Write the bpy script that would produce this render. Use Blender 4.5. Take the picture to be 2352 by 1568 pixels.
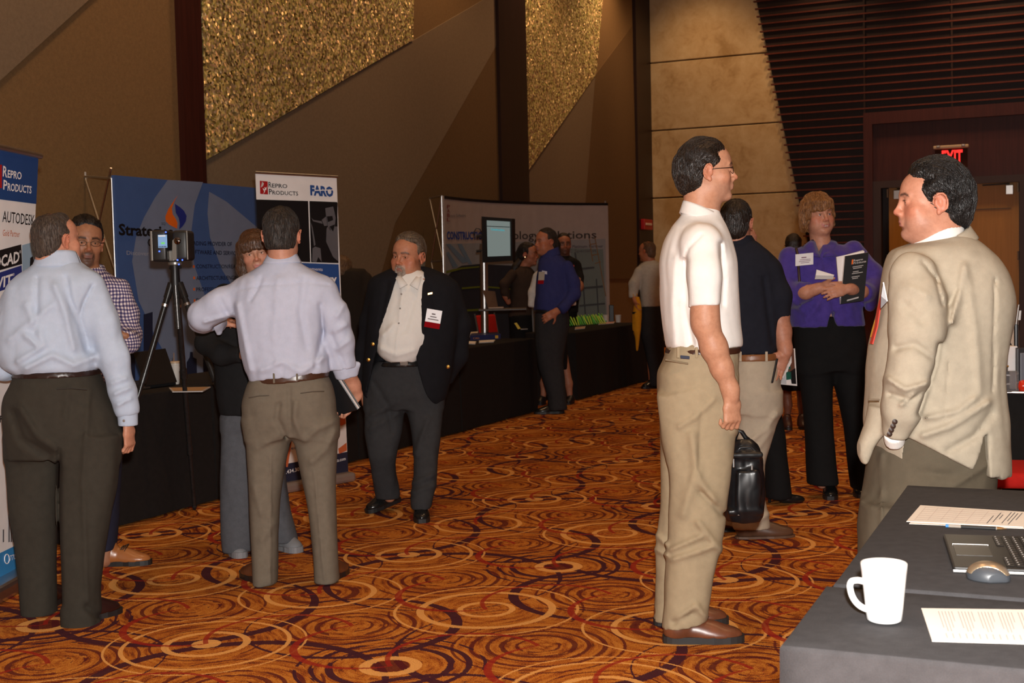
import bpy, bmesh, math, random
import numpy as np
from mathutils import Vector, Matrix
from mathutils.bvhtree import BVHTree

for _o in list(bpy.data.objects):
    bpy.data.objects.remove(_o)
SC = bpy.context.scene
COL = SC.collection

# ------------------------------------------------------------------ camera
FPX, CAM_H = 2900.0, 1.40
PITCH, ROLL = math.atan(154 / 2900), math.radians(1.3)
_r0 = np.array([1, 0, 0.]); _u0 = np.array([0, math.sin(PITCH), math.cos(PITCH)])
FW = np.array([0, math.cos(PITCH), -math.sin(PITCH)])
CR = math.cos(ROLL) * _r0 - math.sin(ROLL) * _u0
CU = math.sin(ROLL) * _r0 + math.cos(ROLL) * _u0
CC = np.array([0, 0, CAM_H])
cam_data = bpy.data.cameras.new('camera')
cam_data.sensor_fit = 'HORIZONTAL'; cam_data.sensor_width = 36
cam_data.lens = FPX / 2352 * 36
cam_data.clip_start = 0.05; cam_data.clip_end = 100
cam = bpy.data.objects.new('camera', cam_data); COL.objects.link(cam)
_m = Matrix.Identity(4)
for _i in range(3):
    _m[_i][0], _m[_i][1], _m[_i][2], _m[_i][3] = CR[_i], CU[_i], -FW[_i], CC[_i]
cam.matrix_world = _m
cam_data.dof.use_dof = True; cam_data.dof.focus_distance = 4.5; cam_data.dof.aperture_fstop = 9.0
SC.camera = cam

# ------------------------------------------------------------------ world, lights, exposure
SC.view_settings.view_transform = 'Standard'; SC.view_settings.look = 'None'
SC.view_settings.exposure = 0.0; SC.view_settings.gamma = 1.0
SC.view_settings.use_curve_mapping = False
W_ = bpy.data.worlds.new('world'); SC.world = W_; W_.use_nodes = True
W_.node_tree.nodes['Background'].inputs[0].default_value = (1.0, .62, .36, 1)
W_.node_tree.nodes['Background'].inputs[1].default_value = 0.008

# room axes: U runs along the left wall away from us, V runs to the right into the room
RA = math.radians(24)
U3 = np.array([math.sin(RA), math.cos(RA), 0.]); V3 = np.array([math.cos(RA), -math.sin(RA), 0.])
def W(u, v, z=0.0): return u * U3 + v * V3 + np.array([0, 0, z])
RZ = -RA       # z rotation of an object whose local x runs along V and local y along U

def lamp(name, kind, loc, energy, color, size=None, target=None, **kw):
    d = bpy.data.lights.new(name, kind); d.energy = energy; d.color = color
    if kind == 'AREA':
        d.shape = 'RECTANGLE'; d.size, d.size_y = size
    elif size is not None:
        d.shadow_soft_size = size
    for k, v in kw.items(): setattr(d, k, v)
    o = bpy.data.objects.new(name, d); COL.objects.link(o); o.location = loc
    if target is not None:
        o.rotation_euler = (Vector(target) - Vector(loc)).to_track_quat('-Z', 'Y').to_euler()
    elif kind == 'AREA':
        o.rotation_euler = (0, 0, RZ)
    o['kind'] = 'helper'
    return o
WARM = (1.0, .60, .30)
# the photographer's flash, just above the lens
lamp('camera_flash', 'POINT', (0.05, -0.03, CAM_H + 0.17), 1150, (1.0, .96, .92), 0.035)
# recessed downlights of the ballroom ceiling
for _u in (1.5, 5.5, 9.5, 13.5, 17.5, 21):
    for _v in (-2.0, 1.4, 4.8, 8.5):
        lamp('downlight', 'SPOT', tuple(W(_u, _v, 7.4)), 235 if _v < 5 else 150, WARM, 0.12, target=tuple(W(_u, _v + .001, 0)), spot_size=math.radians(84), spot_blend=.9)
# wall washers above the left wall and the stone wall
for _u, _e in ((4.0, 300), (7.2, 320), (10.4, 240), (13.6, 220), (16.8, 220), (19.8, 220)):
    lamp('wall_washer', 'SPOT', tuple(W(_u, -5.9, 7.3)), _e * 1.7, WARM, 0.25, target=tuple(W(_u, -7.1, 4.4)), spot_size=math.radians(84), spot_blend=1.0)
for _v, _e in ((-6.0, 210), (-3.9, 190), (-1.2, 300)):
    lamp('wall_washer', 'SPOT', tuple(W(20.6, _v, 7.2)), _e, WARM, 0.25, target=tuple(W(22.3, _v, 3.2)), spot_size=math.radians(84), spot_blend=1.0)

# ------------------------------------------------------------------ projection helpers
def ray(px, py): return FW + (px - 1176) / FPX * CR - (py - 784) / FPX * CU
def P(px, py, Y):
    d = ray(px, py); return CC + d * (Y / d[1])
def G(px, py, z=0.0):
    d = ray(px, py); return CC + d * ((z - CAM_H) / d[2])
def on_plane(px, py, p0, n):
    d = ray(px, py); return CC + d * (np.dot(np.asarray(p0) - CC, n) / np.dot(d, n))
def on_wall(px, py, v=-7.1):
    q = on_plane(px, py, W(0, v), V3); return float(q @ U3), float(q[2])
def on_far(px, py, u=22.3):
    q = on_plane(px, py, W(u, 0), U3); return float(q @ V3), float(q[2])
def proj(p):
    q = np.asarray(p) - CC; w = q @ FW
    return 1176 + FPX * (q @ CR) / w, 784 - FPX * (q @ CU) / w

# ------------------------------------------------------------------ materials
MATS = {}
def srgb(r, g, b):
    def c(x):
        x /= 255.
        return x / 12.92 if x <= .04045 else ((x + .055) / 1.055) ** 2.4
    return (c(r), c(g), c(b), 1)
class NT:
    def __init__(s, name):
        s.m = bpy.data.materials.new(name); s.m.use_nodes = True
        s.t = s.m.node_tree; s.b = s.t.nodes['Principled BSDF']
    def n(s, typ, **kw):
        nd = s.t.nodes.new(typ)
        for k, v in kw.items(): setattr(nd, k, v)
        return nd
    def l(s, a, b): s.t.links.new(a, b)
    def put(s, sock, v):
        if hasattr(v, 'is_output') or isinstance(v, bpy.types.NodeSocket): s.l(v, sock)
        else: sock.default_value = v
    def math(s, op, a, b=0.0, c=None, clamp=False):
        nd = s.n('ShaderNodeMath', operation=op); nd.use_clamp = clamp
        s.put(nd.inputs[0], a); s.put(nd.inputs[1], b)
        if c is not None: s.put(nd.inputs[2], c)
        return nd.outputs[0]
    def mix(s, fac, a, b, mode='MIX'):
        nd = s.n('ShaderNodeMix', data_type='RGBA', blend_type=mode)
        s.put(nd.inputs[0], fac); s.put(nd.inputs[6], a); s.put(nd.inputs[7], b)
        return nd.outputs[2]
    def ramp(s, fac, stops):
        nd = s.n('ShaderNodeValToRGB'); s.l(fac, nd.inputs[0])
        e = nd.color_ramp.elements
        while len(e) < len(stops): e.new(.5)
        for i, (p, c) in enumerate(stops): e[i].position = p; e[i].color = c
        return nd.outputs[0]
    def obj(s): return s.n('ShaderNodeTexCoord').outputs['Object']
    def noise(s, vec, scale, detail=3, rough=.55, dist=0.0):
        nd = s.n('ShaderNodeTexNoise'); s.l(vec, nd.inputs['Vector'])
        nd.inputs['Scale'].default_value = scale; nd.inputs['Detail'].default_value = detail
        nd.inputs['Roughness'].default_value = rough; nd.inputs['Distortion'].default_value = dist
        return nd.outputs['Fac']
    def scale(s, vec, x, y, z):
        nd = s.n('ShaderNodeMapping'); s.l(vec, nd.inputs[0]); nd.inputs['Scale'].default_value = (x, y, z)
        return nd.outputs[0]
    def bump(s, h, strength, dist):
        nd = s.n('ShaderNodeBump'); s.l(h, nd.inputs['Height'])
        nd.inputs['Strength'].default_value = strength; nd.inputs['Distance'].default_value = dist
        s.l(nd.outputs[0], s.b.inputs['Normal'])

def simple(name, col, rough=.5, metal=0.0, spec=.5, var=0.0, vscale=8, emit=None, estr=0.0, alpha=None, trans=None, coat=0.0):
    if name in MATS: return MATS[name]
    t = NT(name); b = t.b
    b.inputs['Roughness'].default_value = rough; b.inputs['Metallic'].default_value = metal
    b.inputs['Specular IOR Level'].default_value = spec
    if coat: b.inputs['Coat Weight'].default_value = coat
    if trans: b.inputs['Transmission Weight'].default_value = trans
    n = t.noise(t.obj(), vscale, 4)
    k = max(var, .04)
    c0 = tuple(x * (1 - k) for x in col[:3]) + (1,); c1 = tuple(min(1, x * (1 + k)) for x in col[:3]) + (1,)
    t.l(t.ramp(n, [(.3, c0), (.7, c1)]), b.inputs['Base Color'])
    if emit:
        b.inputs['Emission Color'].default_value = emit; b.inputs['Emission Strength'].default_value = estr
    MATS[name] = t.m; return t.m

def fabric(name, col, weave=900, rough=.9, var=.06, fold=0.0, fscale=(9, 9, 3), sheen=.0, spec=.2):
    if name in MATS: return MATS[name]
    t = NT(name); b = t.b; ob = t.obj()
    b.inputs['Roughness'].default_value = rough; b.inputs['Specular IOR Level'].default_value = spec
    b.inputs['Sheen Weight'].default_value = sheen
    n = t.noise(ob, 35, 4); fine = t.noise(ob, weave, 2)
    f = t.math('ADD', t.math('MULTIPLY', n, .5), t.math('MULTIPLY', fine, .5))
    c0 = tuple(x * (1 - 2.2 * var) for x in col[:3]) + (1,); c1 = tuple(min(1, x * (1 + 2.2 * var)) for x in col[:3]) + (1,)
    t.l(t.ramp(f, [(.32, c0), (.68, c1)]), b.inputs['Base Color'])
    h = t.math('MULTIPLY', fine, .12)
    if fold:
        fo = t.noise(t.scale(ob, *fscale), 1.0, 2, .45, 1.2)
        h = t.math('ADD', h, t.math('MULTIPLY', fo, fold))
    t.bump(h, .5, .012)
    MATS[name] = t.m; return t.m

# ------------------------------------------------------------------ mesh helpers
def mesh_from(name, verts, faces, mat=None, smooth=False):
    me = bpy.data.meshes.new(name)
    me.from_pydata([tuple(map(float, v)) for v in verts], [], [tuple(f) for f in faces])
    if mat: me.materials.append(mat)
    if smooth: me.polygons.foreach_set('use_smooth', [True] * len(me.polygons))
    me.update(); return me
def link(name, me, parent=None):
    o = bpy.data.objects.new(name, me); COL.objects.link(o)
    if parent is not None: o.parent = parent
    return o
def wpos(o):
    p = np.zeros(3)
    while o is not None:
        p = p + np.array(o.location); o = o.parent
    return p
def tag(o, label=None, cat=None, group=None, kind=None):
    if label: o['label'] = label
    if cat: o['category'] = cat
    if group: o['group'] = group
    if kind: o['kind'] = kind
    return o
def thing(name, loc, label, cat, group=None):
    o = bpy.data.objects.new(name, None); COL.objects.link(o)
    o.location = tuple(map(float, loc)); o.empty_display_size = .1
    return tag(o, label, cat, group)

class MB:
    """collects shapes in world coordinates, builds one mesh object"""
    def __init__(s): s.v = []; s.f = []
    def add(s, verts, faces):
        k = len(s.v); s.v += [np.asarray(v, float) for v in verts]; s.f += [tuple(i + k for i in f) for f in faces]; return s
    def box(s, o, ex, ey, ez):
        """o corner; ex, ey, ez edge vectors"""
        o = np.asarray(o, float); ex = np.asarray(ex, float); ey = np.asarray(ey, float); ez = np.asarray(ez, float)
        v = [o, o + ex, o + ex + ey, o + ey]; v += [q + ez for q in v]
        f = [(0, 3, 2, 1), (4, 5, 6, 7), (0, 1, 5, 4), (1, 2, 6, 5), (2, 3, 7, 6), (3, 0, 4, 7)]
        if np.dot(np.cross(ex, ey), ez) < 0: f = [q[::-1] for q in f]
        return s.add(v, f)
    def rbox(s, u0, u1, v0, v1, z0, z1):
        return s.box(W(u0, v0, z0), W(u1 - u0, 0), W(0, v1 - v0), (0, 0, z1 - z0))
    def bbox(s, o, ex, ey, ez, r=.01, seg=2):
        """bevelled box"""
        ex, ey, ez = (np.asarray(q, float) for q in (ex, ey, ez))
        L = [np.linalg.norm(q) for q in (ex, ey, ez)]; A = [q / l for q, l in zip((ex, ey, ez), L)]
        bm = bmesh.new(); bmesh.ops.create_cube(bm, size=1)
        for q in bm.verts: q.co = Vector((q.co.x * L[0], q.co.y * L[1], q.co.z * L[2]))
        bmesh.ops.bevel(bm, geom=bm.edges[:], offset=min(r, min(L) * .49), segments=seg, profile=.5, affect='EDGES')
        c = np.asarray(o, float) + (ex + ey + ez) / 2
        bm.verts.index_update()
        vs = [c + A[0] * q.co.x + A[1] * q.co.y + A[2] * q.co.z for q in bm.verts]
        fs = [tuple(q.index for q in f.verts) for f in bm.faces]; bm.free()
        if np.dot(np.cross(A[0], A[1]), A[2]) < 0: fs = [f[::-1] for f in fs]
        return s.add(vs, fs)
    def prism(s, poly, ext):
        """poly: list of 3d points (planar), extruded by ext"""
        poly = [np.asarray(p, float) for p in poly]; n = len(poly); ext = np.asarray(ext, float)
        nrm = sum(np.cross(poly[i], poly[(i + 1) % n]) for i in range(n))
        if np.dot(nrm, ext) > 0: poly = poly[::-1]
        v = poly + [p + ext for p in poly]
        f = [tuple(range(n)), tuple(range(2 * n - 1, n - 1, -1))] + [((i + 1) % n, i, n + i, n + (i + 1) % n) for i in range(n)]
        return s.add(v, f)
    def tube(s, pts, rad, n=10, cap=True):
        pts = [np.asarray(p, float) for p in pts]; rad = rad if hasattr(rad, '__len__') else [rad] * len(pts)
        rings = []; prev = None
        for i, p in enumerate(pts):
            t = pts[min(i + 1, len(pts) - 1)] - pts[max(i - 1, 0)]; t = t / (np.linalg.norm(t) + 1e-9)
            if prev is None:
                a = np.array([0, 0, 1.]) if abs(t[2]) < .9 else np.array([1., 0, 0])
            else: a = prev
            x = a - t * np.dot(a, t); x /= np.linalg.norm(x); y = np.cross(t, x); prev = x
            rings.append([p + rad[i] * (math.cos(2 * math.pi * j / n) * x + math.sin(2 * math.pi * j / n) * y) for j in range(n)])
        v = [q for r in rings for q in r]; f = []
        for i in range(len(pts) - 1):
            for j in range(n):
                f.append((i * n + j, i * n + (j + 1) % n, (i + 1) * n + (j + 1) % n, (i + 1) * n + j))
        if cap: f += [tuple(range(n - 1, -1, -1)), tuple((len(pts) - 1) * n + j for j in range(n))]
        return s.add(v, f)
    def lathe(s, c, prof, n=32, ax=(0, 0, 1)):
        """prof: list of (r, h) along the axis"""
        ax = np.asarray(ax, float); ax /= np.linalg.norm(ax)
        a = np.array([1., 0, 0]) if abs(ax[0]) < .9 else np.array([0, 1., 0])
        x = a - ax * np.dot(a, ax); x /= np.linalg.norm(x); y = np.cross(ax, x); c = np.asarray(c, float)
        v = []; f = []
        for r, hh in prof:
            for j in range(n):
                th = 2 * math.pi * j / n; v.append(c + ax * hh + r * (math.cos(th) * x + math.sin(th) * y))
        for i in range(len(prof) - 1):
            for j in range(n):
                f.append((i * n + j, i * n + (j + 1) % n, (i + 1) * n + (j + 1) % n, (i + 1) * n + j))
        f += [tuple(range(n - 1, -1, -1)), tuple((len(prof) - 1) * n + j for j in range(n))]
        return s.add(v, f)
    def grid(s, rows):
        """rows: list of equal length point lists"""
        n = len(rows[0]); v = [q for r in rows for q in r]
        f = [(i * n + j, i * n + j + 1, (i + 1) * n + j + 1, (i + 1) * n + j) for i in range(len(rows) - 1) for j in range(n - 1)]
        return s.add(v, f)
    def build(s, name, mat, parent=None, smooth=False, kind=None, mods=None):
        off = wpos(parent) if parent is not None else np.zeros(3)
        me = mesh_from(name, [q - off for q in s.v], s.f, mat, smooth)
        if smooth == 'auto':
            try: me.set_sharp_from_angle(angle=math.radians(40))
            except Exception: pass
        o = link(name, me, parent)
        if kind: o['kind'] = kind
        return o

def text_mesh(body, bold=0.0, shear=0.0, spacing=1.0):
    c = bpy.data.curves.new('text', 'FONT'); c.body = body; c.size = 1.0; c.offset = bold; c.shear = shear; c.space_character = spacing
    c.resolution_u = 2
    o = bpy.data.objects.new('text', c); COL.objects.link(o)
    bpy.context.view_layer.update()
    dg = bpy.context.evaluated_depsgraph_get()
    me = bpy.data.meshes.new_from_object(o.evaluated_get(dg), depsgraph=dg)
    n = len(me.vertices); co = np.zeros(n * 3); me.vertices.foreach_get('co', co); co = co.reshape(-1, 3)
    fs = [tuple(p.vertices) for p in me.polygons]
    bpy.data.objects.remove(o); bpy.data.curves.remove(c); bpy.data.meshes.remove(me)
    return co, fs
def text(mb, body, org, xd, up, height, width=None, bold=0.0, shear=0.0, spacing=1.0, align='L'):
    """lay a line of text: org = left end of the base line, height = cap height in m"""
    co, fs = text_mesh(body, bold, shear, spacing)
    if len(co) == 0: return
    xd = np.asarray(xd, float) / np.linalg.norm(xd); up = np.asarray(up, float) / np.linalg.norm(up)
    k = height / .73
    x = co[:, 0] - co[:, 0].min(); w = x.max()
    kx = (width / w) if width else k
    x = x * kx
    if align == 'C': x = x - x.max() / 2
    if align == 'R': x = x - x.max()
    pts = np.asarray(org, float)[None] + x[:, None] * xd[None] + (co[:, 1] * k)[:, None] * up[None]
    mb.add(list(pts), fs)
# ================================================================== setting
def carpet_material():
    t = NT('carpet'); b = t.b
    b.inputs['Roughness'].default_value = .95; b.inputs['Specular IOR Level'].default_value = .1
    sep = t.n('ShaderNodeSeparateXYZ'); ob = t.obj(); t.l(ob, sep.inputs[0])
    S = 1 / .815
    # slight wobble so that the rings look woven
    wob = t.math('ADD', t.math('MULTIPLY', t.math('SUBTRACT', t.noise(ob, 60, 2), .5), .016), t.math('MULTIPLY', t.math('SUBTRACT', t.noise(ob, 260, 1), .5), .022))
    x = t.math('ADD', t.math('MULTIPLY_ADD', sep.outputs[0], S, 2.25 * S), wob)
    y = t.math('SUBTRACT', t.math('MULTIPLY_ADD', sep.outputs[1], S, -3.91 * S), wob)
    def loc(cx, cy, per):
        dx = t.math('WRAP', t.math('SUBTRACT', x, cx), per / 2, -per / 2)
        dy = t.math('WRAP', t.math('SUBTRACT', y, cy), per / 2, -per / 2)
        d = t.math('SQRT', t.math('ADD', t.math('MULTIPLY', dx, dx), t.math('MULTIPLY', dy, dy)))
        return dx, dy, d
    def ring(d, r, w):
        """1 on a ring of radius r and half width w"""
        e = t.math('ABSOLUTE', t.math('SUBTRACT', d, r))
        return t.math('LESS_THAN', e, w)
    A = loc(0, 0, 2); B = loc(0, 1, 2); C_ = loc(1, 0, 2); E_ = loc(1, 1, 2); D = loc(.5, .5, 1)
    Mn = loc(0, 0, 1)
    near = t.math('MINIMUM', Mn[2], D[2])
    isD = t.math('LESS_THAN', D[2], Mn[2])
    def sel(a, b_): return t.math('ADD', t.math('MULTIPLY', isD, a), t.math('MULTIPLY', t.math('SUBTRACT', 1, isD), b_))
    ang = t.math('ARCTAN2', sel(D[1], Mn[1]), sel(D[0], Mn[0]))
    cv = t.n('ShaderNodeCombineXYZ')
    t.l(t.math('MULTIPLY', near, 34), cv.inputs[0]); t.l(t.math('MULTIPLY', ang, 1.7), cv.inputs[1])
    t.l(t.math('ADD', t.math('MULTIPLY', isD, 7.3), t.math('MULTIPLY', t.math('FLOOR', x), 1.9)), cv.inputs[2])
    streak = t.noise(cv.outputs[0], 1.0, 3, .6)
    fine = t.noise(ob, 210, 2, .7)
    f = t.math('ADD', t.math('MULTIPLY', streak, .68), t.math('MULTIPLY', fine, .40))
    GOLD = (.55, .185, .022, 1); LGOLD = (.68, .275, .048, 1); ORG = (.37, .093, .012, 1); BRN = (.11, .024, .010, 1); RED = (.34, .020, .011, 1)
    CREAM = (.88, .43, .12, 1); PUR = (.062, .014, .024, 1); MAR = (.11, .012, .012, 1)
    base = t.ramp(f, [(.39, BRN), (.485, ORG), (.565, GOLD), (.72, LGOLD)])
    spk = t.noise(ob, 170, 1, .5)
    base = t.mix(t.math('MULTIPLY', t.math('GREATER_THAN', spk, .64), .7), base, RED)
    col = base
    gate = t.math('GREATER_THAN', t.noise(cv.outputs[0], .45, 2), .42)     # broken hand-drawn rings
    def lay(mask, c, broken=False):
        nonlocal col
        if broken: mask = t.math('MULTIPLY', mask, gate)
        mask = t.math('MULTIPLY', mask, .97 if c is PUR else .86)
        col = t.mix(mask, col, c)
    for (q, r, w) in ((D, .10, .008), (D, .17, .014), (D, .235, .010), (D, .31, .012), (D, .40, .007), (A, .27, .018), (A, .35, .014), (A, .42, .008),
                      (E_, .10, .012), (E_, .19, .022), (B, .50, .006), (C_, .26, .006)):
        lay(ring(q[2], r, w), MAR if q is not A else PUR, True)
    # large purple crescents
    def crescent(q, r, w, sx, sy):
        s = t.math('DIVIDE', t.math('ADD', t.math('MULTIPLY', q[0], sx), t.math('MULTIPLY', q[1], sy)), t.math('MAXIMUM', q[2], .01))
        ww = t.math('MULTIPLY', t.math('MULTIPLY_ADD', s, .5, .62), w)
        return t.math('LESS_THAN', t.math('ABSOLUTE', t.math('SUBTRACT', q[2], r)), ww)
    D2 = loc(.5, .5, 2); D3 = loc(1.5, 1.5, 2); D4 = loc(.5, 1.5, 2); D5 = loc(1.5, .5, 2)
    lay(crescent(D2, .66, .030, .7, -.7), PUR); lay(crescent(D3, .66, .030, -.7, .7), PUR)
    lay(crescent(D4, .52, .026, -.9, -.2), PUR); lay(crescent(D5, .52, .026, .9, .2), PUR)
    # cream rings
    for (q, r, w) in ((B, .135, .016), (B, .34, .020), (B, .47, .008), (C_, .19, .018), (C_, .39, .011), (C_, .47, .006), (A, .115, .026), (E_, .29, .016), (E_, .44, .007)):
        lay(ring(q[2], r, w), CREAM)
    lay(t.math('LESS_THAN', C_[2], .07), CREAM); lay(t.math('LESS_THAN', A[2], .085), MAR)
    # red arcs that swing from centre to centre
    R1 = loc(.75, .25, 1)
    s1 = t.math('MULTIPLY', t.math('ADD', R1[0], R1[1]), -1.0)
    m1 = t.math('MULTIPLY', t.math('LESS_THAN', t.math('ABSOLUTE', t.math('SUBTRACT', R1[2], .354)), t.math('MULTIPLY_ADD', s1, .030, .004)), t.math('GREATER_THAN', s1, 0))
    R2 = loc(.25, .25, 1)
    s2 = t.math('SUBTRACT', R2[1], R2[0])
    m2 = t.math('MULTIPLY', t.math('LESS_THAN', t.math('ABSOLUTE', t.math('SUBTRACT', R2[2], .354)), .012), t.math('GREATER_THAN', s2, 0))
    lay(m1, RED); lay(m2, RED)
    # yarn grain over everything
    col = t.mix(.55, col, t.ramp(fine, [(.3, (.55, .5, .48, 1)), (.62, (1, 1, 1, 1))]), 'MULTIPLY')
    t.l(col, b.inputs['Base Color'])
    t.bump(t.noise(ob, 420, 2), .35, .006)
    return t.m

fl = MB(); fl.add([(-9, -5, 0), (15, -5, 0), (15, 22.6, 0), (-9, 22.6, 0)], [(0, 1, 2, 3)])
floor = fl.build('floor', carpet_material(), kind='structure'); floor.rotation_euler = (0, 0, RZ)

M_CEIL = simple('ceiling_paint', (.32, .24, .17, 1), .9)
MB().rbox(-5, 22.6, -7.4, 15, 7.5, 7.6).build('ceiling', M_CEIL, kind='structure')

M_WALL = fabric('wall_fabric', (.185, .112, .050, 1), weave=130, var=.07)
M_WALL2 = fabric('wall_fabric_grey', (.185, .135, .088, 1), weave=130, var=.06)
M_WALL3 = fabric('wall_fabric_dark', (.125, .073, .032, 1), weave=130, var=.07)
def mahogany(name, c0, c1):
    if name in MATS: return MATS[name]
    t = NT(name); t.b.inputs['Roughness'].default_value = .45; t.b.inputs['Specular IOR Level'].default_value = .3
    n = t.noise(t.scale(t.obj(), 30, 30, 1.2), 1.0, 4, .6, .3)
    t.l(t.ramp(n, [(.3, c0), (.7, c1)]), t.b.inputs['Base Color']); MATS[name] = t.m; return t.m
M_MAH = mahogany('mahogany', (.030, .0075, .006, 1), (.050, .012, .009, 1))
M_MAHP = mahogany('mahogany_panel', (.050, .012, .011, 1), (.075, .019, .016, 1))
M_DARKWOOD = mahogany('espresso_wood', (.018, .009, .008, 1), (.026, .012, .010, 1))

# left wall with fabric-wrapped facets
MB().rbox(-5, 22.6, -7.4, -7.1, 0, 7.5).build('wall_left', M_WALL, kind='structure')
def wall_poly(name, pts, mat, proud, v=-7.1, kind='structure'):
    q = [on_wall(x, y, v) for x, y in pts]
    q = [W(u, v, min(max(z, 0.0), 7.45)) for u, z in q]
    return MB().prism(q, V3 * proud).build(name, mat, kind=kind)
def wall_strip(name, x0, x1, ytop, ref, mat, proud):
    """a full height pilaster between two pixel columns read at row ref"""
    u0, _ = on_wall(x0, ref); u1, _ = on_wall(x1, ref)
    return MB().rbox(u0, u1, -7.1, -7.1 + proud, 0, 7.5).build(name, mat, kind='structure')
def glitter_material():
    t = NT('gold_glitter'); b = t.b; ob = t.obj()
    vo = t.n('ShaderNodeTexVoronoi'); vo.inputs['Scale'].default_value = 46; t.l(ob, vo.inputs['Vector'])
    sepc = t.n('ShaderNodeSeparateColor'); t.l(vo.outputs['Color'], sepc.inputs[0])
    big = t.noise(ob, 3.2, 3)
    c = t.ramp(sepc.outputs[0], [(0, (.34, .24, .085, 1)), (.5, (.56, .42, .17, 1)), (.85, (.80, .66, .32, 1)), (1, (1, .92, .55, 1))])
    c = t.mix(t.math('MULTIPLY', big, .55), c, (.40, .30, .13, 1))
    hue = t.n('ShaderNodeHueSaturation'); t.l(c, hue.inputs['Color'])
    t.l(t.math('MULTIPLY_ADD', sepc.outputs[1], .10, .46), hue.inputs['Hue']); hue.inputs['Saturation'].default_value = 1.0
    t.l(hue.outputs[0], b.inputs['Base Color'])
    b.inputs['Metallic'].default_value = .35; b.inputs['Roughness'].default_value = .42
    # every flake has its own tilt
    geo = t.n('ShaderNodeNewGeometry'); vm = t.n('ShaderNodeVectorMath', operation='SUBTRACT'); t.l(vo.outputs['Color'], vm.inputs[0]); vm.inputs[1].default_value = (.5, .5, .5)
    vs = t.n('ShaderNodeVectorMath', operation='SCALE'); t.l(vm.outputs[0], vs.inputs[0]); vs.inputs['Scale'].default_value = 1.5
    va = t.n('ShaderNodeVectorMath', operation='ADD'); t.l(geo.outputs['Normal'], va.inputs[0]); t.l(vs.outputs[0], va.inputs[1])
    vn = t.n('ShaderNodeVectorMath', operation='NORMALIZE'); t.l(va.outputs[0], vn.inputs[0]); t.l(vn.outputs[0], b.inputs['Normal'])
    return t.m
M_GLIT = glitter_material()
TOPY = -160
wall_poly('trim_1', [(-260, 418), (200, 0), (385, TOPY), (-260, TOPY)], M_WALL2, .02)
wall_poly('trim_2', [(457, TOPY), (949, TOPY), (944, 92), (464, 370)], M_GLIT, .03)
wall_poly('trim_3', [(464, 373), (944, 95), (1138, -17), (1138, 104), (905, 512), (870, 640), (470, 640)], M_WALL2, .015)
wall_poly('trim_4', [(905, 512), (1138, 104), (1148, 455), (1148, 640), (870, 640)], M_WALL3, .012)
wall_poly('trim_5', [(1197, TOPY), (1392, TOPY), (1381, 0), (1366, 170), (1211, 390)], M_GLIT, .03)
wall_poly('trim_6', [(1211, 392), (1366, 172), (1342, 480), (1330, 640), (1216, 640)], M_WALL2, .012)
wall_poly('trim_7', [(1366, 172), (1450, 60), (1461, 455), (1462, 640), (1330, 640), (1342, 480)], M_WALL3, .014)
wall_strip('trim_8', 425.5, 473, 0, 700, M_MAH, .06)
wall_strip('trim_9', 1151, 1213, 0, 700, M_DARKWOOD, .06)
wall_strip('trim_10', 1464, 1503, 0, 700, M_DARKWOOD, .06)

# far wall: stone slabs, dark slatted panelling, doors
def stone_material():
    t = NT('honed_stone'); b = t.b; ob = t.obj(); b.inputs['Roughness'].default_value = .7
    n1 = t.noise(ob, .9, 5, .6, .6); n2 = t.noise(ob, 4.5, 5, .65, .4)
    f = t.math('ADD', t.math('MULTIPLY', n1, .5), t.math('MULTIPLY', n2, .5))
    c = t.ramp(f, [(.34, (.38, .245, .10, 1)), (.46, (.52, .37, .19, 1)), (.58, (.60, .46, .26, 1)), (.75, (.55, .39, .19, 1))])
    sp = t.n('ShaderNodeSeparateXYZ'); t.l(ob, sp.inputs[0])
    t.l(c, b.inputs['Base Color']); t.bump(n2, .2, .01); return t.m
M_STONE = stone_material()
MB().rbox(22.36, 22.7, -7.4, 15, 0, 7.5).build('wall_back', simple('grout', (.16, .10, .04, 1), .9), kind='structure')
_vs0, _ = on_far(1497, 700); _ve = 3.2
_zs = [on_far(1510, y)[1] for y in (455, 297, 144)]
_dz = (_zs[2] - _zs[0]) / 2
_joints = [_zs[0] + _dz * k for k in range(-4, 5)]
_joints = [0.0] + [z for z in _joints if .1 < z < 7.3] + [7.5]
mb = MB()
for a, b_ in zip(_joints[:-1], _joints[1:]):
    mb.bbox(W(22.30, -7.1, a + .012), U3 * .07, V3 * (_ve + 7.1), (0, 0, b_ - a - .024), .008, 1)
mb.build('wall_stone', M_STONE, kind='structure')
# slats (one panelled wall surface), left end follows the raked line of the photo
M_SLAT = mahogany('slat_wood', (.085, .017, .010, 1), (.13, .027, .015, 1))
_va0, _za0 = on_far(1738, 0); _va1, _za1 = on_far(1833, 447)
def rake(z): return _va0 + (z - _za0) * (_va1 - _va0) / (_za1 - _za0)
MB().prism([W(22.28, rake(z), z) for z in (0, 7.5)] + [W(22.28, 14, 7.5), W(22.28, 14, 0)], -U3 * .02).build('wall_slats_backing', M_DARKWOOD, kind='structure')
_pz0 = on_far(2100, 256)[1]; _pv0 = on_far(1992, 700)[0]
mb = MB(); _zst = on_far(1738, 22)[1] - on_far(1738, 39.6)[1]
z = .08; 
while z < 7.4:
    vend = 14 if z > _pz0 else _pv0
    mb.box(W(22.26, rake(z) - .05, z), V3 * (vend - rake(z) + .05), -U3 * .055, (0, 0, .024)); z += _zst
mb.build('wall_slats', M_SLAT, kind='structure')
for k, px in enumerate((1984, 2185)):
    vv = on_far(px, 60)[0]
    MB().rbox(22.21, 22.26, vv, vv + .03, _pz0 if k else 0, 7.5).build('trim_%d' % (11 + k), M_DARKWOOD, kind='structure')

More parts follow.
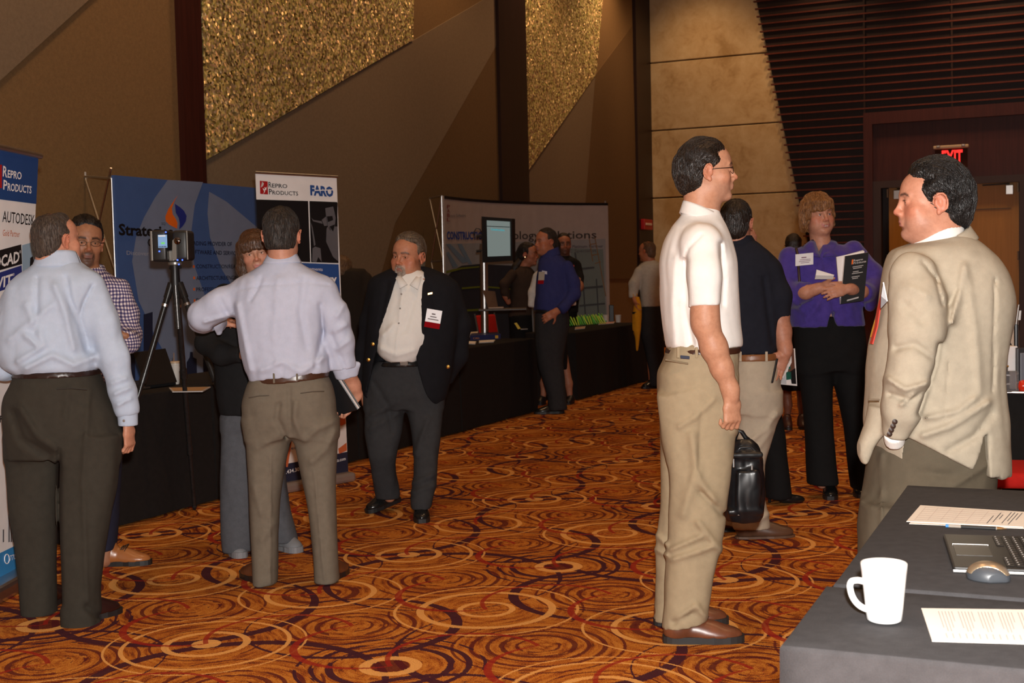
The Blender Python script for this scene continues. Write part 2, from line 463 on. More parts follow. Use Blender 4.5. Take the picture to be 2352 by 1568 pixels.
# door portal
_pz1 = on_far(2100, 283)[1]; _dz0 = on_far(2150, 412)[1]; _dz1 = on_far(2150, 428)[1]
_jl = on_far(2012, 700)[0]; _jl2 = on_far(2030, 700)[0]; _dl = on_far(2046, 700)[0]; _dr = on_far(2352, 560)[0]
_pr = _dr + 1.2
mb = MB()
mb.rbox(22.0, 22.28, _pv0, _jl, 0, _pz0).rbox(22.0, 22.28, _jl, _pr, _pz1, _pz0)
mb.build('trim_13', M_MAHP, kind='structure')
MB().rbox(22.10, 22.28, _jl, _pr, _dz0, _pz1).build('trim_14', M_MAHP, kind='structure')
MB().rbox(22.03, 22.28, _jl, _jl2, 0, _dz0).rbox(22.03, 22.28, _jl2, _pr, _dz1, _dz0).rbox(22.03, 22.28, _dr - .06, _dr + .12, 0, _dz1).build('trim_15', simple('frame_brown', (.045, .022, .020, 1), .5), kind='structure')
M_DOOR = mahogany('amber_door', (.42, .215, .055, 1), (.50, .26, .07, 1))
M_CHROME = simple('brushed_steel', (.62, .60, .58, 1), .3, 1.0)
M_DKMETAL = simple('dark_metal', (.03, .028, .027, 1), .4, .6)
_dm = _dl + (_dr - _dl) * .32
def door(name, v0, v1, flip):
    o = MB().rbox(22.15, 22.2, v0, v1, .02, _dz1).build(name, M_DOOR, kind='structure')
    MB().rbox(22.14, 22.15, v0 + .12, v1 - .12, _dz1 - .42, _dz1 - .412).build('groove', M_DKMETAL, o)
    vc = v0 + .08 if not flip else v1 - .2
    MB().bbox(W(22.08, vc, _dz1 - .2), V3 * .12, U3 * .06, (0, 0, .16), .01).build('door_closer', M_CHROME, o)
    MB().tube([W(22.1, vc + .06, _dz1 - .02), W(22.05, vc + (.45 if not flip else -.35), _dz1 - .03)], .012).build('closer_arm', M_DKMETAL, o)
    vh = v0 - .02 if not flip else v1 - .01
    for zz in (.3, 1.45, 2.55):
        MB().tube([W(22.12, vh, zz), W(22.12, vh, zz + .14)], .018).build('hinge', M_CHROME, o)
    vp = v1 - .30 if not flip else v1 - .22
    MB().bbox(W(22.07, vp, .86), V3 * .10, U3 * .07, (0, 0, .22), .02).build('door_handle', M_CHROME, o)
    return o
door('door_1', _dl, _dm, False); door('door_2', _dm + .02, _dr - .07, True)
# skirting
MB().rbox(-5, 22.3, -7.08, -7.06, 0, .12).build('baseboard_left', M_DARKWOOD, kind='structure')
MB().rbox(22.26, 22.3, -7.0, rake(0) - .05, 0, .12).build('baseboard_back', M_DARKWOOD, kind='structure')
# room shell behind and right of the camera
MB().rbox(-5, 22.6, 14, 14.2, 0, 7.5).build('wall_right', M_WALL, kind='structure')
MB().rbox(-5.2, -5, -7.4, 14.2, 0, 7.5).build('wall_front', M_WALL, kind='structure')
# ================================================================== boards, banners and tables
class Board:
    """a printed panel: A, B = lower ends of the panel, up = vector to the upper edge, sag bows the middle away from the viewer"""
    def __init__(s, A, B, up, sag=0.0):
        s.A = np.asarray(A, float); s.B = np.asarray(B, float); s.up = np.asarray(up, float); s.sag = sag
        e = s.B - s.A; n = nrm0(np.cross(e, s.up)); s.n = n if n @ (CC - s.A) > 0 else -n
    def map(s, a, t, off=0.0):
        return s.A + a * (s.B - s.A) + t * s.up - s.n * (s.sag * 4 * a * (1 - a)) + s.n * off
    def st(s, px, py):
        a, t = .5, .5; e = s.B - s.A; M = np.stack([e, s.up], 1); Mi = np.linalg.pinv(M)
        for _ in range(8):
            p0 = s.A - s.n * (s.sag * 4 * a * (1 - a)); q = on_plane(px, py, p0, s.n); a, t = Mi @ (q - p0)
        return a, t
    def poly(s, mb, pts, layer=1, px=True):
        st = [s.st(*p) for p in pts] if px else pts
        if s.sag:
            bm = bmesh.new(); vs = [bm.verts.new((a, t, 0)) for a, t in st]; bm.faces.new(vs)
            for k in range(1, 16):
                bmesh.ops.bisect_plane(bm, geom=bm.verts[:] + bm.edges[:] + bm.faces[:], plane_co=(k / 16, 0, 0), plane_no=(1, 0, 0))
            bm.verts.index_update(); V = [s.map(v.co.x, v.co.y, .0015 * layer) for v in bm.verts]; Fc = [tuple(v.index for v in f.verts) for f in bm.faces]; bm.free()
            mb.add(V, Fc)
        else:
            mb.add([s.map(a, t, .0015 * layer) for a, t in st], [tuple(range(len(st)))])
    def txt(s, mb, body, p0, p1, h, layer=3, bold=0.0, shear=0.0, spacing=1.0):
        """p0, p1 = base line ends in px, h = cap height in px"""
        co, fs = text_mesh(body, bold, shear, spacing); x = co[:, 0] - co[:, 0].min(); x /= x.max(); y = co[:, 1] / .73
        a0 = s.st(*p0); a1 = s.st(*p1); b0 = s.st(p0[0], p0[1] - h)
        dt = b0[1] - a0[1]
        mb.add([s.map(a0[0] + (a1[0] - a0[0]) * u, a0[1] + (a1[1] - a0[1]) * u + dt * w, .0015 * layer) for u, w in zip(x, y)], fs)
    def panel(s, th=.012, n=1):
        m = MB(); rows = []
        for off in (0.0, -th):
            rows.append([[s.map(k / n, t, off) for k in range(n + 1)] for t in (0, 1)])
        f, b = rows
        m.grid(f); m.grid(b); m.grid([f[0], b[0]]); m.grid([f[1], b[1]]); m.grid([[f[0][0], f[1][0]], [b[0][0], b[1][0]]]); m.grid([[f[0][-1], f[1][-1]], [b[0][-1], b[1][-1]]])
        return m
def nrm0(v): v = np.asarray(v, float); return v / np.linalg.norm(v)
def print_mat(name, r, g, b, k=1.0, rough=.55):
    c = srgb(r, g, b); return simple('print_' + name, tuple(x * k for x in c[:3]) + (1,), rough, spec=.3)
PW = print_mat('white', 235, 230, 228); PK = print_mat('black', 22, 20, 22); PN = print_mat('navy', 44, 78, 140); PG = print_mat('slate', 150, 160, 172); PO = print_mat('orange', 235, 110, 30); PRED = print_mat('red', 165, 30, 32)
PGR = print_mat('grey', 95, 92, 96); PLG = print_mat('light_grey', 190, 186, 184)
M_ALU = simple('aluminium', (.55, .54, .53, 1), .35, 1.0)
M_BLK = simple('black_plastic', (.012, .012, .013, 1), .4)

# ---- roll-up banner at the far left
def banner_left():
    br = np.array([-2.352, 5.90, .06]); e = nrm0([-.05, -1, 0]) * .85; up = np.array([.173, 0, 1.94])
    b = Board(br + e, br, up); c = (b.A + b.B) / 2
    t = thing('banner_stand', (c[0], c[1], 0), 'roll-up banner with blue header, white logo panel and software names beside the balding man', 'banner')
    b.panel(.004).build('banner_sheet', PW, t)
    def gm(name, mat, fn): m = MB(); fn(m); return m.build(name, mat, t)
    gm('blue_header', print_mat('header', 34, 68, 124), lambda m: b.poly(m, [(0, .885), (1, .885), (1, 1), (0, 1)], px=False))
    def hd(m):
        b.txt(m, 'R', (4, 404), (14, 407), 25, bold=.02); b.txt(m, 'EPRO', (15, 407), (47, 412), 18, bold=.02); b.txt(m, 'P', (5, 434), (14, 437), 23, bold=.02); b.txt(m, 'RODUCTS', (15, 437), (70, 444), 18, bold=.02)
    gm('lettering', PW, hd)
    gm('logo', PRED, lambda m: b.poly(m, [(-30, 378), (3, 378), (3, 432), (-30, 427)], 2))
    gm('lettering', PK, lambda m: b.txt(m, 'AUTODESK', (3, 509), (77, 518), 27, bold=.005))
    gm('lettering', print_mat('rust', 190, 95, 40), lambda m: b.txt(m, 'Gold Partner', (4, 541), (43, 544), 15))
    gm('software_strip', PK, lambda m: b.poly(m, [(-60, 590), (48, 561), (50, 606), (-60, 637)], 1))
    gm('lettering', PW, lambda m: (b.txt(m, 'AUTOCAD', (-62, 629), (42, 601), 28, bold=.03), b.txt(m, '\u00ae', (42, 582), (46, 581), 7)))
    gm('software_strip', print_mat('indigo', 40, 50, 120), lambda m: (b.poly(m, [(-60, 645), (49, 609), (51, 650), (-60, 690)], 1),))
    gm('lettering', PW, lambda m: (b.txt(m, 'REVIT', (-40, 674), (26, 652), 26, bold=.03), b.txt(m, '\u00ae', (27, 634), (31, 633), 7)))
    gm('picture', print_mat('sky', 150, 175, 195), lambda m: b.poly(m, [(50, 563), (88, 552), (75, 700), (52, 690)], 1))
    gm('tower_picture', PK, lambda m: (b.poly(m, [(68, 592), (74, 588), (80, 612), (79, 640), (66, 640)], 2), b.poly(m, [(82, 596), (85, 594), (85, 640), (82, 640)], 2)))
    gm('lettering', PK, lambda m: b.txt(m, 'BUILDING INFO', (-90, 978), (14, 968), 17, bold=.02))
    gm('city_sketch', PGR, lambda m: [b.poly(m, [(x, 1245), (x + 3, 1244), (x + 3, y), (x, y + 1)], 2) for x, y in ((18, 1180), (23, 1150), (28, 1190), (-10, 1200), (5, 1215))])
    gm('blue_footer', print_mat('footer', 50, 130, 190), lambda m: b.poly(m, [(0, 0), (1, 0), (1, .066), (0, .066)], px=False))
    gm('lettering', PW, lambda m: b.txt(m, '770.437.4270', (20, 1288), (72, 1270), 13))
    m = MB(); q = P(13, 1284, 5.7); pc = [b.map(*b.st(14 + 5.5 * math.cos(a), 1283 + 11 * math.sin(a)), off=.004) for a in np.linspace(0, 2 * math.pi, 17)]; m.tube(pc, .0022, 5, False); m.build('phone_symbol', PW, t)
    MB().tube([b.map(0, 1.0, 0), b.map(1.03, 1.0, 0)], .014, 10).build('top_rail', M_ALU, t)
    mm = MB(); mm.bbox(b.A * [1, 1, 0] + np.array([-.10, -.02, .0]), b.B * [1, 1, 0] - b.A * [1, 1, 0] + np.array([.0, .06, 0]), np.array([.2, 0, 0]), (0, 0, .075), .02).build('base', M_ALU, t)
    MB().tube([b.map(.5, 0, -.03), b.map(.5, 1, -.02)], .012, 8).build('support_pole', M_ALU, t)
banner_left()

# ---- roll-up banner in the middle
def banner_mid():
    TL = P(587, 396, 8.18); TR = P(773, 406, 8.68); BR = P(799.5, 1092, 8.68); up = TR - BR; b = Board(TL - up, BR, up); c = (b.A + b.B) / 2
    t = thing('banner_stand', (c[0], c[1], 0), 'roll-up banner with white top, red square logo and black picture behind the fringed woman', 'banner')
    b.panel(.004).build('banner_sheet', PW, t)
    def gm(name, mat, fn): m = MB(); fn(m); return m.build(name, mat, t)
    gm('logo', PRED, lambda m: b.poly(m, [(596, 415), (614, 416.5), (615, 446.5), (597, 445)], 2))
    def mark(m):
        for pts in ([(601, 417), (605, 421), (602, 428), (598, 431), (603, 427), (605, 422)], [(605, 430), (611, 431), (613, 427), (610, 437), (606, 436), (608, 433)], [(602, 432), (606, 440), (603, 446), (608, 440), (606, 434)]): b.poly(m, pts, 3)
    gm('logo_mark', PW, mark)
    def hd(m):
        b.txt(m, 'R', (616, 430), (623, 430.5), 13, bold=.01); b.txt(m, 'EPRO', (624, 430.5), (659, 432), 9.5, bold=.01); b.txt(m, 'P', (617, 446), (624, 446.5), 13, bold=.01); b.txt(m, 'RODUCTS', (625, 446.5), (684, 449), 9.5, bold=.01)
    gm('lettering', PK, hd)
    def faro(m): b.txt(m, 'FARO', (712, 447), (765, 451), 22, bold=.055)
    gm('logo_lettering', PN, faro)
    gm('logo_slash', PW, lambda m: b.poly(m, [(722, 436), (768, 435), (768, 437), (722, 438.5)], 4))
    gm('dark_picture', PK, lambda m: (b.poly(m, [(588, 458), (707, 461.5), (712, 602), (594, 596)], 2), b.poly(m, [(710, 461.5), (774, 464), (777, 604), (714, 602)], 2)))
    def fig(m):
        b.poly(m, [(746, 478), (765, 474), (770, 500), (768, 520), (757, 530), (750, 515)], 3); b.poly(m, [(752, 520), (775, 520), (776, 600), (764, 590), (748, 555), (749, 525)], 3)
        b.poly(m, [(738, 505), (750, 495), (752, 518), (744, 519)], 3); b.poly(m, [(714, 500), (719, 505), (738, 508), (740, 514), (718, 508)], 3); b.poly(m, [(717, 570), (723, 566), (735, 570), (738, 602), (730, 590), (726, 602), (716, 600)], 3); b.poly(m, [(713, 510), (717, 522), (724, 562), (720, 565)], 3)
    gm('figure_picture', PGR, fig)
    gm('figure_picture', PK, lambda m: (b.poly(m, [(757, 468), (774, 466), (774, 505), (768, 490), (764, 474)], 4), b.poly(m, [(750, 497), (762, 496), (764, 505), (752, 510)], 4), b.poly(m, [(756, 520), (768, 515), (764, 532)], 4)))
    gm('blue_panel', PN, lambda m: b.poly(m, [(594, 600), (777, 607), (785, 760), (602, 760)], 2))
    gm('lettering', PW, lambda m: (b.txt(m, 'measurements', (680, 619), (740, 622), 8), b.txt(m, 'accuracy', (690, 650), (773, 648), 18, bold=.03)))
    gm('lower_panel', print_mat('cream', 225, 212, 204), lambda m: b.poly(m, [(602, 760), (785, 760), (797, 1037), (616, 1073)], 2))
    [gm('hand_picture', print_mat('flesh', 200, 100, 58), lambda m, q=q: b.poly(m, q, 3)) for q in ([(770, 955), (792, 955), (793, 972), (784, 977), (773, 974)], [(776, 1030), (795, 1016), (796, 1034), (778, 1042)], [(655, 1010), (672, 995), (666, 1035), (660, 1072), (656, 1072)])]
    gm('lettering', PN, lambda m: b.txt(m, 'easy', (668, 1032), (690, 1028), 7))
    gm('navy_footer', print_mat('deep_navy', 40, 40, 58), lambda m: b.poly(m, [(616, 1073), (797, 1037), (800, 1092), (621, 1132)], 2))
    gm('lettering', PW, lambda m: (b.txt(m, '770.434.3050', (640, 1092), (697, 1078), 9, bold=.01), b.txt(m, 'reproproducts.com', (730, 1070), (793, 1056), 8, bold=.01)))
    MB().tube([b.map(-.01, 1.0, .002), b.map(1.01, 1.0, .002)], .010, 10).build('top_rail', M_ALU, t)
    d = (b.B - b.A) * [1, 1, 0]; nn = np.array([b.n[0], b.n[1], 0]); MB().bbox(b.A * [1, 1, 0] - d * .01 - nn * .09, d * 1.035, nn * .16, (0, 0, .065), .02).build('base', simple('base_tan', (.42, .33, .28, 1), .4, .6), t)
    MB().tube([b.map(.5, 0, -.03), b.map(.5, 1, -.02)], .010, 8).build('support_pole', M_ALU, t)
banner_mid()

# ---- blue pop-up display
def popup_blue():
    TL = P(263, 402, 9.32); A = np.array([TL[0], TL[1], .03]); B = A + U3 * 2.32; b = Board(A, B, (0, 0, TL[2] - .03)); c = (A + B) / 2
    t = thing('pop_up_display', (c[0], c[1], 0), 'blue fabric pop-up wall with flame logo and bulleted services behind the tripod', 'display')
    b.panel(.03).build('fabric_panel', print_mat('display_blue', 70, 98, 152), t)
    def gm(name, mat, fn): m = MB(); fn(m); return m.build(name, mat, t)
    LB = print_mat('display_pale', 122, 134, 160)
    gm('swirl', LB, lambda m: (b.poly(m, [(385, 413), (466, 418), (447, 470), (438, 540), (446, 610), (478, 700), (530, 800), (560, 900), (430, 900), (360, 780), (318, 690), (303, 600), (312, 545), (330, 500), (355, 455)], 1),
        b.poly(m, [(480, 440), (520, 463), (588, 520), (640, 560), (640, 760), (560, 700), (510, 620), (482, 545), (476, 490)], 1)))
    gm('flame_logo', PO, lambda m: b.poly(m, [(420, 432), (399, 460), (386, 480), (379, 497), (380, 508), (388, 516), (400, 522), (406, 525), (407, 512), (403, 502), (396, 492), (394, 478), (400, 462), (408, 448)], 2))
    gm('flame_logo', print_mat('royal', 38, 50, 135), lambda m: b.poly(m, [(401, 468), (412, 475), (422, 484), (428, 496), (426, 508), (420, 518), (411, 527), (412, 512), (410, 500), (403, 488)], 2))
    DK = print_mat('ink_navy', 22, 24, 48)
    gm('lettering', PK, lambda m: (b.txt(m, 'Strategies', (272, 539), (397, 544), 26, bold=.035), b.txt(m, 'Group', (338, 566), (402, 570), 20, bold=0), b.txt(m, 'SQ', (370, 516), (379, 516.5), 6)))
    gm('lettering', print_mat('pale_text', 165, 165, 175), lambda m: b.txt(m, 'Discover \u00b7 Design \u00b7 Deliver', (290, 585), (440, 590), 10))
    gm('lettering', DK, lambda m: (b.txt(m, 'LEADING PROVIDER OF', (434, 563), (532, 565), 10, bold=.015), b.txt(m, 'AUTODESK', (541, 565), (588, 566), 10, bold=.015), b.txt(m, 'SOFTWARE AND SERVICES', (434, 583), (550, 586), 10, bold=.015), b.txt(m, 'CONSTRUCTION/REAL ESTATE', (450, 616), (575, 616), 9.5, bold=.01), b.txt(m, 'ARCHITECTURE/ENGINEERING', (450, 643), (575, 641), 9.5, bold=.01), b.txt(m, 'PROFESSIONAL TRAINING', (450, 669), (565, 667), 9.5, bold=.01), b.txt(m, 'DESIGN VISUALIZATION', (450, 694), (560, 692), 9.5, bold=.01)))
    gm('bullets', PO, lambda m: [b.poly(m, [(x - 2, y - 3), (x + 2, y - 3), (x + 2, y + 3), (x - 2, y + 3)], 3) for x, y in ((444, 612), (445, 638), (445, 664), (446, 690))])
    TW = print_mat('tower_dark', 36, 40, 62)
    [gm('tower_picture', TW, lambda m, q=q: b.poly(m, q, 2)) for q in ([(428, 878), (428, 832), (435, 820), (436, 808), (442, 808), (443, 820), (451, 824), (452, 876)], [(459, 876), (459, 858), (463, 858), (463, 876)], [(466, 876), (466, 818), (492, 806), (494, 874)], [(329, 880), (329, 722), (350, 716), (350, 878)], [(285, 880), (285, 670), (302, 664), (304, 680), (308, 690), (310, 880)], [(500, 874), (500, 840), (520, 836), (520, 872)])]
    # scissor frame behind the left end
    h0 = P(193, 405, 10.0); off = h0 - P(263, 404, 9.32)
    fr = MB(); z = [TL[2], TL[2] * .60, TL[2] * .2]
    bx = np.array([A[0], A[1], 0]) - b.n * .03 - (B - A) * .0; hx = np.array([h0[0], h0[1], 0])
    zm = P(226, 511, 9.65)[2]
    for za, zb in ((h0[2], P(262, 622, 9.35)[2]), (P(262, 622, 9.35)[2], .75), (.75, .05)):
        fr.tube([hx + [0, 0, za], bx + [0, 0, zb]], .008, 8).tube([bx + [0, 0, za], hx + [0, 0, zb]], .008, 8)
    fr.tube([hx + [0, 0, h0[2]], bx + [0, 0, TL[2] - .02]], .009, 8).tube([bx + [0, 0, .05], bx + [0, 0, TL[2] - .02]], .007, 8).tube([hx + [0, 0, 0], hx + [0, 0, .1]], .012, 8)
    fo = fr.build('scissor_frame', M_ALU, t)
    MB().bbox(h0 - [.02, .02, .035], (.04, 0, 0), (0, .04, 0), (0, 0, .07), .006).build('hub', simple('hub_grey', (.45, .44, .42, 1), .5), t)
    MB().tube([bx + U3 * 2.3 - b.n * .1, bx + U3 * 2.3 - b.n * .1 + [0, 0, 2.2]], .009, 8).build('rear_post', M_ALU, t)
popup_blue()

# ---- white curved pop-up display at the far booth
def popup_white():
    TL = P(1020, 456, 14.7); TR = P(1396, 460, 17.0); h = (TL[2] + TR[2]) / 2
    A = np.array([TL[0], TL[1], .03]); B = np.array([TR[0], TR[1], .03]); b = Board(A, B, (0, 0, h - .03), .35); c = (A + B) / 2
    t = thing('pop_up_display', (c[0], c[1], 0), 'curved white pop-up wall reading construction technology solutions behind the booth table', 'display')
    b.panel(.03, 16).build('fabric_panel', print_mat('panel_white', 168, 154, 147), t)
    def gm(name, mat, fn): m = MB(); fn(m); return m.build(name, mat, t)
    gm('header_band', PK, lambda m: b.poly(m, [(0, .985), (1, .985), (1, 1.0), (0, 1.0)], 2, False))
    gm('pale_picture', print_mat('haze', 142, 142, 144), lambda m: b.poly(m, [(1022, 560), (1392, 548), (1397, 780), (1024, 780)], 1))
    gm('scaffold_picture', print_mat('haze_green', 112, 124, 122), lambda m: b.poly(m, [(1310, 570), (1386, 572), (1396, 780), (1320, 780)], 2))
    gm('roof_picture', print_mat('dome_dark', 46, 48, 56), lambda m: (b.poly(m, [(1024, 640), (1036, 624), (1060, 610), (1100, 606), (1180, 610), (1180, 780), (1024, 780)], 2),))
    gm('roof_lines', print_mat('lime', 104, 112, 34), lambda m: (b.poly(m, [(1024, 622), (1060, 614), (1100, 611), (1100, 614), (1060, 618), (1024, 628)], 4), b.poly(m, [(1060, 660), (1110, 656), (1180, 662), (1180, 665), (1110, 660), (1060, 664)], 4), b.poly(m, [(1040, 712), (1180, 706), (1180, 710), (1040, 717)], 4)))
    gm('ray_picture', print_mat('ray', 104, 126, 146), lambda m: (b.poly(m, [(1024, 560), (1034, 560), (1075, 600), (1062, 604)], 3), b.poly(m, [(1024, 580), (1030, 578), (1052, 612), (1040, 614)], 3), b.poly(m, [(1050, 560), (1060, 560), (1084, 606), (1076, 606)], 3)))
    gm('ladder_lines', print_mat('ochre', 132, 98, 62), lambda m: [b.poly(m, q, 4) for q in ([(1352, 548), (1354, 548), (1362, 600), (1360, 600)], [(1365, 545), (1367, 545), (1393, 680), (1391, 680)], [(1355, 560), (1370, 558), (1370, 560), (1355, 562)], [(1360, 585), (1375, 582), (1375, 584), (1360, 587)], [(1366, 604), (1380, 600), (1380, 602), (1366, 606)])])
    gm('beam_lines', print_mat('steel', 72, 78, 82), lambda m: [b.poly(m, q, 4) for q in ([(1325, 616), (1365, 612), (1365, 616), (1325, 621)], [(1330, 660), (1385, 655), (1385, 660), (1330, 665)], [(1335, 620), (1338, 620), (1348, 760), (1345, 760)], [(1368, 640), (1371, 640), (1378, 760), (1375, 760)], [(1330, 700), (1390, 695), (1390, 699), (1330, 704)], [(1340, 730), (1392, 725), (1392, 728), (1340, 733)], [(1318, 580), (1322, 580), (1335, 660), (1331, 660)])])
    gm('lettering', print_mat('cobalt', 40, 64, 138), lambda m: b.txt(m, 'CONSTRUCTION', (1026, 549), (1118, 549), 18, bold=.04))
    gm('lettering', print_mat('ash', 66, 60, 58), lambda m: b.txt(m, 'Technology Solutions', (1113, 549), (1370, 547), 20, bold=.01))
    gm('lettering', PGR, lambda m: (b.txt(m, 'Autodesk Platinum Partner', (1272, 570), (1386, 568), 7, bold=.02), b.txt(m, 'AEC Specialist', (1290, 580), (1370, 578), 7, bold=.02), b.txt(m, 'ronic Software', (1034, 499), (1069, 498), 8)))
    gm('logo', print_mat('brick', 130, 54, 52), lambda m: [b.txt(m, ch, (1026, y), (1033, y), 8, bold=.02) for ch, y in (('P', 478), ('A', 488), ('B', 498), ('L', 508))])
    # scissor frame at the left
    fr = MB(); bx = np.array([A[0], A[1], 0]) - b.n * .04; hx = np.array(P(987, 455, 15.1)) * [1, 1, 0]; zs = [h, P(990, 600, 15)[2], .6, .05]
    for za, zb in zip(zs[:-1], zs[1:]): fr.tube([hx + [0, 0, za], bx + [0, 0, zb]], .009, 6).tube([bx + [0, 0, za], hx + [0, 0, zb]], .009, 6)
    for z in zs[:2]: fr.tube([hx + [0, 0, z], bx + [0, 0, z]], .009, 6)
    fr.tube([bx, bx + [0, 0, h]], .010, 6).tube([hx, hx + [0, 0, .06]], .012, 6).build('scissor_frame', M_ALU, t)
    MB().tube([B - b.n * .04 + [0, 0, -.03], B - b.n * .04 + [0, 0, h]], .014, 8).build('end_post', M_ALU, t)
popup_white()

# ---- tables with floor-length cloths
M_CLOTH = fabric('black_tablecloth', (.0095, .0088, .0085, 1), weave=500, var=.10)
M_CLOTHB = fabric('brownish_black_tablecloth', (.014, .011, .010, 1), weave=500, var=.10)
def draped_table(name, label, u0, u1, v0, v1, h, mat, seed=0, flare=.03, bottom=.012, folds=9, group=None, wave=.018):
    c = W((u0 + u1) / 2, (v0 + v1) / 2)
    t = thing(name, c, label, 'table', group)
    rnd = random.Random(seed); r = .012; out = []
    def seg(a, b, n): return [(a[0] + (b[0] - a[0]) * k / n, a[1] + (b[1] - a[1]) * k / n) for k in range(n)]
    nU = max(6, int((u1 - u0) / .06)); nV = max(6, int((v1 - v0) / .06))
    cor = [(u0, v0), (u1, v0), (u1, v1), (u0, v1)]; per = []
    for k in range(4):
        a = cor[k]; b = cor[(k + 1) % 4]; n = nU if k % 2 == 0 else nV; s = seg(a, b, n)
        nv = [(0, -1), (1, 0), (0, 1), (-1, 0)][k]
        for j, q in enumerate(s): per.append((q, nv if j else None, k))
    N = len(per); ph = [rnd.random() * 6.28 for _ in range(4)]
    rows = []
    levels = [(0, 1.0), (.002, .35), (.008, .05), (.016, 0)] + [(f, 0) for f in np.linspace(.10, 1, 9)]
    acc = 0
    for lv, ins in levels:
        row = []; arc = 0
        for i, (q, nv, k) in enumerate(per):
            if nv is None:
                p_ = [(0, -1), (1, 0), (0, 1), (-1, 0)]; n2 = p_[k]; n1 = p_[k - 1]; nv2 = np.array([n1[0] + n2[0], n1[1] + n2[1]]) * .72
            else: nv2 = np.array(nv)
            arc = i * .06
            w = wave * (lv ** 1.2) * (math.sin(arc * folds + ph[0]) * .6 + math.sin(arc * folds * .43 + ph[1]) * .5 + .3 * math.sin(arc * folds * 2.3 + ph[2]))
            o = flare * lv + w - ins * r * .9 * (1 if lv < .012 else 0)
            zz = h - (h - bottom) * lv
            row.append(W(q[0] + nv2[0] * o, q[1] + nv2[1] * o, zz))
        row.append(row[0]); rows.append(row)
    m = MB().grid([rw[::-1] for rw in rows]) if False else MB().grid(rows)
    top = rows[0][:-1]; k = len(m.v); m.v += top; m.f.append(tuple(range(k, k + len(top))))
    o = m.build('tablecloth', mat, t, smooth='auto')
    bm = bmesh.new(); bm.from_mesh(o.data); bmesh.ops.remove_doubles(bm, verts=bm.verts, dist=1e-4); bmesh.ops.recalc_face_normals(bm, faces=bm.faces); bm.to_mesh(o.data); bm.free()
    MB().rbox(u0 + .03, u1 - .03, v0 + .03, v1 - .03, h - .04, h - .008).build('tabletop', simple('plywood', (.25, .16, .09, 1), .6), t)
    for uu in (u0 + .12, u1 - .12):
        for vv in (v0 + .1, v1 - .1): MB().tube([W(uu, vv, 0), W(uu, vv, h - .03)], .016, 8).build('leg', M_DKMETAL, t)
    return t
TF, TBK = -5.0, -5.76
for k, (ua, ub, lab) in enumerate(((4.75, 6.52, 'black draped table with the open laptop and paper cup behind the tripod'), (6.53, 8.29, 'black draped table behind the fringed woman and the white-topped banner'),
        (8.30, 10.06, 'black draped table behind the grey bearded man'), (10.07, 11.85, 'black draped table with books and red chairs left of the royal blue shirt'))):
    draped_table('banquet_table', lab, ua + .012, ub - .012, TBK, TF, .745, M_CLOTHB, k, flare=.008, wave=.012)
draped_table('banquet_table', 'black draped table with green pens and white cups right of the royal blue shirt', 12.95, 15.5, -5.60, -5.0, .745, M_CLOTHB, 9)
M_CLOTHG = fabric('charcoal_tablecloth', (.044, .042, .044, 1), weave=600, var=.10)
FT = .745
draped_table('conference_table', 'narrow grey draped table with the white mug and printed sheet, nearest the camera', 2.18, 2.626, -.47, 1.9, FT - .004, M_CLOTHG, 20, flare=.012, wave=.006)
draped_table('conference_table', 'grey draped table with the black notebook computer and mouse behind the mug', 2.634, 3.90, -.455, 1.9, FT, M_CLOTHG, 21, flare=.012, wave=.006)
draped_table('exhibit_table', 'black draped table with brochures and acrylic holder behind the tan jacket', 6.85, 7.65, -.55, 1.6, .745, M_CLOTH, 22)
MB().bbox(W(6.83, -.56, .742), W(0, 2.1), W(.03, 0), (0, 0, .012), .003).build('table_edge', M_ALU, bpy.data.objects['exhibit_table'])
# ================================================================== sculpting engine: signed distance fields -> one continuous mesh
_rng = np.random.RandomState(7)
_LAT = _rng.rand(32, 32, 32).astype(np.float32)
def vnoise(p):
    """smooth value noise in -1..1, p (N,3)"""
    i = np.floor(p).astype(np.int64); f = (p - i).astype(np.float32); f = f * f * (3 - 2 * f)
    i0 = i & 31; i1 = (i + 1) & 31
    x0, y0, z0 = i0.T; x1, y1, z1 = i1.T; fx, fy, fz = f.T
    c00 = _LAT[x0, y0, z0] * (1 - fx) + _LAT[x1, y0, z0] * fx; c10 = _LAT[x0, y1, z0] * (1 - fx) + _LAT[x1, y1, z0] * fx
    c01 = _LAT[x0, y0, z1] * (1 - fx) + _LAT[x1, y0, z1] * fx; c11 = _LAT[x0, y1, z1] * (1 - fx) + _LAT[x1, y1, z1] * fx
    c0 = c00 * (1 - fy) + c10 * fy; c1 = c01 * (1 - fy) + c11 * fy
    return (c0 * (1 - fz) + c1 * fz) * 2 - 1

def nrm(v):
    v = np.asarray(v, float); return v / (np.linalg.norm(v) + 1e-12)

def rcone(a, b, ra, rb, flat_a=False, flat_b=False):
    a = np.asarray(a, float); b = np.asarray(b, float); ab = b - a; L2 = max(ab @ ab, 1e-10); L = math.sqrt(L2); m = max(ra, rb)
    def fn(X, Y, Z):
        x = X - a[0]; y = Y - a[1]; z = Z - a[2]
        tt = (x * ab[0] + y * ab[1] + z * ab[2]) / L2; t = np.clip(tt, 0, 1)
        d = np.sqrt((x - t * ab[0]) ** 2 + (y - t * ab[1]) ** 2 + (z - t * ab[2]) ** 2) - (ra + (rb - ra) * t)
        if flat_b: d = np.maximum(d, (tt - 1) * L)
        if flat_a: d = np.maximum(d, -tt * L)
        return d
    return fn, np.minimum(a, b) - m, np.maximum(a, b) + m

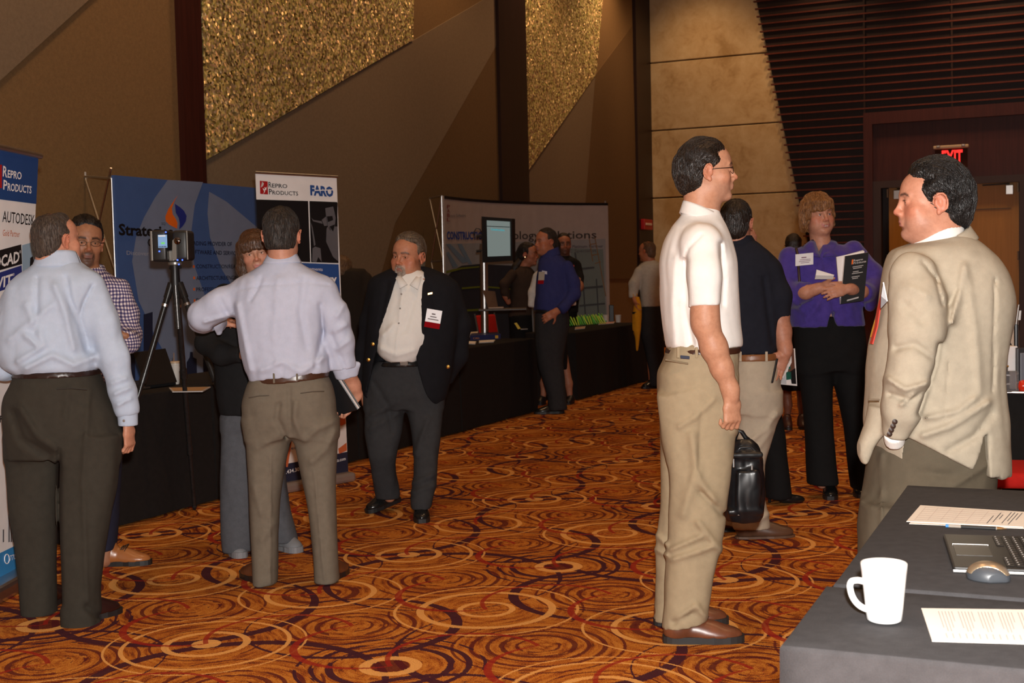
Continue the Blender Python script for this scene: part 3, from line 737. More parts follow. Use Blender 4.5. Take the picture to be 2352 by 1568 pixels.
def econe(a, b, ra, rb, wdir, flat_a=False, flat_b=False):
    """cone with an elliptical section; ra, rb = (half width along wdir, half depth)"""
    a = np.asarray(a, float); b = np.asarray(b, float); ab = b - a; L = np.linalg.norm(ab) + 1e-9; ax = ab / L
    w = np.asarray(wdir, float); w = nrm(w - ax * (w @ ax)); v = np.cross(ax, w); m = max(max(ra), max(rb))
    def fn(X, Y, Z):
        x = X - a[0]; y = Y - a[1]; z = Z - a[2]
        tt = (x * ax[0] + y * ax[1] + z * ax[2]); t = np.clip(tt / L, 0, 1)
        rw = ra[0] + (rb[0] - ra[0]) * t; rv = ra[1] + (rb[1] - ra[1]) * t
        e = tt - t * L
        pw = x * w[0] + y * w[1] + z * w[2]; pv = x * v[0] + y * v[1] + z * v[2]
        rm = np.minimum(rw, rv)
        q2 = (pw / rw) ** 2 + (pv / rv) ** 2 + (e / rm) ** 2; q = np.sqrt(q2)
        g = np.sqrt((pw / rw ** 2) ** 2 + (pv / rv ** 2) ** 2 + (e / rm ** 2) ** 2) + 1e-6
        d = np.where(q > .3, q * (q - 1) / g, -.7 * rm)
        if flat_b: d = np.maximum(d, tt - L)
        if flat_a: d = np.maximum(d, -tt)
        return d
    return fn, np.minimum(a, b) - m, np.maximum(a, b) + m

def ell(c, r, R=None):
    c = np.asarray(c, float); r = np.asarray(r, float); R = np.eye(3) if R is None else R
    ext = np.sqrt(((R * r[None, :]) ** 2).sum(1))
    def fn(X, Y, Z):
        x = X - c[0]; y = Y - c[1]; z = Z - c[2]
        u = [(x * R[0, i] + y * R[1, i] + z * R[2, i]) / r[i] for i in range(3)]
        k0 = np.sqrt(u[0] ** 2 + u[1] ** 2 + u[2] ** 2)
        k1 = np.sqrt((u[0] / r[0]) ** 2 + (u[1] / r[1]) ** 2 + (u[2] / r[2]) ** 2) + 1e-6
        return np.where(k0 > .25, k0 * (k0 - 1) / k1, -.75 * r.min())
    return fn, c - ext, c + ext

def obox(c, h, R=None, rd=0.0):
    c = np.asarray(c, float); h = np.asarray(h, float); R = np.eye(3) if R is None else R
    ext = (np.abs(R) * h[None, :]).sum(1)
    def fn(X, Y, Z):
        x = X - c[0]; y = Y - c[1]; z = Z - c[2]
        q = [np.abs(x * R[0, i] + y * R[1, i] + z * R[2, i]) - h[i] + rd for i in range(3)]
        out = np.sqrt(sum(np.maximum(a, 0) ** 2 for a in q)); ins = np.minimum(np.maximum(np.maximum(q[0], q[1]), q[2]), 0)
        return out + ins - rd
    return fn, c - ext, c + ext

def pchip(x, y, xi):
    x = np.asarray(x, float); y = np.asarray(y, float)
    if len(x) == 2: return np.interp(xi, x, y)
    h = np.diff(x); d = np.diff(y) / h; m = np.zeros(len(x))
    m[0], m[-1] = d[0], d[-1]
    for i in range(1, len(x) - 1):
        if d[i - 1] * d[i] > 0:
            w1 = 2 * h[i] + h[i - 1]; w2 = h[i] + 2 * h[i - 1]; m[i] = (w1 + w2) / (w1 / d[i - 1] + w2 / d[i])
    xi = np.clip(xi, x[0], x[-1]); k = np.clip(np.searchsorted(x, xi) - 1, 0, len(x) - 2); t = (xi - x[k]) / h[k]
    return (y[k] * (1 + 2 * t) * (1 - t) ** 2 + m[k] * h[k] * t * (1 - t) ** 2 + y[k + 1] * t * t * (3 - 2 * t) + m[k + 1] * h[k] * t * t * (t - 1))

def loft(secs, n=2.3, yaw=0.0, lo=True, hi=True, tilt=0.0):
    """secs: (z, cx, cy, rx, ry); stacked super-ellipses.  tilt = dz/dx of the end caps"""
    S = np.array(sorted(secs), float); z = S[:, 0]; mr = S[:, 3:].max() + .03; cs, sn = math.cos(yaw), math.sin(yaw)
    def fn(X, Y, Z):
        zz = np.clip(Z, z[0], z[-1])
        cx, cy, rx, ry = (pchip(z, S[:, i], zz) for i in (1, 2, 3, 4))
        x = X - cx; y = Y - cy
        ax = np.abs(x * cs + y * sn) / rx; ay = np.abs(-x * sn + y * cs) / ry
        q = (ax ** n + ay ** n + 1e-9) ** (1 / n)
        g = np.sqrt((ax ** (n - 1) / rx) ** 2 + (ay ** (n - 1) / ry) ** 2) / q ** (n - 1)
        d = np.where(q > .25, (q - 1) / np.maximum(g, .4 / np.maximum(rx, ry)), -.75 * np.minimum(rx, ry))
        e = tilt * (X - S[0, 1]) if tilt else 0
        if lo: d = np.maximum(d, z[0] + e - Z)
        if hi: d = np.maximum(d, Z - z[-1] - e)
        return d
    return fn, np.array([S[:, 1].min() - mr, S[:, 2].min() - mr, z[0] - .02]), np.array([S[:, 1].max() + mr, S[:, 2].max() + mr, z[-1] + .02])

def axis_steps(lo, hi, step, fine):
    out = [lo]; p = lo
    while p < hi:
        st = step
        for a, b, f in fine:
            if a - st <= p <= b: st = min(st, f)
        p += st; out.append(p)
    return np.array(out)

class Field:
    def __init__(s, lo, hi, step, fine=()):
        s.ax = [axis_steps(lo[i], hi[i], step, [(f[0][i], f[1][i], f[2]) for f in fine]) for i in range(3)]
        s.F = np.full([len(a) for a in s.ax], 1.0, np.float32); s.step = step
    def _win(s, lo, hi, m):
        sl = []
        for i in range(3):
            a = np.searchsorted(s.ax[i], lo[i] - m); b = np.searchsorted(s.ax[i], hi[i] + m)
            if b <= a: return None
            sl.append(slice(a, b))
        return tuple(sl)
    def _eval(s, prim, m):
        fn, lo, hi = prim; w = s._win(lo, hi, m)
        if w is None: return None, None
        X = s.ax[0][w[0]][:, None, None]; Y = s.ax[1][w[1]][None, :, None]; Z = s.ax[2][w[2]][None, None, :]
        d = fn(X, Y, Z); d = np.broadcast_to(d, s.F[w].shape).astype(np.float32)
        return w, d
    def add(s, prim, k=.02):
        w, d = s._eval(prim, k + 2.5 * s.step)
        if w is None: return s
        a = s.F[w]
        if k > 0:
            h = np.maximum(k - np.abs(a - d), 0) / k; s.F[w] = np.minimum(a, d) - h * h * k * .25
        else: s.F[w] = np.minimum(a, d)
        return s
    def sub(s, prim, k=.004):
        w, d = s._eval(prim, k + 2.5 * s.step)
        if w is None: return s
        a = s.F[w]; d = -d
        if k > 0:
            h = np.maximum(k - np.abs(a - d), 0) / k; s.F[w] = np.maximum(a, d) + h * h * k * .25
        else: s.F[w] = np.maximum(a, d)
        return s
    def cut(s, fn):
        """intersect with a function given on the whole grid (positive = removed)"""
        X = s.ax[0][:, None, None]; Y = s.ax[1][None, :, None]; Z = s.ax[2][None, None, :]
        s.F = np.maximum(s.F, np.broadcast_to(fn(X, Y, Z), s.F.shape).astype(np.float32)); return s
    def displace(s, fn, band=.03):
        m = np.abs(s.F) < band; i, j, k = np.nonzero(m)
        p = np.stack([s.ax[0][i], s.ax[1][j], s.ax[2][k]], 1)
        s.F[i, j, k] += fn(p).astype(np.float32); return s
    def mesh(s, smooth=1):
        xs, ys, zs = s.ax; F = s.F
        F[0] = F[-1] = 1; F[:, 0] = F[:, -1] = 1; F[:, :, 0] = F[:, :, -1] = 1
        S = F < 0
        c = np.zeros([n - 1 for n in F.shape], np.int8)
        for a in (0, 1):
            for b in (0, 1):
                for d in (0, 1): c += S[a:F.shape[0] - 1 + a, b:F.shape[1] - 1 + b, d:F.shape[2] - 1 + d]
        act = (c > 0) & (c < 8); I, J, K = np.nonzero(act); N = len(I)
        if N == 0: return np.zeros((0, 3)), np.zeros((0, 4), int)
        idm = np.full(act.shape, -1, np.int32); idm[I, J, K] = np.arange(N)
        V = {(a, b, d): F[I + a, J + b, K + d] for a in (0, 1) for b in (0, 1) for d in (0, 1)}
        acc = np.zeros((N, 3)); cnt = np.zeros(N)
        cor = list(V)
        for p in cor:
            for axis in range(3):
                if p[axis] == 0:
                    q = list(p); q[axis] = 1; q = tuple(q); va, vb = V[p], V[q]
                    m = (va < 0) != (vb < 0); t = np.where(m, va / np.where(m, va - vb, 1), 0)
                    for i in range(3): acc[:, i] += np.where(m, t if i == axis else p[i], 0)
                    cnt += m
        fr = acc / cnt[:, None]
        v = np.stack([xs[I] + fr[:, 0] * (xs[I + 1] - xs[I]), ys[J] + fr[:, 1] * (ys[J + 1] - ys[J]), zs[K] + fr[:, 2] * (zs[K + 1] - zs[K])], 1)
        qs = []
        def quad(inside, a, b, c_, d):
            q = np.stack([a, b, c_, d], 1); q[~inside] = q[~inside][:, ::-1]; qs.append(q)
        m = S[:-1, 1:-1, 1:-1] != S[1:, 1:-1, 1:-1]; i, j, k = np.nonzero(m); j = j + 1; k = k + 1
        quad(S[i, j, k], idm[i, j - 1, k - 1], idm[i, j, k - 1], idm[i, j, k], idm[i, j - 1, k])
        m = S[1:-1, :-1, 1:-1] != S[1:-1, 1:, 1:-1]; i, j, k = np.nonzero(m); i = i + 1; k = k + 1
        quad(S[i, j, k], idm[i - 1, j, k - 1], idm[i - 1, j, k], idm[i, j, k], idm[i, j, k - 1])
        m = S[1:-1, 1:-1, :-1] != S[1:-1, 1:-1, 1:]; i, j, k = np.nonzero(m); i = i + 1; j = j + 1
        quad(S[i, j, k], idm[i - 1, j - 1, k], idm[i, j - 1, k], idm[i, j, k], idm[i - 1, j, k])
        q = np.concatenate(qs)
        e0 = np.concatenate([q[:, 0], q[:, 1], q[:, 2], q[:, 3]]); e1 = np.concatenate([q[:, 1], q[:, 2], q[:, 3], q[:, 0]])
        # keep the big pieces only
        lab = np.arange(N)
        for _ in range(60):
            n2 = lab.copy(); np.minimum.at(n2, e0, lab[e1]); np.minimum.at(n2, e1, lab[e0]); n2 = n2[n2]; n2 = n2[n2]
            if (n2 == lab).all(): break
            lab = n2
        num = np.bincount(lab, minlength=N); big = num[lab] >= max(60, .02 * num.max())
        if not big.all():
            rm = np.cumsum(big) - 1; q = rm[q[big[q[:, 0]]]]; v = v[big]; N = len(v)
            e0 = np.concatenate([q[:, 0], q[:, 1], q[:, 2], q[:, 3]]); e1 = np.concatenate([q[:, 1], q[:, 2], q[:, 3], q[:, 0]])
        deg = np.maximum(np.bincount(e0, minlength=N) + np.bincount(e1, minlength=N), 1)
        for _ in range(smooth):
            for i in range(3):
                a = (np.bincount(e0, v[e1, i], N) + np.bincount(e1, v[e0, i], N)) / deg
                v[:, i] += .5 * (a - v[:, i])
        return v, q

def np_mesh(name, v, q, mat, off, colors=None):
    me = bpy.data.meshes.new(name); n, m = len(v), len(q)
    me.vertices.add(n); me.vertices.foreach_set('co', (v - off).astype(np.float32).ravel())
    me.loops.add(4 * m); me.loops.foreach_set('vertex_index', q.astype(np.int32).ravel())
    me.polygons.add(m); me.polygons.foreach_set('loop_start', np.arange(0, 4 * m, 4, dtype=np.int32))
    try: me.polygons.foreach_set('loop_total', np.full(m, 4, np.int32))
    except Exception: pass
    me.update(calc_edges=True)
    me.polygons.foreach_set('use_smooth', np.ones(m, bool))
    if mat: me.materials.append(mat)
    if colors is not None:
        at = me.color_attributes.new('Col', 'FLOAT_COLOR', 'POINT')
        at.data.foreach_set('color', np.concatenate([colors, np.ones((n, 1))], 1).astype(np.float32).ravel())
    me.validate(); return me

# ------------------------------------------------------------------ skin, hair
def skin_material():
    t = NT('skin'); b = t.b
    a = t.n('ShaderNodeVertexColor'); a.layer_name = 'Col'
    n = t.noise(t.obj(), 55, 5, .65); n2 = t.noise(t.obj(), 300, 2)
    c = t.mix(.45, a.outputs[0], t.ramp(n, [(.32, (.70, .55, .50, 1)), (.66, (1.08, 1.06, 1.05, 1))]), 'MULTIPLY')
    t.l(c, b.inputs['Base Color']); b.inputs['Roughness'].default_value = .5; b.inputs['Specular IOR Level'].default_value = .35
    b.inputs['Subsurface Weight'].default_value = .0
    t.bump(n2, .12, .003); return t.m
M_SKIN = skin_material()
def hair_material(name, c0, c1, rough=.42):
    if name in MATS: return MATS[name]
    t = NT(name); b = t.b; ob = t.obj()
    n = t.noise(t.scale(ob, 160, 160, 40), 1.0, 3, .6, .6)
    t.l(t.ramp(n, [(.35, c0), (.68, c1)]), b.inputs['Base Color'])
    b.inputs['Roughness'].default_value = rough; b.inputs['Specular IOR Level'].default_value = .45
    t.bump(n, .8, .006); MATS[name] = t.m; return t.m

class Head:
    """local axes: x = person's right, y = face direction, z = up; origin at eye level in the skull's middle"""
    def __init__(s, c, height, yaw, pitch=0, roll=0):
        s.k = height / .235; s.c = np.asarray(c, float)
        y, p, r = (math.radians(a) for a in (yaw, pitch, roll))
        f = np.array([math.sin(y), -math.cos(y), 0]); up = np.array([0, 0, 1.]); rt = np.cross(f, up)
        f2 = f * math.cos(p) + up * math.sin(p); up2 = up * math.cos(p) - f * math.sin(p)
        rt2 = rt * math.cos(r) + up2 * math.sin(r); up3 = up2 * math.cos(r) - rt * math.sin(r)
        s.R = np.stack([rt2, f2, up3], 1)
    def w(s, x, y, z): return s.c + s.R @ (np.array([x, y, z]) * s.k)
    def loc(s, p): return ((p - s.c) @ s.R) / s.k
    def e(s, c, r, tilt=None):
        R = s.R
        if tilt is not None:
            ax, ang = tilt; ang = math.radians(ang); cs, sn = math.cos(ang), math.sin(ang)
            T = {'x': np.array([[1, 0, 0], [0, cs, -sn], [0, sn, cs]]), 'y': np.array([[cs, 0, sn], [0, 1, 0], [-sn, 0, cs]]), 'z': np.array([[cs, -sn, 0], [sn, cs, 0], [0, 0, 1]])}[ax]
            R = s.R @ T
        return ell(s.w(*c), np.array(r) * s.k, R)
    def rc(s, a, b, ra, rb): return rcone(s.w(*a), s.w(*b), ra * s.k, rb * s.k)

def head_sdf(F, H, jaw=1.0, nose=1.0, heavy=0.0, smile=False):
    k = H.k
    F.add(H.e((0, -.012, .036), (.073, .093, .081)), .01 * k)
    F.add(H.e((0, .028, -.012), (.063, .060, .088)), .03 * k)
    F.add(H.e((0, .030, .040), (.059, .060, .050)), .03 * k)
    F.add(H.e((0, .030, -.062), (.053 * jaw, .052, .050)), .03 * k)
    F.add(H.e((0, .073, -.098), (.023, .018, .017)), .022 * k)
    for sx in (-1, 1):
        F.add(H.e((sx * .042 * jaw, .004, -.066), (.018, .030, .026)), .025 * k)
        F.add(H.e((sx * .043, .056, -.026), (.022 + heavy * .01, .022, .020)), .02 * k)
        if heavy: F.add(H.e((sx * .040, .045, -.062), (.026, .032, .032)), .03 * k)
        F.add(H.rc((sx * .010, .088, .021), (sx * .044, .076, .020), .008, .007), .014 * k)
        F.sub(H.e((sx * .031, .098, .000), (.017, .018, .0105)), .016 * k)
        # lids
        F.add(H.e((sx * .031, .0775, .000), (.0155, .0125, .0115)), .003 * k)
        F.sub(H.e((sx * .031, .092, -.0012), (.0112, .010, .0036)), .0015 * k)
        F.add(H.rc((sx * .018, .089, .0055), (sx * .043, .080, .0045), .0028, .0024), .003 * k)
    if heavy:
        F.add(H.e((0, .020, -.098), (.045, .050, .028)), .03 * k)
    F.add(H.rc((0, .087, .014), (0, .090 + .017 * nose, -.027), .0065, .0090), .014 * k)
    F.add(H.e((0, .092 + .015 * nose, -.031), (.0110, .0115, .0092)), .008 * k)
    for sx in (-1, 1):
        F.add(H.e((sx * .0122, .097, -.0355), (.0072, .0100, .0072)), .006 * k)
        F.sub(H.e((sx * .0065, .101, -.0425), (.0035, .005, .0035)), .002 * k)
    F.add(H.e((0, .085, -.054), (.022, .012, .014)), .016 * k)
    if smile:
        up = [(-.027, .082, -.0555), (-.014, .0945, -.0610), (0, .0985, -.0625), (.014, .0945, -.0610), (.027, .082, -.0555)]
        lo = [(-.026, .082, -.0580), (-.014, .0920, -.0715), (0, .0955, -.0750), (.014, .0920, -.0715), (.026, .082, -.0580)]
        F.add(H.e((0, .083, -.066), (.024, .010, .012)), .012 * k)
        for q in (up, lo):
            for i in range(4): F.add(H.rc(q[i], q[i + 1], .0036 if i in (1, 2) else .0034, .0036), .004 * k)
        F.sub(H.e((0, .101, -.0672), (.017, .0085, .0046)), .002 * k)
        for sx in (-1, 1): F.sub(H.rc((sx * .024, .097, -.034), (sx * .037, .088, -.062), .0022, .0022), .006 * k)
    else:
        F.add(H.e((0, .0905, -.0605), (.0235, .0095, .0055)), .006 * k)
        F.add(H.e((0, .0885, -.0705), (.0205, .0095, .0065)), .006 * k)
        F.sub(H.rc((-.021, .096, -.0655), (.021, .096, -.0655), .0016, .0016), .003 * k)
        F.sub(H.rc((-.008, .1005, -.0655), (.008, .1005, -.0655), .002, .002), .003 * k)
    F.sub(H.e((0, .094, -.0815), (.020, .007, .004)), .008 * k)
    for sx in (-1, 1):
        F.add(H.e((sx * .077, -.012, -.006), (.010, .018, .030), ('x', -12)), .006 * k)
        rim = [H.w(sx * (.085 + .003 * math.sin(q) + .004 * (math.cos(q) > .3)), -.012 - .0175 * math.cos(q) + .004 * math.sin(q), .0 + .027 * math.sin(q) - .004) for q in np.linspace(-1.3, 2.75, 9)]
        for r0, r1 in zip(rim[:-1], rim[1:]): F.add(rcone(r0, r1, .0036 * k, .0036 * k), .003 * k)
        F.add(H.e((sx * .080, -.006, -.034), (.006, .009, .010)), .004 * k)
        F.sub(H.e((sx * .088, -.008, -.003), (.0085, .0095, .018), ('x', -12)), .004 * k)
        F.add(H.rc((sx * .078, .005, -.014), (sx * .077, .005, -.004), .004, .004), .004 * k)

def head_colors(v, H, base, col, lips=(.50, .20, .17), brow=None, beard=None, blush=.25, brow_w=1.0, teeth=False):
    """colours on the skin mesh (v world) around the head H"""
    L = H.loc(v); near = (np.abs(L) < .16).all(1)
    def blend(w, c):
        w = (w * near)[:, None]; col[:] = col * (1 - w) + np.array(c)[None] * w
    x, y, z = L.T; ax = np.abs(x)
    def blob(cx, cy, cz, rx, ry, rz, soft=.35):
        q = np.sqrt(((ax - cx) / rx) ** 2 + ((y - cy) / ry) ** 2 + ((z - cz) / rz) ** 2); return np.clip((1 - q) / soft + .5, 0, 1)
    red = np.array(base) * np.array([1.02, .66, .60])
    blend(blush * blob(.045, .07, -.03, .03, .04, .025, 1.0), red)
    blend(.6 * blob(0, .112, -.032, .016, .018, .014, .8), red)
    blend(.55 * blob(.082, -.01, -.005, .02, .03, .04, .6), red)
    if teeth:
        zc = -.0690 + 16 * x * x; m = np.clip(1.5 - np.abs(z - zc) / .0085, 0, 1) * (ax < .028) * (y > .072); blend(m, lips)
        zt = -.0672 + 10 * x * x; blend(1.0 * ((ax < .0165) & (np.abs(z - zt) < .0042) & (y > .076) & (y < .0955)), (.62, .56, .48))
    else:
        blend(blob(0, .100, -.0605, .024, .02, .0050), lips); blend(blob(0, .098, -.0705, .0205, .02, .0062), lips)
    if beard is not None:
        bc, bw, mode = beard
        m = 0
        if mode == 'goatee':
            m = np.maximum(blob(0, .09, -.095, .027, .04, .024, .5), np.maximum(blob(0, .1, -.050, .026, .03, .007, .6), blob(.026, .085, -.072, .008, .03, .025, .6)))
        else:
            low = np.clip((-.040 - z) / .02, 0, 1) * np.clip((y - .0) / .03, 0, 1)
            m = low * (1 - blob(0, .1, -.065, .025, .03, .012, .4))
        blend(bw * m, bc)
    if brow is not None:
        lash = blob(.0305, .088, .0042, .0135, .012, .0020, .6) * (z > .001); blend(.75 * lash, np.array(brow) * .5)
        arc = .0215 + .12 * np.minimum(ax - .012, .024) - .45 * np.maximum(ax - .038, 0)
        m = np.clip(1.4 - np.abs(z - arc) / (.0042 * brow_w), 0, 1) * ((ax > .012) & (ax < .052) & (y > .055))
        blend(.9 * m, brow)
    return col

def hair_sdf(F, H, t=.012, front=.070, temple=.040, nape=-.085, side=-.02, amp=.004, vol=(0, 0, 0), flow='back', bald=0.0, nf=(70, 16, 34), backvol=0.0):
    """short hair: swollen skull minus face and ears"""
    k = H.k
    F.add(H.e((0, -.012 + vol[1], .037 + vol[2]), (.0725 + t + vol[0], .093 + t, .082 + t)), 0)
    F.add(H.e((0, -.055, -.035), (.058 + t * .6, .046 + t, .060)), .03 * k)
    if backvol: F.add(H.e((0, -.085, .01), (.06, .03 + backvol, .06)), .03 * k)
    zs = np.array([-.16, nape - .004, nape + .004, side - .014, side - .004, side + .016, .030, .050, .066, .085, .12])
    ys = np.array([-.3, -.3, -.040, -.034, .012, .022, temple, temple + .008, front - .010, front, front])
    def face(p):
        L = H.loc(p); x, y, z = L.T
        yl = np.interp(z, zs, ys) - 1.0 * np.maximum(np.abs(x) - .040, 0) * np.clip((z - .035) / .03, 0, 1)
        return (y - yl + .003 * vnoise(L * 60)) * k * .85
    X, Y, Z = np.meshgrid(*F.ax, indexing='ij'); p = np.stack([X.ravel(), Y.ravel(), Z.ravel()], 1)
    d = face(p).reshape(F.F.shape).astype(np.float32)
    a = F.F; kk = .010 * k; h = np.maximum(kk - np.abs(a - d), 0) / kk; F.F = np.maximum(a, d) + h * h * kk * .25
    for sx in (-1, 1):
        F.sub(H.e((sx * .084, -.010, -.010), (.020, .025, .036), ('x', -12)), .006 * k)
    if bald:
        F.sub(H.e((0, -.02, .15), (.048 * bald, .075 * bald, .048)), .02 * k)
    def disp(p):
        L = H.loc(p)
        if flow == 'back':
            q = np.stack([L[:, 0] * nf[0], L[:, 1] * nf[1] + L[:, 2] * 18, L[:, 2] * nf[2] + L[:, 1] * 10], 1)
        else:
            q = np.stack([L[:, 0] * nf[0], L[:, 1] * nf[0], L[:, 2] * nf[1]], 1)
        return amp * k * (vnoise(q + 5) + .5 * vnoise(q * 2.1 + 11)) + amp * .8 * k * vnoise(L * 28 + 3)
    F.displace(disp, .03)

def hand_sdf(F, wrist, d, n, thumb, L=.185, curl=(.35, .5, .35), spread=.1, tcurl=.3, topen=.75):
    """d = towards the fingers, n = out of the palm, thumb = +1/-1 picks the side of the thumb"""
    d = nrm(d); n = np.asarray(n, float); n = nrm(n - d * (n @ d)); t = np.cross(d, n) * thumb; k = L / .185; wrist = np.asarray(wrist, float)
    kn = wrist + d * .092 * k
    F.add(econe(wrist - d * .01, wrist + d * .045 * k, (.027 * k, .019 * k), (.037 * k, .0165 * k), t), .012)
    F.add(econe(wrist + d * .045 * k, kn - d * .006 * k, (.037 * k, .0165 * k), (.040 * k, .0135 * k), t), .01)
    F.add(ell(wrist + d * .035 * k + t * .022 * k + n * .008 * k, np.array([.02, .02, .017]) * k), .012)
    for i, (off, ln, r) in enumerate(((.0295, .070, .0092), (.0100, .078, .0094), (-.0095, .073, .0090), (-.0280, .058, .0080))):
        c = kn + t * off * k - n * .001; dirv = nrm(d + t * spread * (1.2 - .8 * i)); ang = 0; kk = 1 + .12 * i
        r *= k; seg = (ln * .47 * k, ln * .31 * k, ln * .24 * k); p = c
        for j in range(3):
            ang += curl[j] * kk
            q = p + (dirv * math.cos(ang) + n * math.sin(ang)) * seg[j]
            F.add(rcone(p, q, r * (1 - .06 * j), r * (.95 - .07 * j)), .005 if j else .008); p = q
    b = wrist + d * .028 * k + t * .026 * k + n * .006 * k
    dv = nrm(d * (1.15 - topen) + t * topen + n * tcurl * .8); m = b + dv * .044 * k
    dv2 = nrm(dv + d * .55 + n * tcurl * .9 - t * tcurl * .5); e = m + dv2 * .033 * k
    F.add(rcone(b, m, .0135 * k, .0105 * k), .012); F.add(rcone(m, e, .0105 * k, .0088 * k), .004)

# ------------------------------------------------------------------ people
class Person:
    def __init__(s, name_label, Y, foot, cat='person', skin=(.50, .27, .18), group=None, base=None):
        s.Y = Y; s.s = Y / FPX; s.skin = np.array(skin) * (.96, .90, .83)
        g = P(foot[0], foot[1], Y) if base is None else np.array(base)
        s.root = thing('person', (g[0], Y, 0), name_label, cat, group); s.off = np.array([g[0], Y, 0.])
        s.heads = []
    def pt(s, x, y, dy=0.0): return P(x, y, s.Y + dy)
    def rows(s, rows, grow=0.0):
        out = []
        for r in rows:
            y, xl, xr, dy, ry = r[:5]
            a = P(xl, y, s.Y + dy); b = P(xr, y, s.Y + dy)
            out.append(((a[2] + b[2]) / 2, (a[0] + b[0]) / 2, s.Y + dy, max((b[0] - a[0]) / 2 + grow, .004), max(ry + grow, .004)))
        return out
    def loft(s, rows, n=2.3, grow=0.0, **kw): return loft(s.rows(rows, grow), n, **kw)
    def chain(s, F, pts, k=.02, flat_end=False, flat_start=False, grow=0.0):
        """pts: (px, py, dy, r_px) poly-line of tapering cones"""
        q = [(s.pt(p[0], p[1], p[2]), p[3] * s.s + grow) for p in pts]
        for i in range(len(q) - 1):
            F.add(rcone(q[i][0], q[i + 1][0], q[i][1], q[i + 1][1], flat_a=flat_start and i == 0, flat_b=flat_end and i == len(q) - 2), k)
    def field(s, x0, y0, x1, y1, dy0, dy1, step, fine=()):
        a = s.pt(x0, y0); b = s.pt(x1, y1); c = s.pt(x0, y1); d = s.pt(x1, y0)
        lo = np.min([a, b, c, d], 0); hi = np.max([a, b, c, d], 0); lo[1] = s.Y + dy0; hi[1] = s.Y + dy1
        ff = []
        for (fx0, fy0, fx1, fy1, fd0, fd1, st) in fine:
            q = np.array([s.pt(fx0, fy0), s.pt(fx1, fy1), s.pt(fx0, fy1), s.pt(fx1, fy0)]); l2 = q.min(0); h2 = q.max(0); l2[1] = s.Y + fd0; h2[1] = s.Y + fd1
            ff.append((l2, h2, st))
        return Field(lo, hi, step, ff)
    def put(s, F, name, mat, smooth=1, parent=None, colors=None, label=None):
        v, q = F.mesh(smooth) if isinstance(F, Field) else F
        off = wpos(parent) if parent is not None else s.off
        me = np_mesh(name, v, q, mat, off, colors(v) if colors else None)
        o = link(name, me, parent if parent is not None else s.root)
        if label: o['label'] = label
        return o
    def head(s, x, ytop, ychin, dy, yaw, pitch=0, roll=0, hair=.012):
        h = (ychin - ytop) * s.s - hair
        c = s.pt(x, (ytop + ychin) / 2 + hair / s.s / 2, dy)
        H = Head(c, h, yaw, pitch, roll); s.H = H; return H
    def hair_field(s, H, step=.0035, pad=.05):
        m = .16 * H.k + pad; return Field(H.c - m, H.c + m, step)
    def folds(s, F, amp=.005, f=(7, 7, 3), seed=0, rid=.5, band=.03, zones=(), strokes=()):
        """wrinkles of cloth: long soft folds + small creases; strokes = drawn creases (poly-line px, width px, amp m)"""
        def fn(p):
            q = p * np.array(f) + seed * 3.17
            wq = q + .6 * np.stack([vnoise(q * .7 + 9), vnoise(q * .7 + 4), vnoise(q * .7 + 1)], 1)
            a = vnoise(wq); r = 1 - np.abs(vnoise(wq * 1.7 + 13)) * 2
            d = 1.35 * amp * ((1 - rid) * a + rid * .7 * r + .25 * vnoise(q * 3.3 + 7))
            for (c, rad, am, ff) in zones:
                cw = s.pt(*c); wgt = np.exp(-((p - cw) ** 2).sum(1) / (rad * s.s) ** 2); zq = p * np.array(ff) + seed
                d += am * wgt * (1 - 2 * np.abs(vnoise(zq + .5 * vnoise(p * 9)[:, None])))
            if strokes:
                r_ = p - CC; w = r_ @ FW; px = 1176 + FPX * (r_ @ CR) / w; py = 784 - FPX * (r_ @ CU) / w
                for (pl, wd, am) in strokes:
                    best = np.full(len(p), 1e9)
                    for (x0, y0), (x1, y1) in zip(pl[:-1], pl[1:]):
                        ex, ey = x1 - x0, y1 - y0; t = np.clip(((px - x0) * ex + (py - y0) * ey) / (ex * ex + ey * ey), 0, 1)
                        best = np.minimum(best, (px - x0 - t * ex) ** 2 + (py - y0 - t * ey) ** 2)
                    d += -1.7 * am * np.exp(-best / wd ** 2)
            return np.clip(d, -.017, .017)
        F.displace(fn, band)
    def eyes(s, H, look=(0, 0), iris=(.10, .05, .03), both=(-1, 1)):
        for sx in both:
            c = H.w(sx * .031, .0752, -.0008); r = .0118 * H.k
            n1, n2 = 14, 10; v = []; f = []; mi = []
            g = nrm(H.R @ np.array([look[0], 1, look[1]])); a = nrm(np.cross(g, [0, 0, 1])); b = np.cross(a, g)
            ths = np.array([0, .12, .22, .40, .52, .7, 1.0, 1.5, 2.1, 3.1])
            for th in ths:
                for j in range(n1):
                    ph = 2 * math.pi * j / n1; v.append(c + r * (g * math.cos(th) + (a * math.cos(ph) + b * math.sin(ph)) * math.sin(th)))
            for i in range(len(ths) - 1):
                for j in range(n1):
                    f.append((i * n1 + j, i * n1 + (j + 1) % n1, (i + 1) * n1 + (j + 1) % n1, (i + 1) * n1 + j)); mi.append(2 if i < 2 else (1 if i < 4 else 0))
            me = mesh_from('eye', [q - s.off for q in v], f, simple('eye_white', (.72, .68, .64, 1), .15), True)
            me.materials.append(simple('iris_%d' % int(iris[0] * 1000), iris + (1,), .1)); me.materials.append(simple('pupil', (.004, .004, .004, 1), .1))
            me.polygons.foreach_set('material_index', mi)
            link('eye', me, s.root)
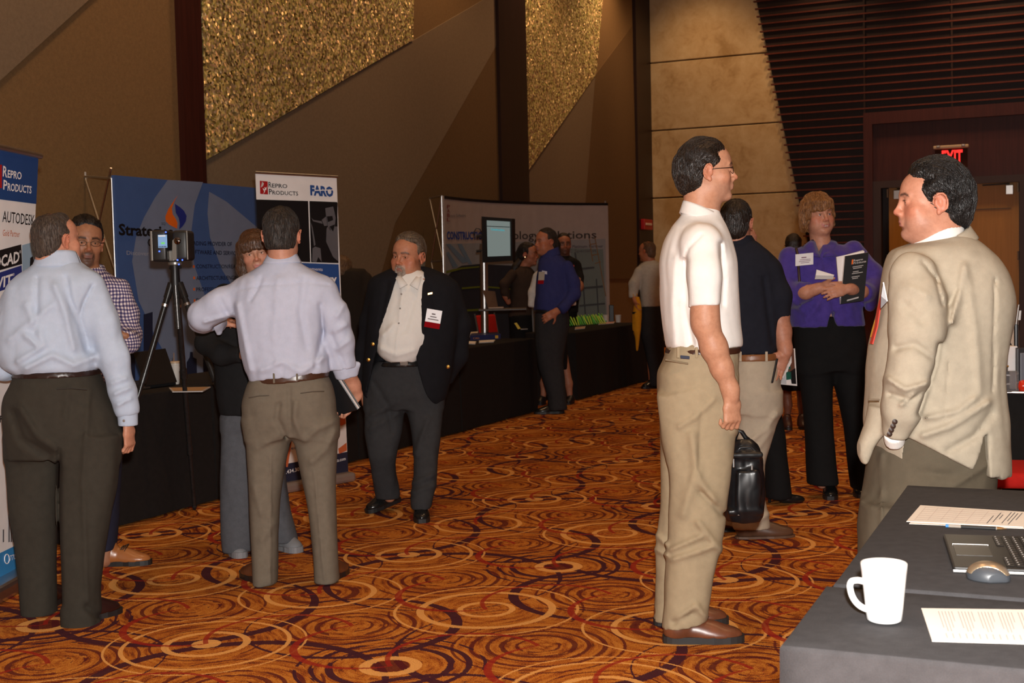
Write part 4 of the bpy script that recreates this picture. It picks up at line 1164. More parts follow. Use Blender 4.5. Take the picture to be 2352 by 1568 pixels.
    def collar(s, H_c, parent, mat, pts_top, pts_bot, thick=.004, name='collar'):
        """band of cloth: matching poly-lines of 3d points"""
        n = 6; rows = []
        top = np.array(pts_top); bot = np.array(pts_bot)
        for i in range(n + 1):
            t = i / n; rows.append(list(top * (1 - t) + bot * t))
        mb = MB().grid(rows)
        o = mb.build(name, mat, parent, smooth=True)
        md = o.modifiers.new('solid', 'SOLIDIFY'); md.thickness = thick; md.offset = 0
        return o
    def shoe(s, heel, toe, w=.046, mat=None, sole=None, dy=(0, 0), hs=.024, top=.10, step=.0055, lift=(0, 0), laces=None, point=1.0):
        """heel, toe: px positions; depth = the person's plane plus dy; the sole stands on z = lift"""
        a = P(heel[0], heel[1], s.Y + dy[0]); b = P(toe[0], toe[1], s.Y + dy[1]); a[2], b[2] = lift
        d = b - a; L = np.linalg.norm(d); d = d / L; up = np.array([0, 0, 1.]); sd = nrm(np.cross(d, up)); up = np.cross(sd, d)
        R = np.stack([sd, d, up], 1)
        def pw(x, y, z): return a + sd * x + d * y + up * z
        lo = np.minimum(a, b) - .08; hi = np.maximum(a, b) + np.array([.08, .08, .16])
        F = Field(lo, hi, step)
        F.add(ell(pw(0, .046, .046), np.array([w * .78, .046, .055]), R), 0)
        F.add(ell(pw(0, L * .45, .040), np.array([w * .80, L * .30, .048]), R), .03)
        F.add(ell(pw(0, L * .70, .026), np.array([w * .98 * point, L * .29, .036]), R), .03)
        F.add(rcone(pw(0, .055, .05), pw(0, .058, top), .037, .036), .03)
        F.cut(lambda X, Y, Z: -((X - a[0]) * up[0] + (Y - a[1]) * up[1] + (Z - a[2]) * up[2]) + hs * .8)
        o = s.put(F, 'shoe', mat, 1)
        n = 28; out = []
        for j in range(n):
            th = 2 * math.pi * j / n; y = math.cos(th); yy = L / 2 + y * (L / 2 + .004)
            ww = w * (1.06 * point if y > .1 else .90) * abs(math.sin(th)) ** .62 * (1 if abs(y) > .5 else .93); out.append(pw(math.copysign(ww, math.sin(th)), yy, 0))
        MB().prism(out, up * hs).build('sole', sole or simple('shoe_sole', (.012, .011, .011, 1), .5), o)
        if laces:
            m = MB()
            for j in range(4):
                y = L * (.46 + .065 * j); z = .094 - .010 * j
                m.tube([pw(-.024, y, z - .012), pw(-.010, y + .004, z), pw(.010, y + .004, z), pw(.024, y, z - .012)], .0028, 6)
            m.tube([pw(0, L * .50, .094), pw(.02, L * .56, .100), pw(.034, L * .50, .083)], .0025, 6).tube([pw(0, L * .50, .094), pw(-.02, L * .57, .100), pw(-.034, L * .51, .081)], .0025, 6)
            m.build('laces', laces, o, smooth=True)
        return o
    def belt(s, rows, mat, grow=.006):
        F = s.field(min(r[1] for r in rows) - 15, min(r[0] for r in rows) - 12, max(r[2] for r in rows) + 15, max(r[0] for r in rows) + 12, -.35, .35, .007)
        F.add(s.loft(rows, grow=grow), 0); return s.put(F, 'belt', mat, 0)
    def garment(s, name, mat, box, step=.012, lofts=(), chains=(), grow=0.0, amp=.005, f=(8, 8, 3), seed=0, rid=.4, strokes=(), zones=(), subs=(), cuts=(), smooth=1, n=2.3, fine=(), parent=None):
        F = s.field(box[0], box[1], box[2], box[3], box[4], box[5], step, fine)
        for i, lf in enumerate(lofts):
            kw = {}
            if isinstance(lf, tuple) and isinstance(lf[1], dict): lf, kw = lf
            kk = kw.pop('k', .04 if i else 0); nn = kw.pop('n', n)
            F.add(s.loft(lf, nn, grow, **kw), kk)
        for c in chains:
            kw = {}
            if isinstance(c, tuple) and isinstance(c[1], dict): c, kw = c
            s.chain(F, c, kw.get('k', .035), flat_end=kw.get('flat', True), grow=grow)
        for sb in subs: F.sub(sb, .004)
        for c in cuts: F.cut(c)
        if amp: s.folds(F, amp, f, seed, rid, max(.03, step * 2.5), zones, strokes)
        return s.put(F, name, mat, smooth, parent)
    def hair(s, H, mat, step=.0045, extra=None, pad=.05, locks=900, lock=(.045, .0013), lflow=None, **kw):
        F = s.hair_field(H, step, pad)
        hair_sdf(F, H, **kw)
        if extra: extra(F)
        v, q = F.mesh(1); o = s.put((v, q), 'hair', mat)
        if locks: s.locks(o, v, q, H, mat, locks, lock[0], lock[1], lflow or kw.get('flow', 'back'))
        return o
    def locks(s, parent, v, q, H, mat, n, length, rad, flow):
        """fine strands combed over the surface of the hair"""
        bvh = BVHTree.FromPolygons([tuple(a) for a in v], [tuple(map(int, f)) for f in q]); rnd = np.random.RandomState(len(v) % 997)
        ids = rnd.randint(0, len(v), n); k = H.k; V = []; Fc = []; st = 6
        for i in ids:
            p = v[i]; pts = []; h0 = rnd.uniform(.0004, .0022) * k; ln = length * rnd.uniform(.6, 1.3) * k / st; jit = rnd.normal(0, .16, 3)
            ok = True
            for j in range(st + 1):
                loc, nor, _, dist = bvh.find_nearest(p)
                if loc is None: ok = False; break
                loc = np.array(loc); nor = np.array(nor); x, y, z = H.loc(loc)
                if flow == 'back':
                    a = min(max((-y - .02) / .08, 0), 1); w = min(abs(x) / .07, 1); d = np.array([0, -(1 - a) - .05, -(.15 + a) - .5 * w])
                elif flow == 'down':
                    d = np.array([x, y + .05, z - .118]); d /= np.linalg.norm(d) + 1e-6; d = d + np.array([0, 0, -.35])
                else:
                    top = min(max((z - .06) / .05, 0), 1); d = np.array([math.copysign(.9 * top, x), (.8 if y > .0 else -.6) * top, -1.0]); jit = jit * 1.08
                d = H.R @ (d / np.linalg.norm(d) + jit); d = d - nor * (d @ nor); d = nrm(d)
                c = loc + nor * h0 * (math.sin(math.pi * (j + .6) / (st + 1.2))); r = rad * k * (1 - .75 * j / st) * (.5 if j == 0 else 1)
                b = np.cross(nor, d); pts.append((c, b, nor, r)); p = loc + d * ln
            if not ok: continue
            o = len(V)
            for c, b, nn, r in pts: V += [c - b * r, c + b * r, c + nn * r * .8]
            for j in range(st):
                for e in range(3): Fc.append((o + 3 * j + e, o + 3 * j + (e + 1) % 3, o + 3 * j + 3 + (e + 1) % 3, o + 3 * j + 3 + e))
        if V: s.put((np.array(V), np.array(Fc)), 'strands', mat, parent=parent)['kind'] = 'stuff'
    def body(s, H, box, step, core=(), limbs=(), neck=None, hands=(), fine=(), face=None, colors=None, neck_r=(.058, .07)):
        """core: lofts, limbs: chains of skin, neck: px point the neck runs down to"""
        F = s.field(box[0], box[1], box[2], box[3], box[4], box[5], step, fine)
        for c in core: F.add(s.loft(c), .03)
        nk = s.pt(*neck); back = H.w(0, -.025, -.05)
        wd = H.R[:, 0]
        F.add(econe(back, nk, (neck_r[0], neck_r[0] * 1.05), (neck_r[1], neck_r[1]), wd), .02)
        F.add(econe(H.w(0, .010, -.085), nk, (neck_r[0] * .75, neck_r[0] * .8), (neck_r[1] * .8, neck_r[1] * .8), wd), .03)
        head_sdf(F, H, **(face or {}))
        for l in limbs: s.chain(F, l, .03)
        for hd in hands:
            a, kw = hd; hand_sdf(F, s.pt(*a[0]), *a[1:], **kw)
        base = s.skin
        def colr(v):
            c = np.tile(base, (len(v), 1)); head_colors(v, H, base, c, **(colors or {})); return c
        return s.put(F, 'body', M_SKIN, 1, colors=colr)
# ================================================================== things on the tables and walls
def tp(x, y, z=FT): return G(x, y, z)
M_CER = simple('white_ceramic', (.80, .80, .79, 1), .18)
def mug():
    c = tp(2031, 1424); s = c[1] / FPX; R0 = 40 * s; R1 = 53 * s; H_ = 134 * s
    t = thing('coffee_mug', c, 'white ceramic mug standing on the grey cloth beside the printed sheet', 'mug')
    prof = [(0.0, .0), (R0 * .9, .0), (R0, .003)] + [(R0 + (R1 - R0) * k / 8, .003 + (H_ - .003) * k / 8) for k in range(1, 9)] + [(R1 - .0012, H_ + .0015), (R1 - .004, H_)] + [(R0 - .004 + (R1 - R0) * k / 6, .008 + (H_ - .008) * k / 6) for k in range(5, -1, -1)] + [(0.0, .008)]
    m = MB(); m.lathe(c, prof, 40); m.build('cup', M_CER, t, smooth=True)
    q = [(1984, 1335), (1970, 1332), (1957, 1334), (1952, 1345), (1955, 1362), (1964, 1380), (1978, 1393), (1991, 1399)]
    pts = [P(x, y, c[1]) for x, y in zip(pchip(range(8), [a for a, _ in q], np.linspace(0, 7, 29)), pchip(range(8), [b for _, b in q], np.linspace(0, 7, 29)))]; MB().tube(pts, .0060, 12).build('handle', M_CER, t, smooth=True)
mug()
M_PAPER = simple('paper', (.78, .72, .64, 1), .7, var=.01)
M_INK = simple('ink_grey', (.38, .33, .33, 1), .7); M_INKD = simple('ink_dark', (.12, .11, .12, 1), .7)
def sheet(name, label, cor, z, th=.0016):
    c = [tp(*p, z) for p in cor]; o = sum(c) / 4; t = thing(name, o, label, 'paper')
    MB().prism(c, (0, 0, th)).build('page', M_PAPER, t)
    def at(a, b): return (c[0] * (1 - a) + c[1] * a) * (1 - b) + (c[3] * (1 - a) + c[2] * a) * b + np.array([0, 0, th + .0006])
    return t, at
t, at = sheet('printed_sheet', 'printed page of small text lying beside the white mug', [(2116, 1398), (2420, 1402), (2452, 1482), (2141, 1473)], FT - .003)
m = MB(); rnd = random.Random(3)
for k in range(34):
    a = .12 + .025 * k
    if k % 6 == 5: continue
    b1 = .72 - .1 * (k % 3 == 0) - .3 * (k % 6 == 4); m.add([at(a, .10), at(a + .006, .10), at(a + .006, b1), at(a, b1)], [(0, 1, 2, 3)])
    if k % 2 == 0: m.add([at(a, .78), at(a + .006, .78), at(a + .006, .92), at(a, .92)], [(0, 1, 2, 3)])
m.build('print', M_INK, t)
m = MB(); c = [(.86, .05), (.95, .05), (.95, .2), (.86, .2)]; m.add([at(*q) for q in c], [(0, 1, 2, 3)]); m.build('print_block', simple('violet_ink', (.12, .08, .30, 1), .6), t)
t, at = sheet('sign_up_sheet', 'ruled sign-up sheet with handwriting lying behind the black notebook computer', [(2114, 1161), (2380, 1178), (2350, 1211), (2082, 1198)], FT + .002)
m = MB()
for k in range(7):
    b = .12 + .125 * k; m.add([at(.05, b), at(.75, b), at(.75, b + .012), at(.05, b + .012)], [(0, 1, 2, 3)])
for k in range(7):
    a = .06 + .11 * k; m.add([at(a, .1), at(a + .003, .1), at(a + .003, .9), at(a, .9)], [(0, 1, 2, 3)])
m.build('ruling', simple('ruling_pink', (.60, .48, .42, 1), .7), t)
m = MB()
for k, (a, b0, b1) in enumerate(((.80, .1, .85), (.83, .1, .7), (.86, .15, .9), (.89, .1, .6), (.72, .2, .8), (.68, .4, .9), (.75, .3, .6))): m.add([at(a, b0), at(a + .008, b0), at(a + .008, b1), at(a, b1)], [(0, 1, 2, 3)])
m.build('handwriting', M_INKD, t)
# second sheet peeking out underneath
t2, _ = sheet('paper_sheet', 'white sheet sticking out under the ruled sign-up sheet', [(2130, 1166), (2370, 1182), (2352, 1214), (2088, 1203)], FT + .0006, .001)
# ballpoint pen
a = tp(2172, 1207, FT + .005); b = tp(2290, 1213, FT + .005); d = nrm0(b - a); L = np.linalg.norm(b - a)
t = thing('ballpoint_pen', (a + b) / 2 - [0, 0, .005], 'clear ballpoint pen lying along the edge of the sign-up sheet', 'pen')
MB().tube([a, a + d * L * .06], .0042, 10).build('end_cap', simple('pen_blue', (.05, .20, .45, 1), .3), t)
MB().tube([a + d * L * .06, a + d * L], .0040, 10).build('barrel', simple('pen_clear', (.30, .26, .22, 1), .15), t)
MB().tube([a + d * L * .3, a + d * L * .98], [.0042, .0043], 10).build('refill', simple('pen_black', (.02, .02, .02, 1), .3), t)
MB().tube([a + d * L, a + d * (L + .012), a + d * (L + .022)], [.0045, .003, .0006], 10).build('tip', M_GOLDISH if 'M_GOLDISH' in globals() else simple('brass', (.85, .55, .25, 1), .2, 1.0), t)
# notebook computer (front edge on the left, screen beyond the frame)
def notebook():
    z = FT; fl = tp(2168, 1231, z + .014); nl = tp(2190, 1301, z + .014); ey = fl - nl; Wd = np.linalg.norm(ey); ey /= Wd; ex = np.array([ey[1], -ey[0], 0]); D = .245
    Wd = .345; o = nl - [0, 0, .014]; c = o + ey * Wd / 2 + ex * D / 2
    t = thing('notebook_computer', c, 'black notebook computer with silver edge and open keyboard on the grey cloth', 'laptop')
    MB().bbox(o, ex * D, ey * Wd, (0, 0, .014), .004).build('base', simple('notebook_black', (.018, .017, .016, 1), .35), t)
    MB().bbox(o + [0, 0, .002] - ey * .0012 - ex * .0012, ex * D * 1.0, ey * .003, (0, 0, .006), .001).build('silver_edge', M_ALU, t)
    top = o + [0, 0, .0141]
    def P2(a, b): return top + ex * a + ey * b
    MB().box(P2(.014, .115), ex * .075, ey * .115, (0, 0, .0006)).build('touchpad', simple('touchpad', (.028, .025, .022, 1), .28), t)
    MB().box(P2(.013, .2305), ex * .078, ey * .0018, (0, 0, .0012)).build('touchpad_trim', M_ALU, t)
    m = MB(); m2 = MB()
    for r in range(6):
        for k in range(15):
            a = .108 + r * .0195; bb = .022 + k * .0203
            if r == 0 and 4 <= k <= 9: continue
            m.bbox(P2(a, bb), ex * .0165, ey * .0170, (0, 0, .0022), .0012, 1)
            m2.add([P2(a + .004, bb + .006) + [0, 0, .0026], P2(a + .0075, bb + .006) + [0, 0, .0026], P2(a + .0075, bb + .013) + [0, 0, .0026], P2(a + .004, bb + .013) + [0, 0, .0026]], [(0, 1, 2, 3)])
    m.build('keyboard', simple('keys', (.012, .012, .012, 1), .4), t); m2.build('key_legends', simple('legend_white', (.55, .55, .55, 1), .6), t)
    hx = o + ex * D + [0, 0, .012]; sv = nrm0(ex * .30 + np.array([0, 0, 1])); sc = MB().bbox(hx, ey * Wd, ex * .006, sv * .225, .003); so = sc.build('screen_lid', simple('notebook_black', (.018, .017, .016, 1), .35), t)
    MB().box(hx + sv * .015 + ey * .015 - ex * .001, ey * (Wd - .03), ex * .001, sv * .195).build('screen', simple('screen_dim', (.02, .03, .05, 1), .1, emit=(.25, .35, .6, 1), estr=.4), t)
notebook()
# mouse
def mouse():
    a = tp(2224, 1328); b = tp(2316, 1334); c = (a + b) / 2; d = nrm0(b - a); L = np.linalg.norm(b - a) * 1.08; sd = np.array([-d[1], d[0], 0]); R = np.stack([d, sd, [0, 0, 1.]], 1)
    t = thing('computer_mouse', c, 'dark grey wireless mouse with bronze top beside the notebook computer', 'mouse')
    def F_(): return Field(c - [.08, .08, .02], c + [.08, .08, .08], .0022)
    def shape(F, g): F.add(ell(c - d * L * .08 + [0, 0, .008], np.array([L * .43 + g, .030 + g, .0275 + g]), R), 0).add(ell(c + d * L * .16 + [0, 0, .006], np.array([L * .36 + g, .029 + g, .0185 + g]), R), .03); return F
    F = shape(F_(), 0); F.cut(lambda X, Y, Z: -(Z - FT - .001))
    v, q = F.mesh(1); off = np.array(t.location); link('shell', np_mesh('shell', v, q, simple('mouse_grey', (.045, .05, .058, 1), .4), off), t)
    F = shape(F_(), .0012); F.cut(lambda X, Y, Z: np.maximum(FT + .014 - Z, np.abs((X - c[0]) * sd[0] + (Y - c[1]) * sd[1]) - .0215))
    v, q = F.mesh(1); link('top_cover', np_mesh('top_cover', v, q, simple('mouse_bronze', (.42, .31, .20, 1), .28, .7), off), t)
    w = c + d * L * .24 + [0, 0, .021]; MB().tube([w - sd * .004, w + sd * .004], .009, 14).build('scroll_wheel', M_BLK, t, smooth=True)
mouse()

# ---- things on the left tables
def lptop(px, py): return G(px, py, .748)
def laptop_left():
    bl = lptop(333, 893); br = lptop(405, 884); ex = nrm0(br - bl); Wd = np.linalg.norm(br - bl); Y0 = bl[1]
    n = nrm0(np.cross(ex, (0, 0, 1))); n = n if n @ (CC - bl) > 0 else -n
    t = thing('laptop', (bl + br) / 2, 'black open laptop seen from the back on the table behind the tripod', 'laptop')
    TLp = P(306, 809, Y0 + .06); TRp = P(378, 800, (br[1]) + .06)
    MB().prism([bl + [0, 0, .02], br + [0, 0, .02], TRp, TLp], -n * -.008).build('screen_lid', simple('laptop_black', (.014, .012, .011, 1), .3), t)
    MB().bbox(bl - n * .26, ex * Wd, n * .26, (0, 0, .022), .005).build('base', M_BLK, t)
    MB().bbox(bl + n * .001 - ex * .05, ex * .09, n * .006, (0, 0, .012), .002).build('hinge_trim', M_ALU, t)
    g = P(406, 887, br[1] - .01); MB().lathe(g, [(.001, 0), (.004, .001), (.001, .004)], 8, n).build('power_light', simple('blue_led', (.1, .2, 1, 1), .3, emit=(.04, .10, 1, 1), estr=4), t)
laptop_left()
def cup_straw():
    c = lptop(404, 882); s = c[1] / FPX; t = thing('paper_cup', c, 'white paper cup with straw and red mark beside the open laptop', 'cup')
    MB().lathe(c, [(7.5 * s, 0), (8.5 * s, .01), (11 * s, 44 * s), (11.6 * s, 44.5 * s), (11.6 * s, 47 * s), (11.5 * s, 49 * s)], 20).build('cup_body', simple('cup_paper', (.60, .57, .53, 1), .5), t, smooth='auto')
    MB().lathe(c, [(11.9 * s, 48 * s), (11.9 * s, 51 * s), (10 * s, 53 * s)], 20).build('lid', simple('lid_beige', (.50, .38, .26, 1), .4), t, smooth='auto')
    a = c + np.array([-3 * s, 0, 50 * s]); MB().tube([a, a + [1 * s, 0, 22 * s]], .0035, 8).build('straw', simple('straw_tan', (.25, .15, .09, 1), .4), t)
    m = MB(); pts = [c + np.array([r * math.sin(x), -r * math.cos(x), z * s]) for x, z, r in ((-.7, 12, 9.5 * s), (.1, 8, 9.4 * s), (-.1, 26, 10.4 * s), (-.45, 20, 10.2 * s), (-.6, 32, 10.6 * s))]
    m.add([q + np.array([0, -.003, 0]) for q in pts], [(0, 1, 2, 3, 4)]); m.build('red_mark', simple('mark_red', (.50, .02, .02, 1), .5), t)
cup_straw()
def leaflet(label, cor, col, z=.7485, name='leaflet'):
    c = [G(x, y, z) for x, y in cor]; t = thing(name, sum(c) / len(c), label, 'paper'); MB().prism(c, (0, 0, .006)).build('pages', PLG, t)
    cc = sum(c) / len(c); MB().add([cc + (q - cc) * .9 + [0, 0, .0068] for q in c], [tuple(range(len(c)))]).build('cover', col, t)
leaflet('open leaflet with tan cover on the table edge behind the tripod', [(388, 892), (484, 890), (466, 900), (396, 901)], simple('leaflet_tan', (.45, .27, .12, 1), .6))
# papers and tan bag beside the grey bearded man's shoulder
def snack_bag():
    c = G(822, 806, .75) + np.array([0, .3, 0]); c[2] = .75
    t = thing('tote', c, 'tan paper item with dark lace base on the table left of the grey bearded man', 'bag'); s = c[1] / FPX
    F = Field(c - [.12, .1, .0], c + [.14, .1, .22], .008); F.add(ell(c + np.array([.0, 0, 42 * s]), np.array([.07, .05, .04])), 0); F.displace(lambda p: .008 * vnoise(p * 30), .03)
    v, q = F.mesh(1); link('wrapping', np_mesh('wrapping', v, q, simple('kraft', (.40, .27, .15, 1), .7, var=.2), np.array(t.location)), t)
    MB().bbox(c + np.array([-.08, -.05, 0]), (.16, 0, 0), (0, .1, 0), (0, 0, 30 * s), .01).build('base', simple('lace_dark', (.03, .025, .025, 1), .8, var=.5, vscale=60), t)
snack_bag()

# ---- banquet chairs with red upholstery
M_REDUP = fabric('red_upholstery', (.42, .012, .008, 1), weave=400, var=.06); M_CHFR = simple('chair_frame', (.22, .21, .20, 1), .35, .8)
def red_chair(label, pos, face, group='red upholstered banquet chairs', tilt=.16):
    """pos = floor point under the seat centre, face = direction the sitter looks"""
    t = thing('banquet_chair', pos, label, 'chair', group); f = nrm0(face); s = np.array([f[1], -f[0], 0]); p = np.asarray(pos, float); z = np.array([0, 0, 1.])
    MB().bbox(p - s * .21 - f * .20 + z * .43, s * .42, f * .42, z * .07, .025, 3).build('seat', M_REDUP, t, smooth='auto')
    b0 = p - f * .21 + z * .52; up = nrm0(z - f * tilt); MB().bbox(b0 - s * .20, s * .40, -f * .05, up * .42, .022, 3).build('backrest', M_REDUP, t, smooth='auto')
    for sg in (-1, 1):
        MB().tube([p + s * sg * .20 + f * .19, p + s * sg * .20 + f * .17 + z * .43], .011, 8).build('leg', M_CHFR, t)
        MB().tube([p + s * sg * .215 - f * .25, p + s * sg * .215 - f * .21 + z * .45, p + s * sg * .215 - f * .235 + up * .46 + z * .50], .012, 8).build('leg', M_CHFR, t)
red_chair('red banquet chair behind the open laptop and the gingham shirt', W(6.92, -6.02), V3 - U3 * .1)
red_chair('red banquet chair behind the booth table left of the monitor pole', W(12.45, -6.0), V3 - U3 * .12)
red_chair('red banquet chair behind the booth table right of the monitor pole', W(13.35, -6.0), V3 - U3 * .12)
red_chair('red banquet chair in front of the exhibit table behind the tan jacket', np.array([2.30, 5.55, 0]), (-1, .25, 0))

# ---- monitor kiosk at the far booth
def kiosk():
    Y = 13.3; b = P(1112, 775, Y); t = thing('monitor_stand', (b[0], Y, 0), 'silver pole stand with portrait monitor and small shelf at the far booth', 'monitor')
    MB().tube([(b[0], Y, .02), P(1111, 560, Y)], .040, 16).build('pole', M_ALU, t, smooth='auto'); MB().lathe((b[0], Y, 0), [(.16, 0), (.16, .015), (.05, .03)], 24).build('base', M_DKMETAL, t)
    c = [P(1106, 497, Y - .08), P(1176, 502, Y - .22), P(1177, 598, Y - .22), P(1108, 603, Y - .08)]
    ex = nrm0(c[1] - c[0]); n = nrm0(np.cross(ex, (0, 0, 1))); n = n if n[1] < 0 else -n
    mo = MB().prism(c, -n * .08).build('monitor', M_BLK, t)
    scr = [P(1119, 506, Y - .115), P(1172, 509, Y - .215), P(1173, 587, Y - .215), P(1121, 589, Y - .115)]
    def off(q, d): return [x + n * d for x in q]
    MB().prism(off(scr, .012), -n * .004).build('screen', simple('screen_lit', (.05, .05, .05, 1), .3, emit=(.27, .33, .31, 1), estr=.55), mo)
    def at(u, v): return (scr[0] * (1 - u) + scr[1] * u) * (1 - v) + (scr[3] * (1 - u) + scr[2] * u) * v + n * .016
    m = MB(); m.add([at(0, .15), at(1, .15), at(1, .17), at(0, .17)], [(0, 1, 2, 3)]); m.build('screen_bar', simple('bar_dark', (.02, .04, .06, 1), .4), mo)
    m = MB(); text(m, 'Construction', at(.18, .265), ex, (0, 0, 1), .022, np.linalg.norm(at(.78, .2) - at(.18, .2)), bold=.03); m.build('screen_text', simple('text_cyan', (.05, .35, .42, 1), .4, emit=(.05, .5, .6, 1), estr=.5), mo)
    sh = P(1150, 708, Y - .05); so = MB().bbox(np.array([P(1100, 709, Y)[0], Y - .22, sh[2] - .02]), (.50, 0, 0), (0, .36, 0), (0, 0, .02), .005).build('shelf', simple('shelf_brown', (.07, .05, .04, 1), .5), t)
    lp = thing('small_laptop', np.array([P(1128, 706, Y)[0], Y - .05, sh[2]]), 'small brown-backed laptop open on the monitor stand shelf', 'laptop')
    q = [P(1121, 706, Y - .1), P(1144, 706, Y - .02), P(1137, 669, Y + .02), P(1108, 666, Y - .06)]
    MB().prism(q, (0, .012, 0)).build('screen_lid', simple('lid_brown', (.12, .07, .045, 1), .4), lp); MB().bbox(np.array([P(1122, 706, Y)[0], Y - .12, sh[2] + .001]), (.16, 0, 0), (0, .2, 0), (0, 0, .014), .003).build('base', simple('laptop_tan', (.30, .20, .14, 1), .5), lp)
    for y in (541, 575): MB().tube([P(1108, y, Y - .02), P(1094, y + 2, Y - .02)], .015, 8).build('cable_hook', M_BLK, t)
    cq = [P(x, y, Y) for x, y in ((1108, 545), (1100, 540), (1090, 545), (1089, 532), (1094, 524), (1102, 526), (1106, 534))]; MB().tube(cq, .006, 6).build('cable', M_BLK, t, smooth=True)
kiosk()
# ---- books, leaflets, pens and cups on the booth tables
def book(label, cor, h, mat, spine=None, z=.746, name='book'):
    c = [G(x, y, z) for x, y in cor]; t = thing(name, sum(c) / 4, label, 'book'); MB().prism(c, (0, 0, h)).build('pages', PLG, t); cc = sum(c) / 4
    MB().prism([cc + (q - cc) * 1.03 + [0, 0, h] for q in c], (0, 0, .004)).build('cover', mat, t)
    MB().prism([c[3], c[2], c[2] + [0, 0, h], c[3] + [0, 0, h]], (0, -.006, 0)).build('spine', spine or mat, t); return t
t = book('thick dark blue book with orange spine lettering on the booth table', [(1084, 776), (1140, 773), (1150, 778), (1080, 782)], .045, simple('book_navy', (.03, .035, .11, 1), .4))
c3, c2 = G(1080, 782, .746), G(1150, 778, .746); m = MB(); text(m, 'CAD', c3 + (c2 - c3) * .1 + [0, -.008, .012], c2 - c3, (0, 0, 1), .02, .2 * np.linalg.norm(c2 - c3)); m.build('lettering', simple('print_gold', (.6, .25, .05, 1), .5), t)
MB().bbox(c3 + (c2 - c3) * .82 + [0, -.009, .008], (c2 - c3) * .1, (0, .003, 0), (0, 0, .03), .001).build('spine_badge', simple('badge_yellow', (.75, .42, .05, 1), .5), t)
t = book('white edged book lying beside the thick dark blue book', [(1072, 770), (1098, 768), (1096, 774), (1066, 775)], .03, simple('book_cream', (.60, .52, .44, 1), .5))
leaflet('folded leaflet in front of the thick dark blue book, nearer the bearded man', [(1064, 784), (1094, 785), (1092, 791), (1062, 790)], PW, .747); leaflet('folded white leaflet in front of the thick dark blue book, farther from the bearded man', [(1100, 783), (1138, 781), (1134, 786), (1100, 788)], PW, .747)
leaflet('small red leaflet beside the thick dark blue book', [(1128, 768), (1144, 768), (1142, 772), (1126, 772)], PRED, .747)
c = G(1196, 757, .75); t = thing('table_card', c, 'yellow folded card standing on the booth table beside the royal blue shirt', 'card'); MB().prism([P(1181, 742, c[1]), P(1187, 741, c[1]), P(1196, 754, c[1]), P(1190, 756, c[1])], (0, .03, 0)).build('panel', simple('card_yellow', (.70, .52, .03, 1), .6), t)
leaflet('pale leaflet lying beside the yellow folded card', [(1196, 752), (1213, 751), (1212, 756), (1196, 757)], PW, .747)
M_PEN = [simple('pen_green', (.06, .42, .05, 1), .4), simple('pen_lime', (.38, .62, .06, 1), .4)]
pen0 = None; rnd = random.Random(5)
for k in range(36):
    col = k % 18; row = k // 18
    x = 1305 + col * 5.0 + row * 2.5; a = G(x, 750 - col * .36 - row * 4, .75); a[2] = .752
    d = nrm0(U3 * (.55 + .2 * rnd.random()) - V3 * (.45 + .2 * rnd.random()) + np.array([0, 0, .62])) * .15
    o = thing('green_pen', a, 'bright green pen among the rows of pens on the booth table', 'pen', 'green pens on the booth table')
    mt = M_PEN[(k // 3 + row) % 2]
    MB().tube([a + [0, 0, .008], a + d + [0, 0, .008]], .0085, 7).build('barrel', mt, o); MB().tube([a + d + [0, 0, .008], a + d * 1.12 + [0, 0, .008]], [.0085, .003], 7).build('tip', M_PEN[1], o)
for k, (x, lab) in enumerate(((1391, 'white paper cup nearer the green pens on the booth table'), (1420, 'white paper cup nearer the table end on the booth table'))):
    c = G(x, 740, .748); s = c[1] / FPX; t = thing('paper_cup', c, lab, 'cup')
    MB().lathe(c, [(5.6 * s, 0), (6.6 * s, 15 * s), (7 * s, 16 * s)], 16).build('cup_body', simple('cup_paper', (.60, .57, .53, 1), .5), t, smooth='auto'); MB().lathe(c, [(7.1 * s, 15.5 * s), (7.1 * s, 17 * s)], 16).build('rim', PLG, t)
c = G(1404, 739, .748) + np.array([.0, .08, 0]); t = thing('small_speaker', c, 'tall narrow black box standing behind the white paper cups', 'speaker'); MB().bbox(P(1400, 738, c[1]) * [1, 1, 0] + [0, 0, .748], (.06, 0, 0), (0, .06, 0), (0, 0, .22), .006).build('case', M_BLK, t)
leaflet('pink printed leaflet beneath the white paper cups', [(1372, 742), (1412, 739), (1410, 743), (1374, 746)], simple('leaf_pink', (.55, .30, .28, 1), .6), .747); leaflet('beige leaflet in front of the green pens', [(1322, 752), (1345, 750), (1343, 755), (1320, 757)], simple('leaf_beige', (.42, .28, .20, 1), .6), .747)

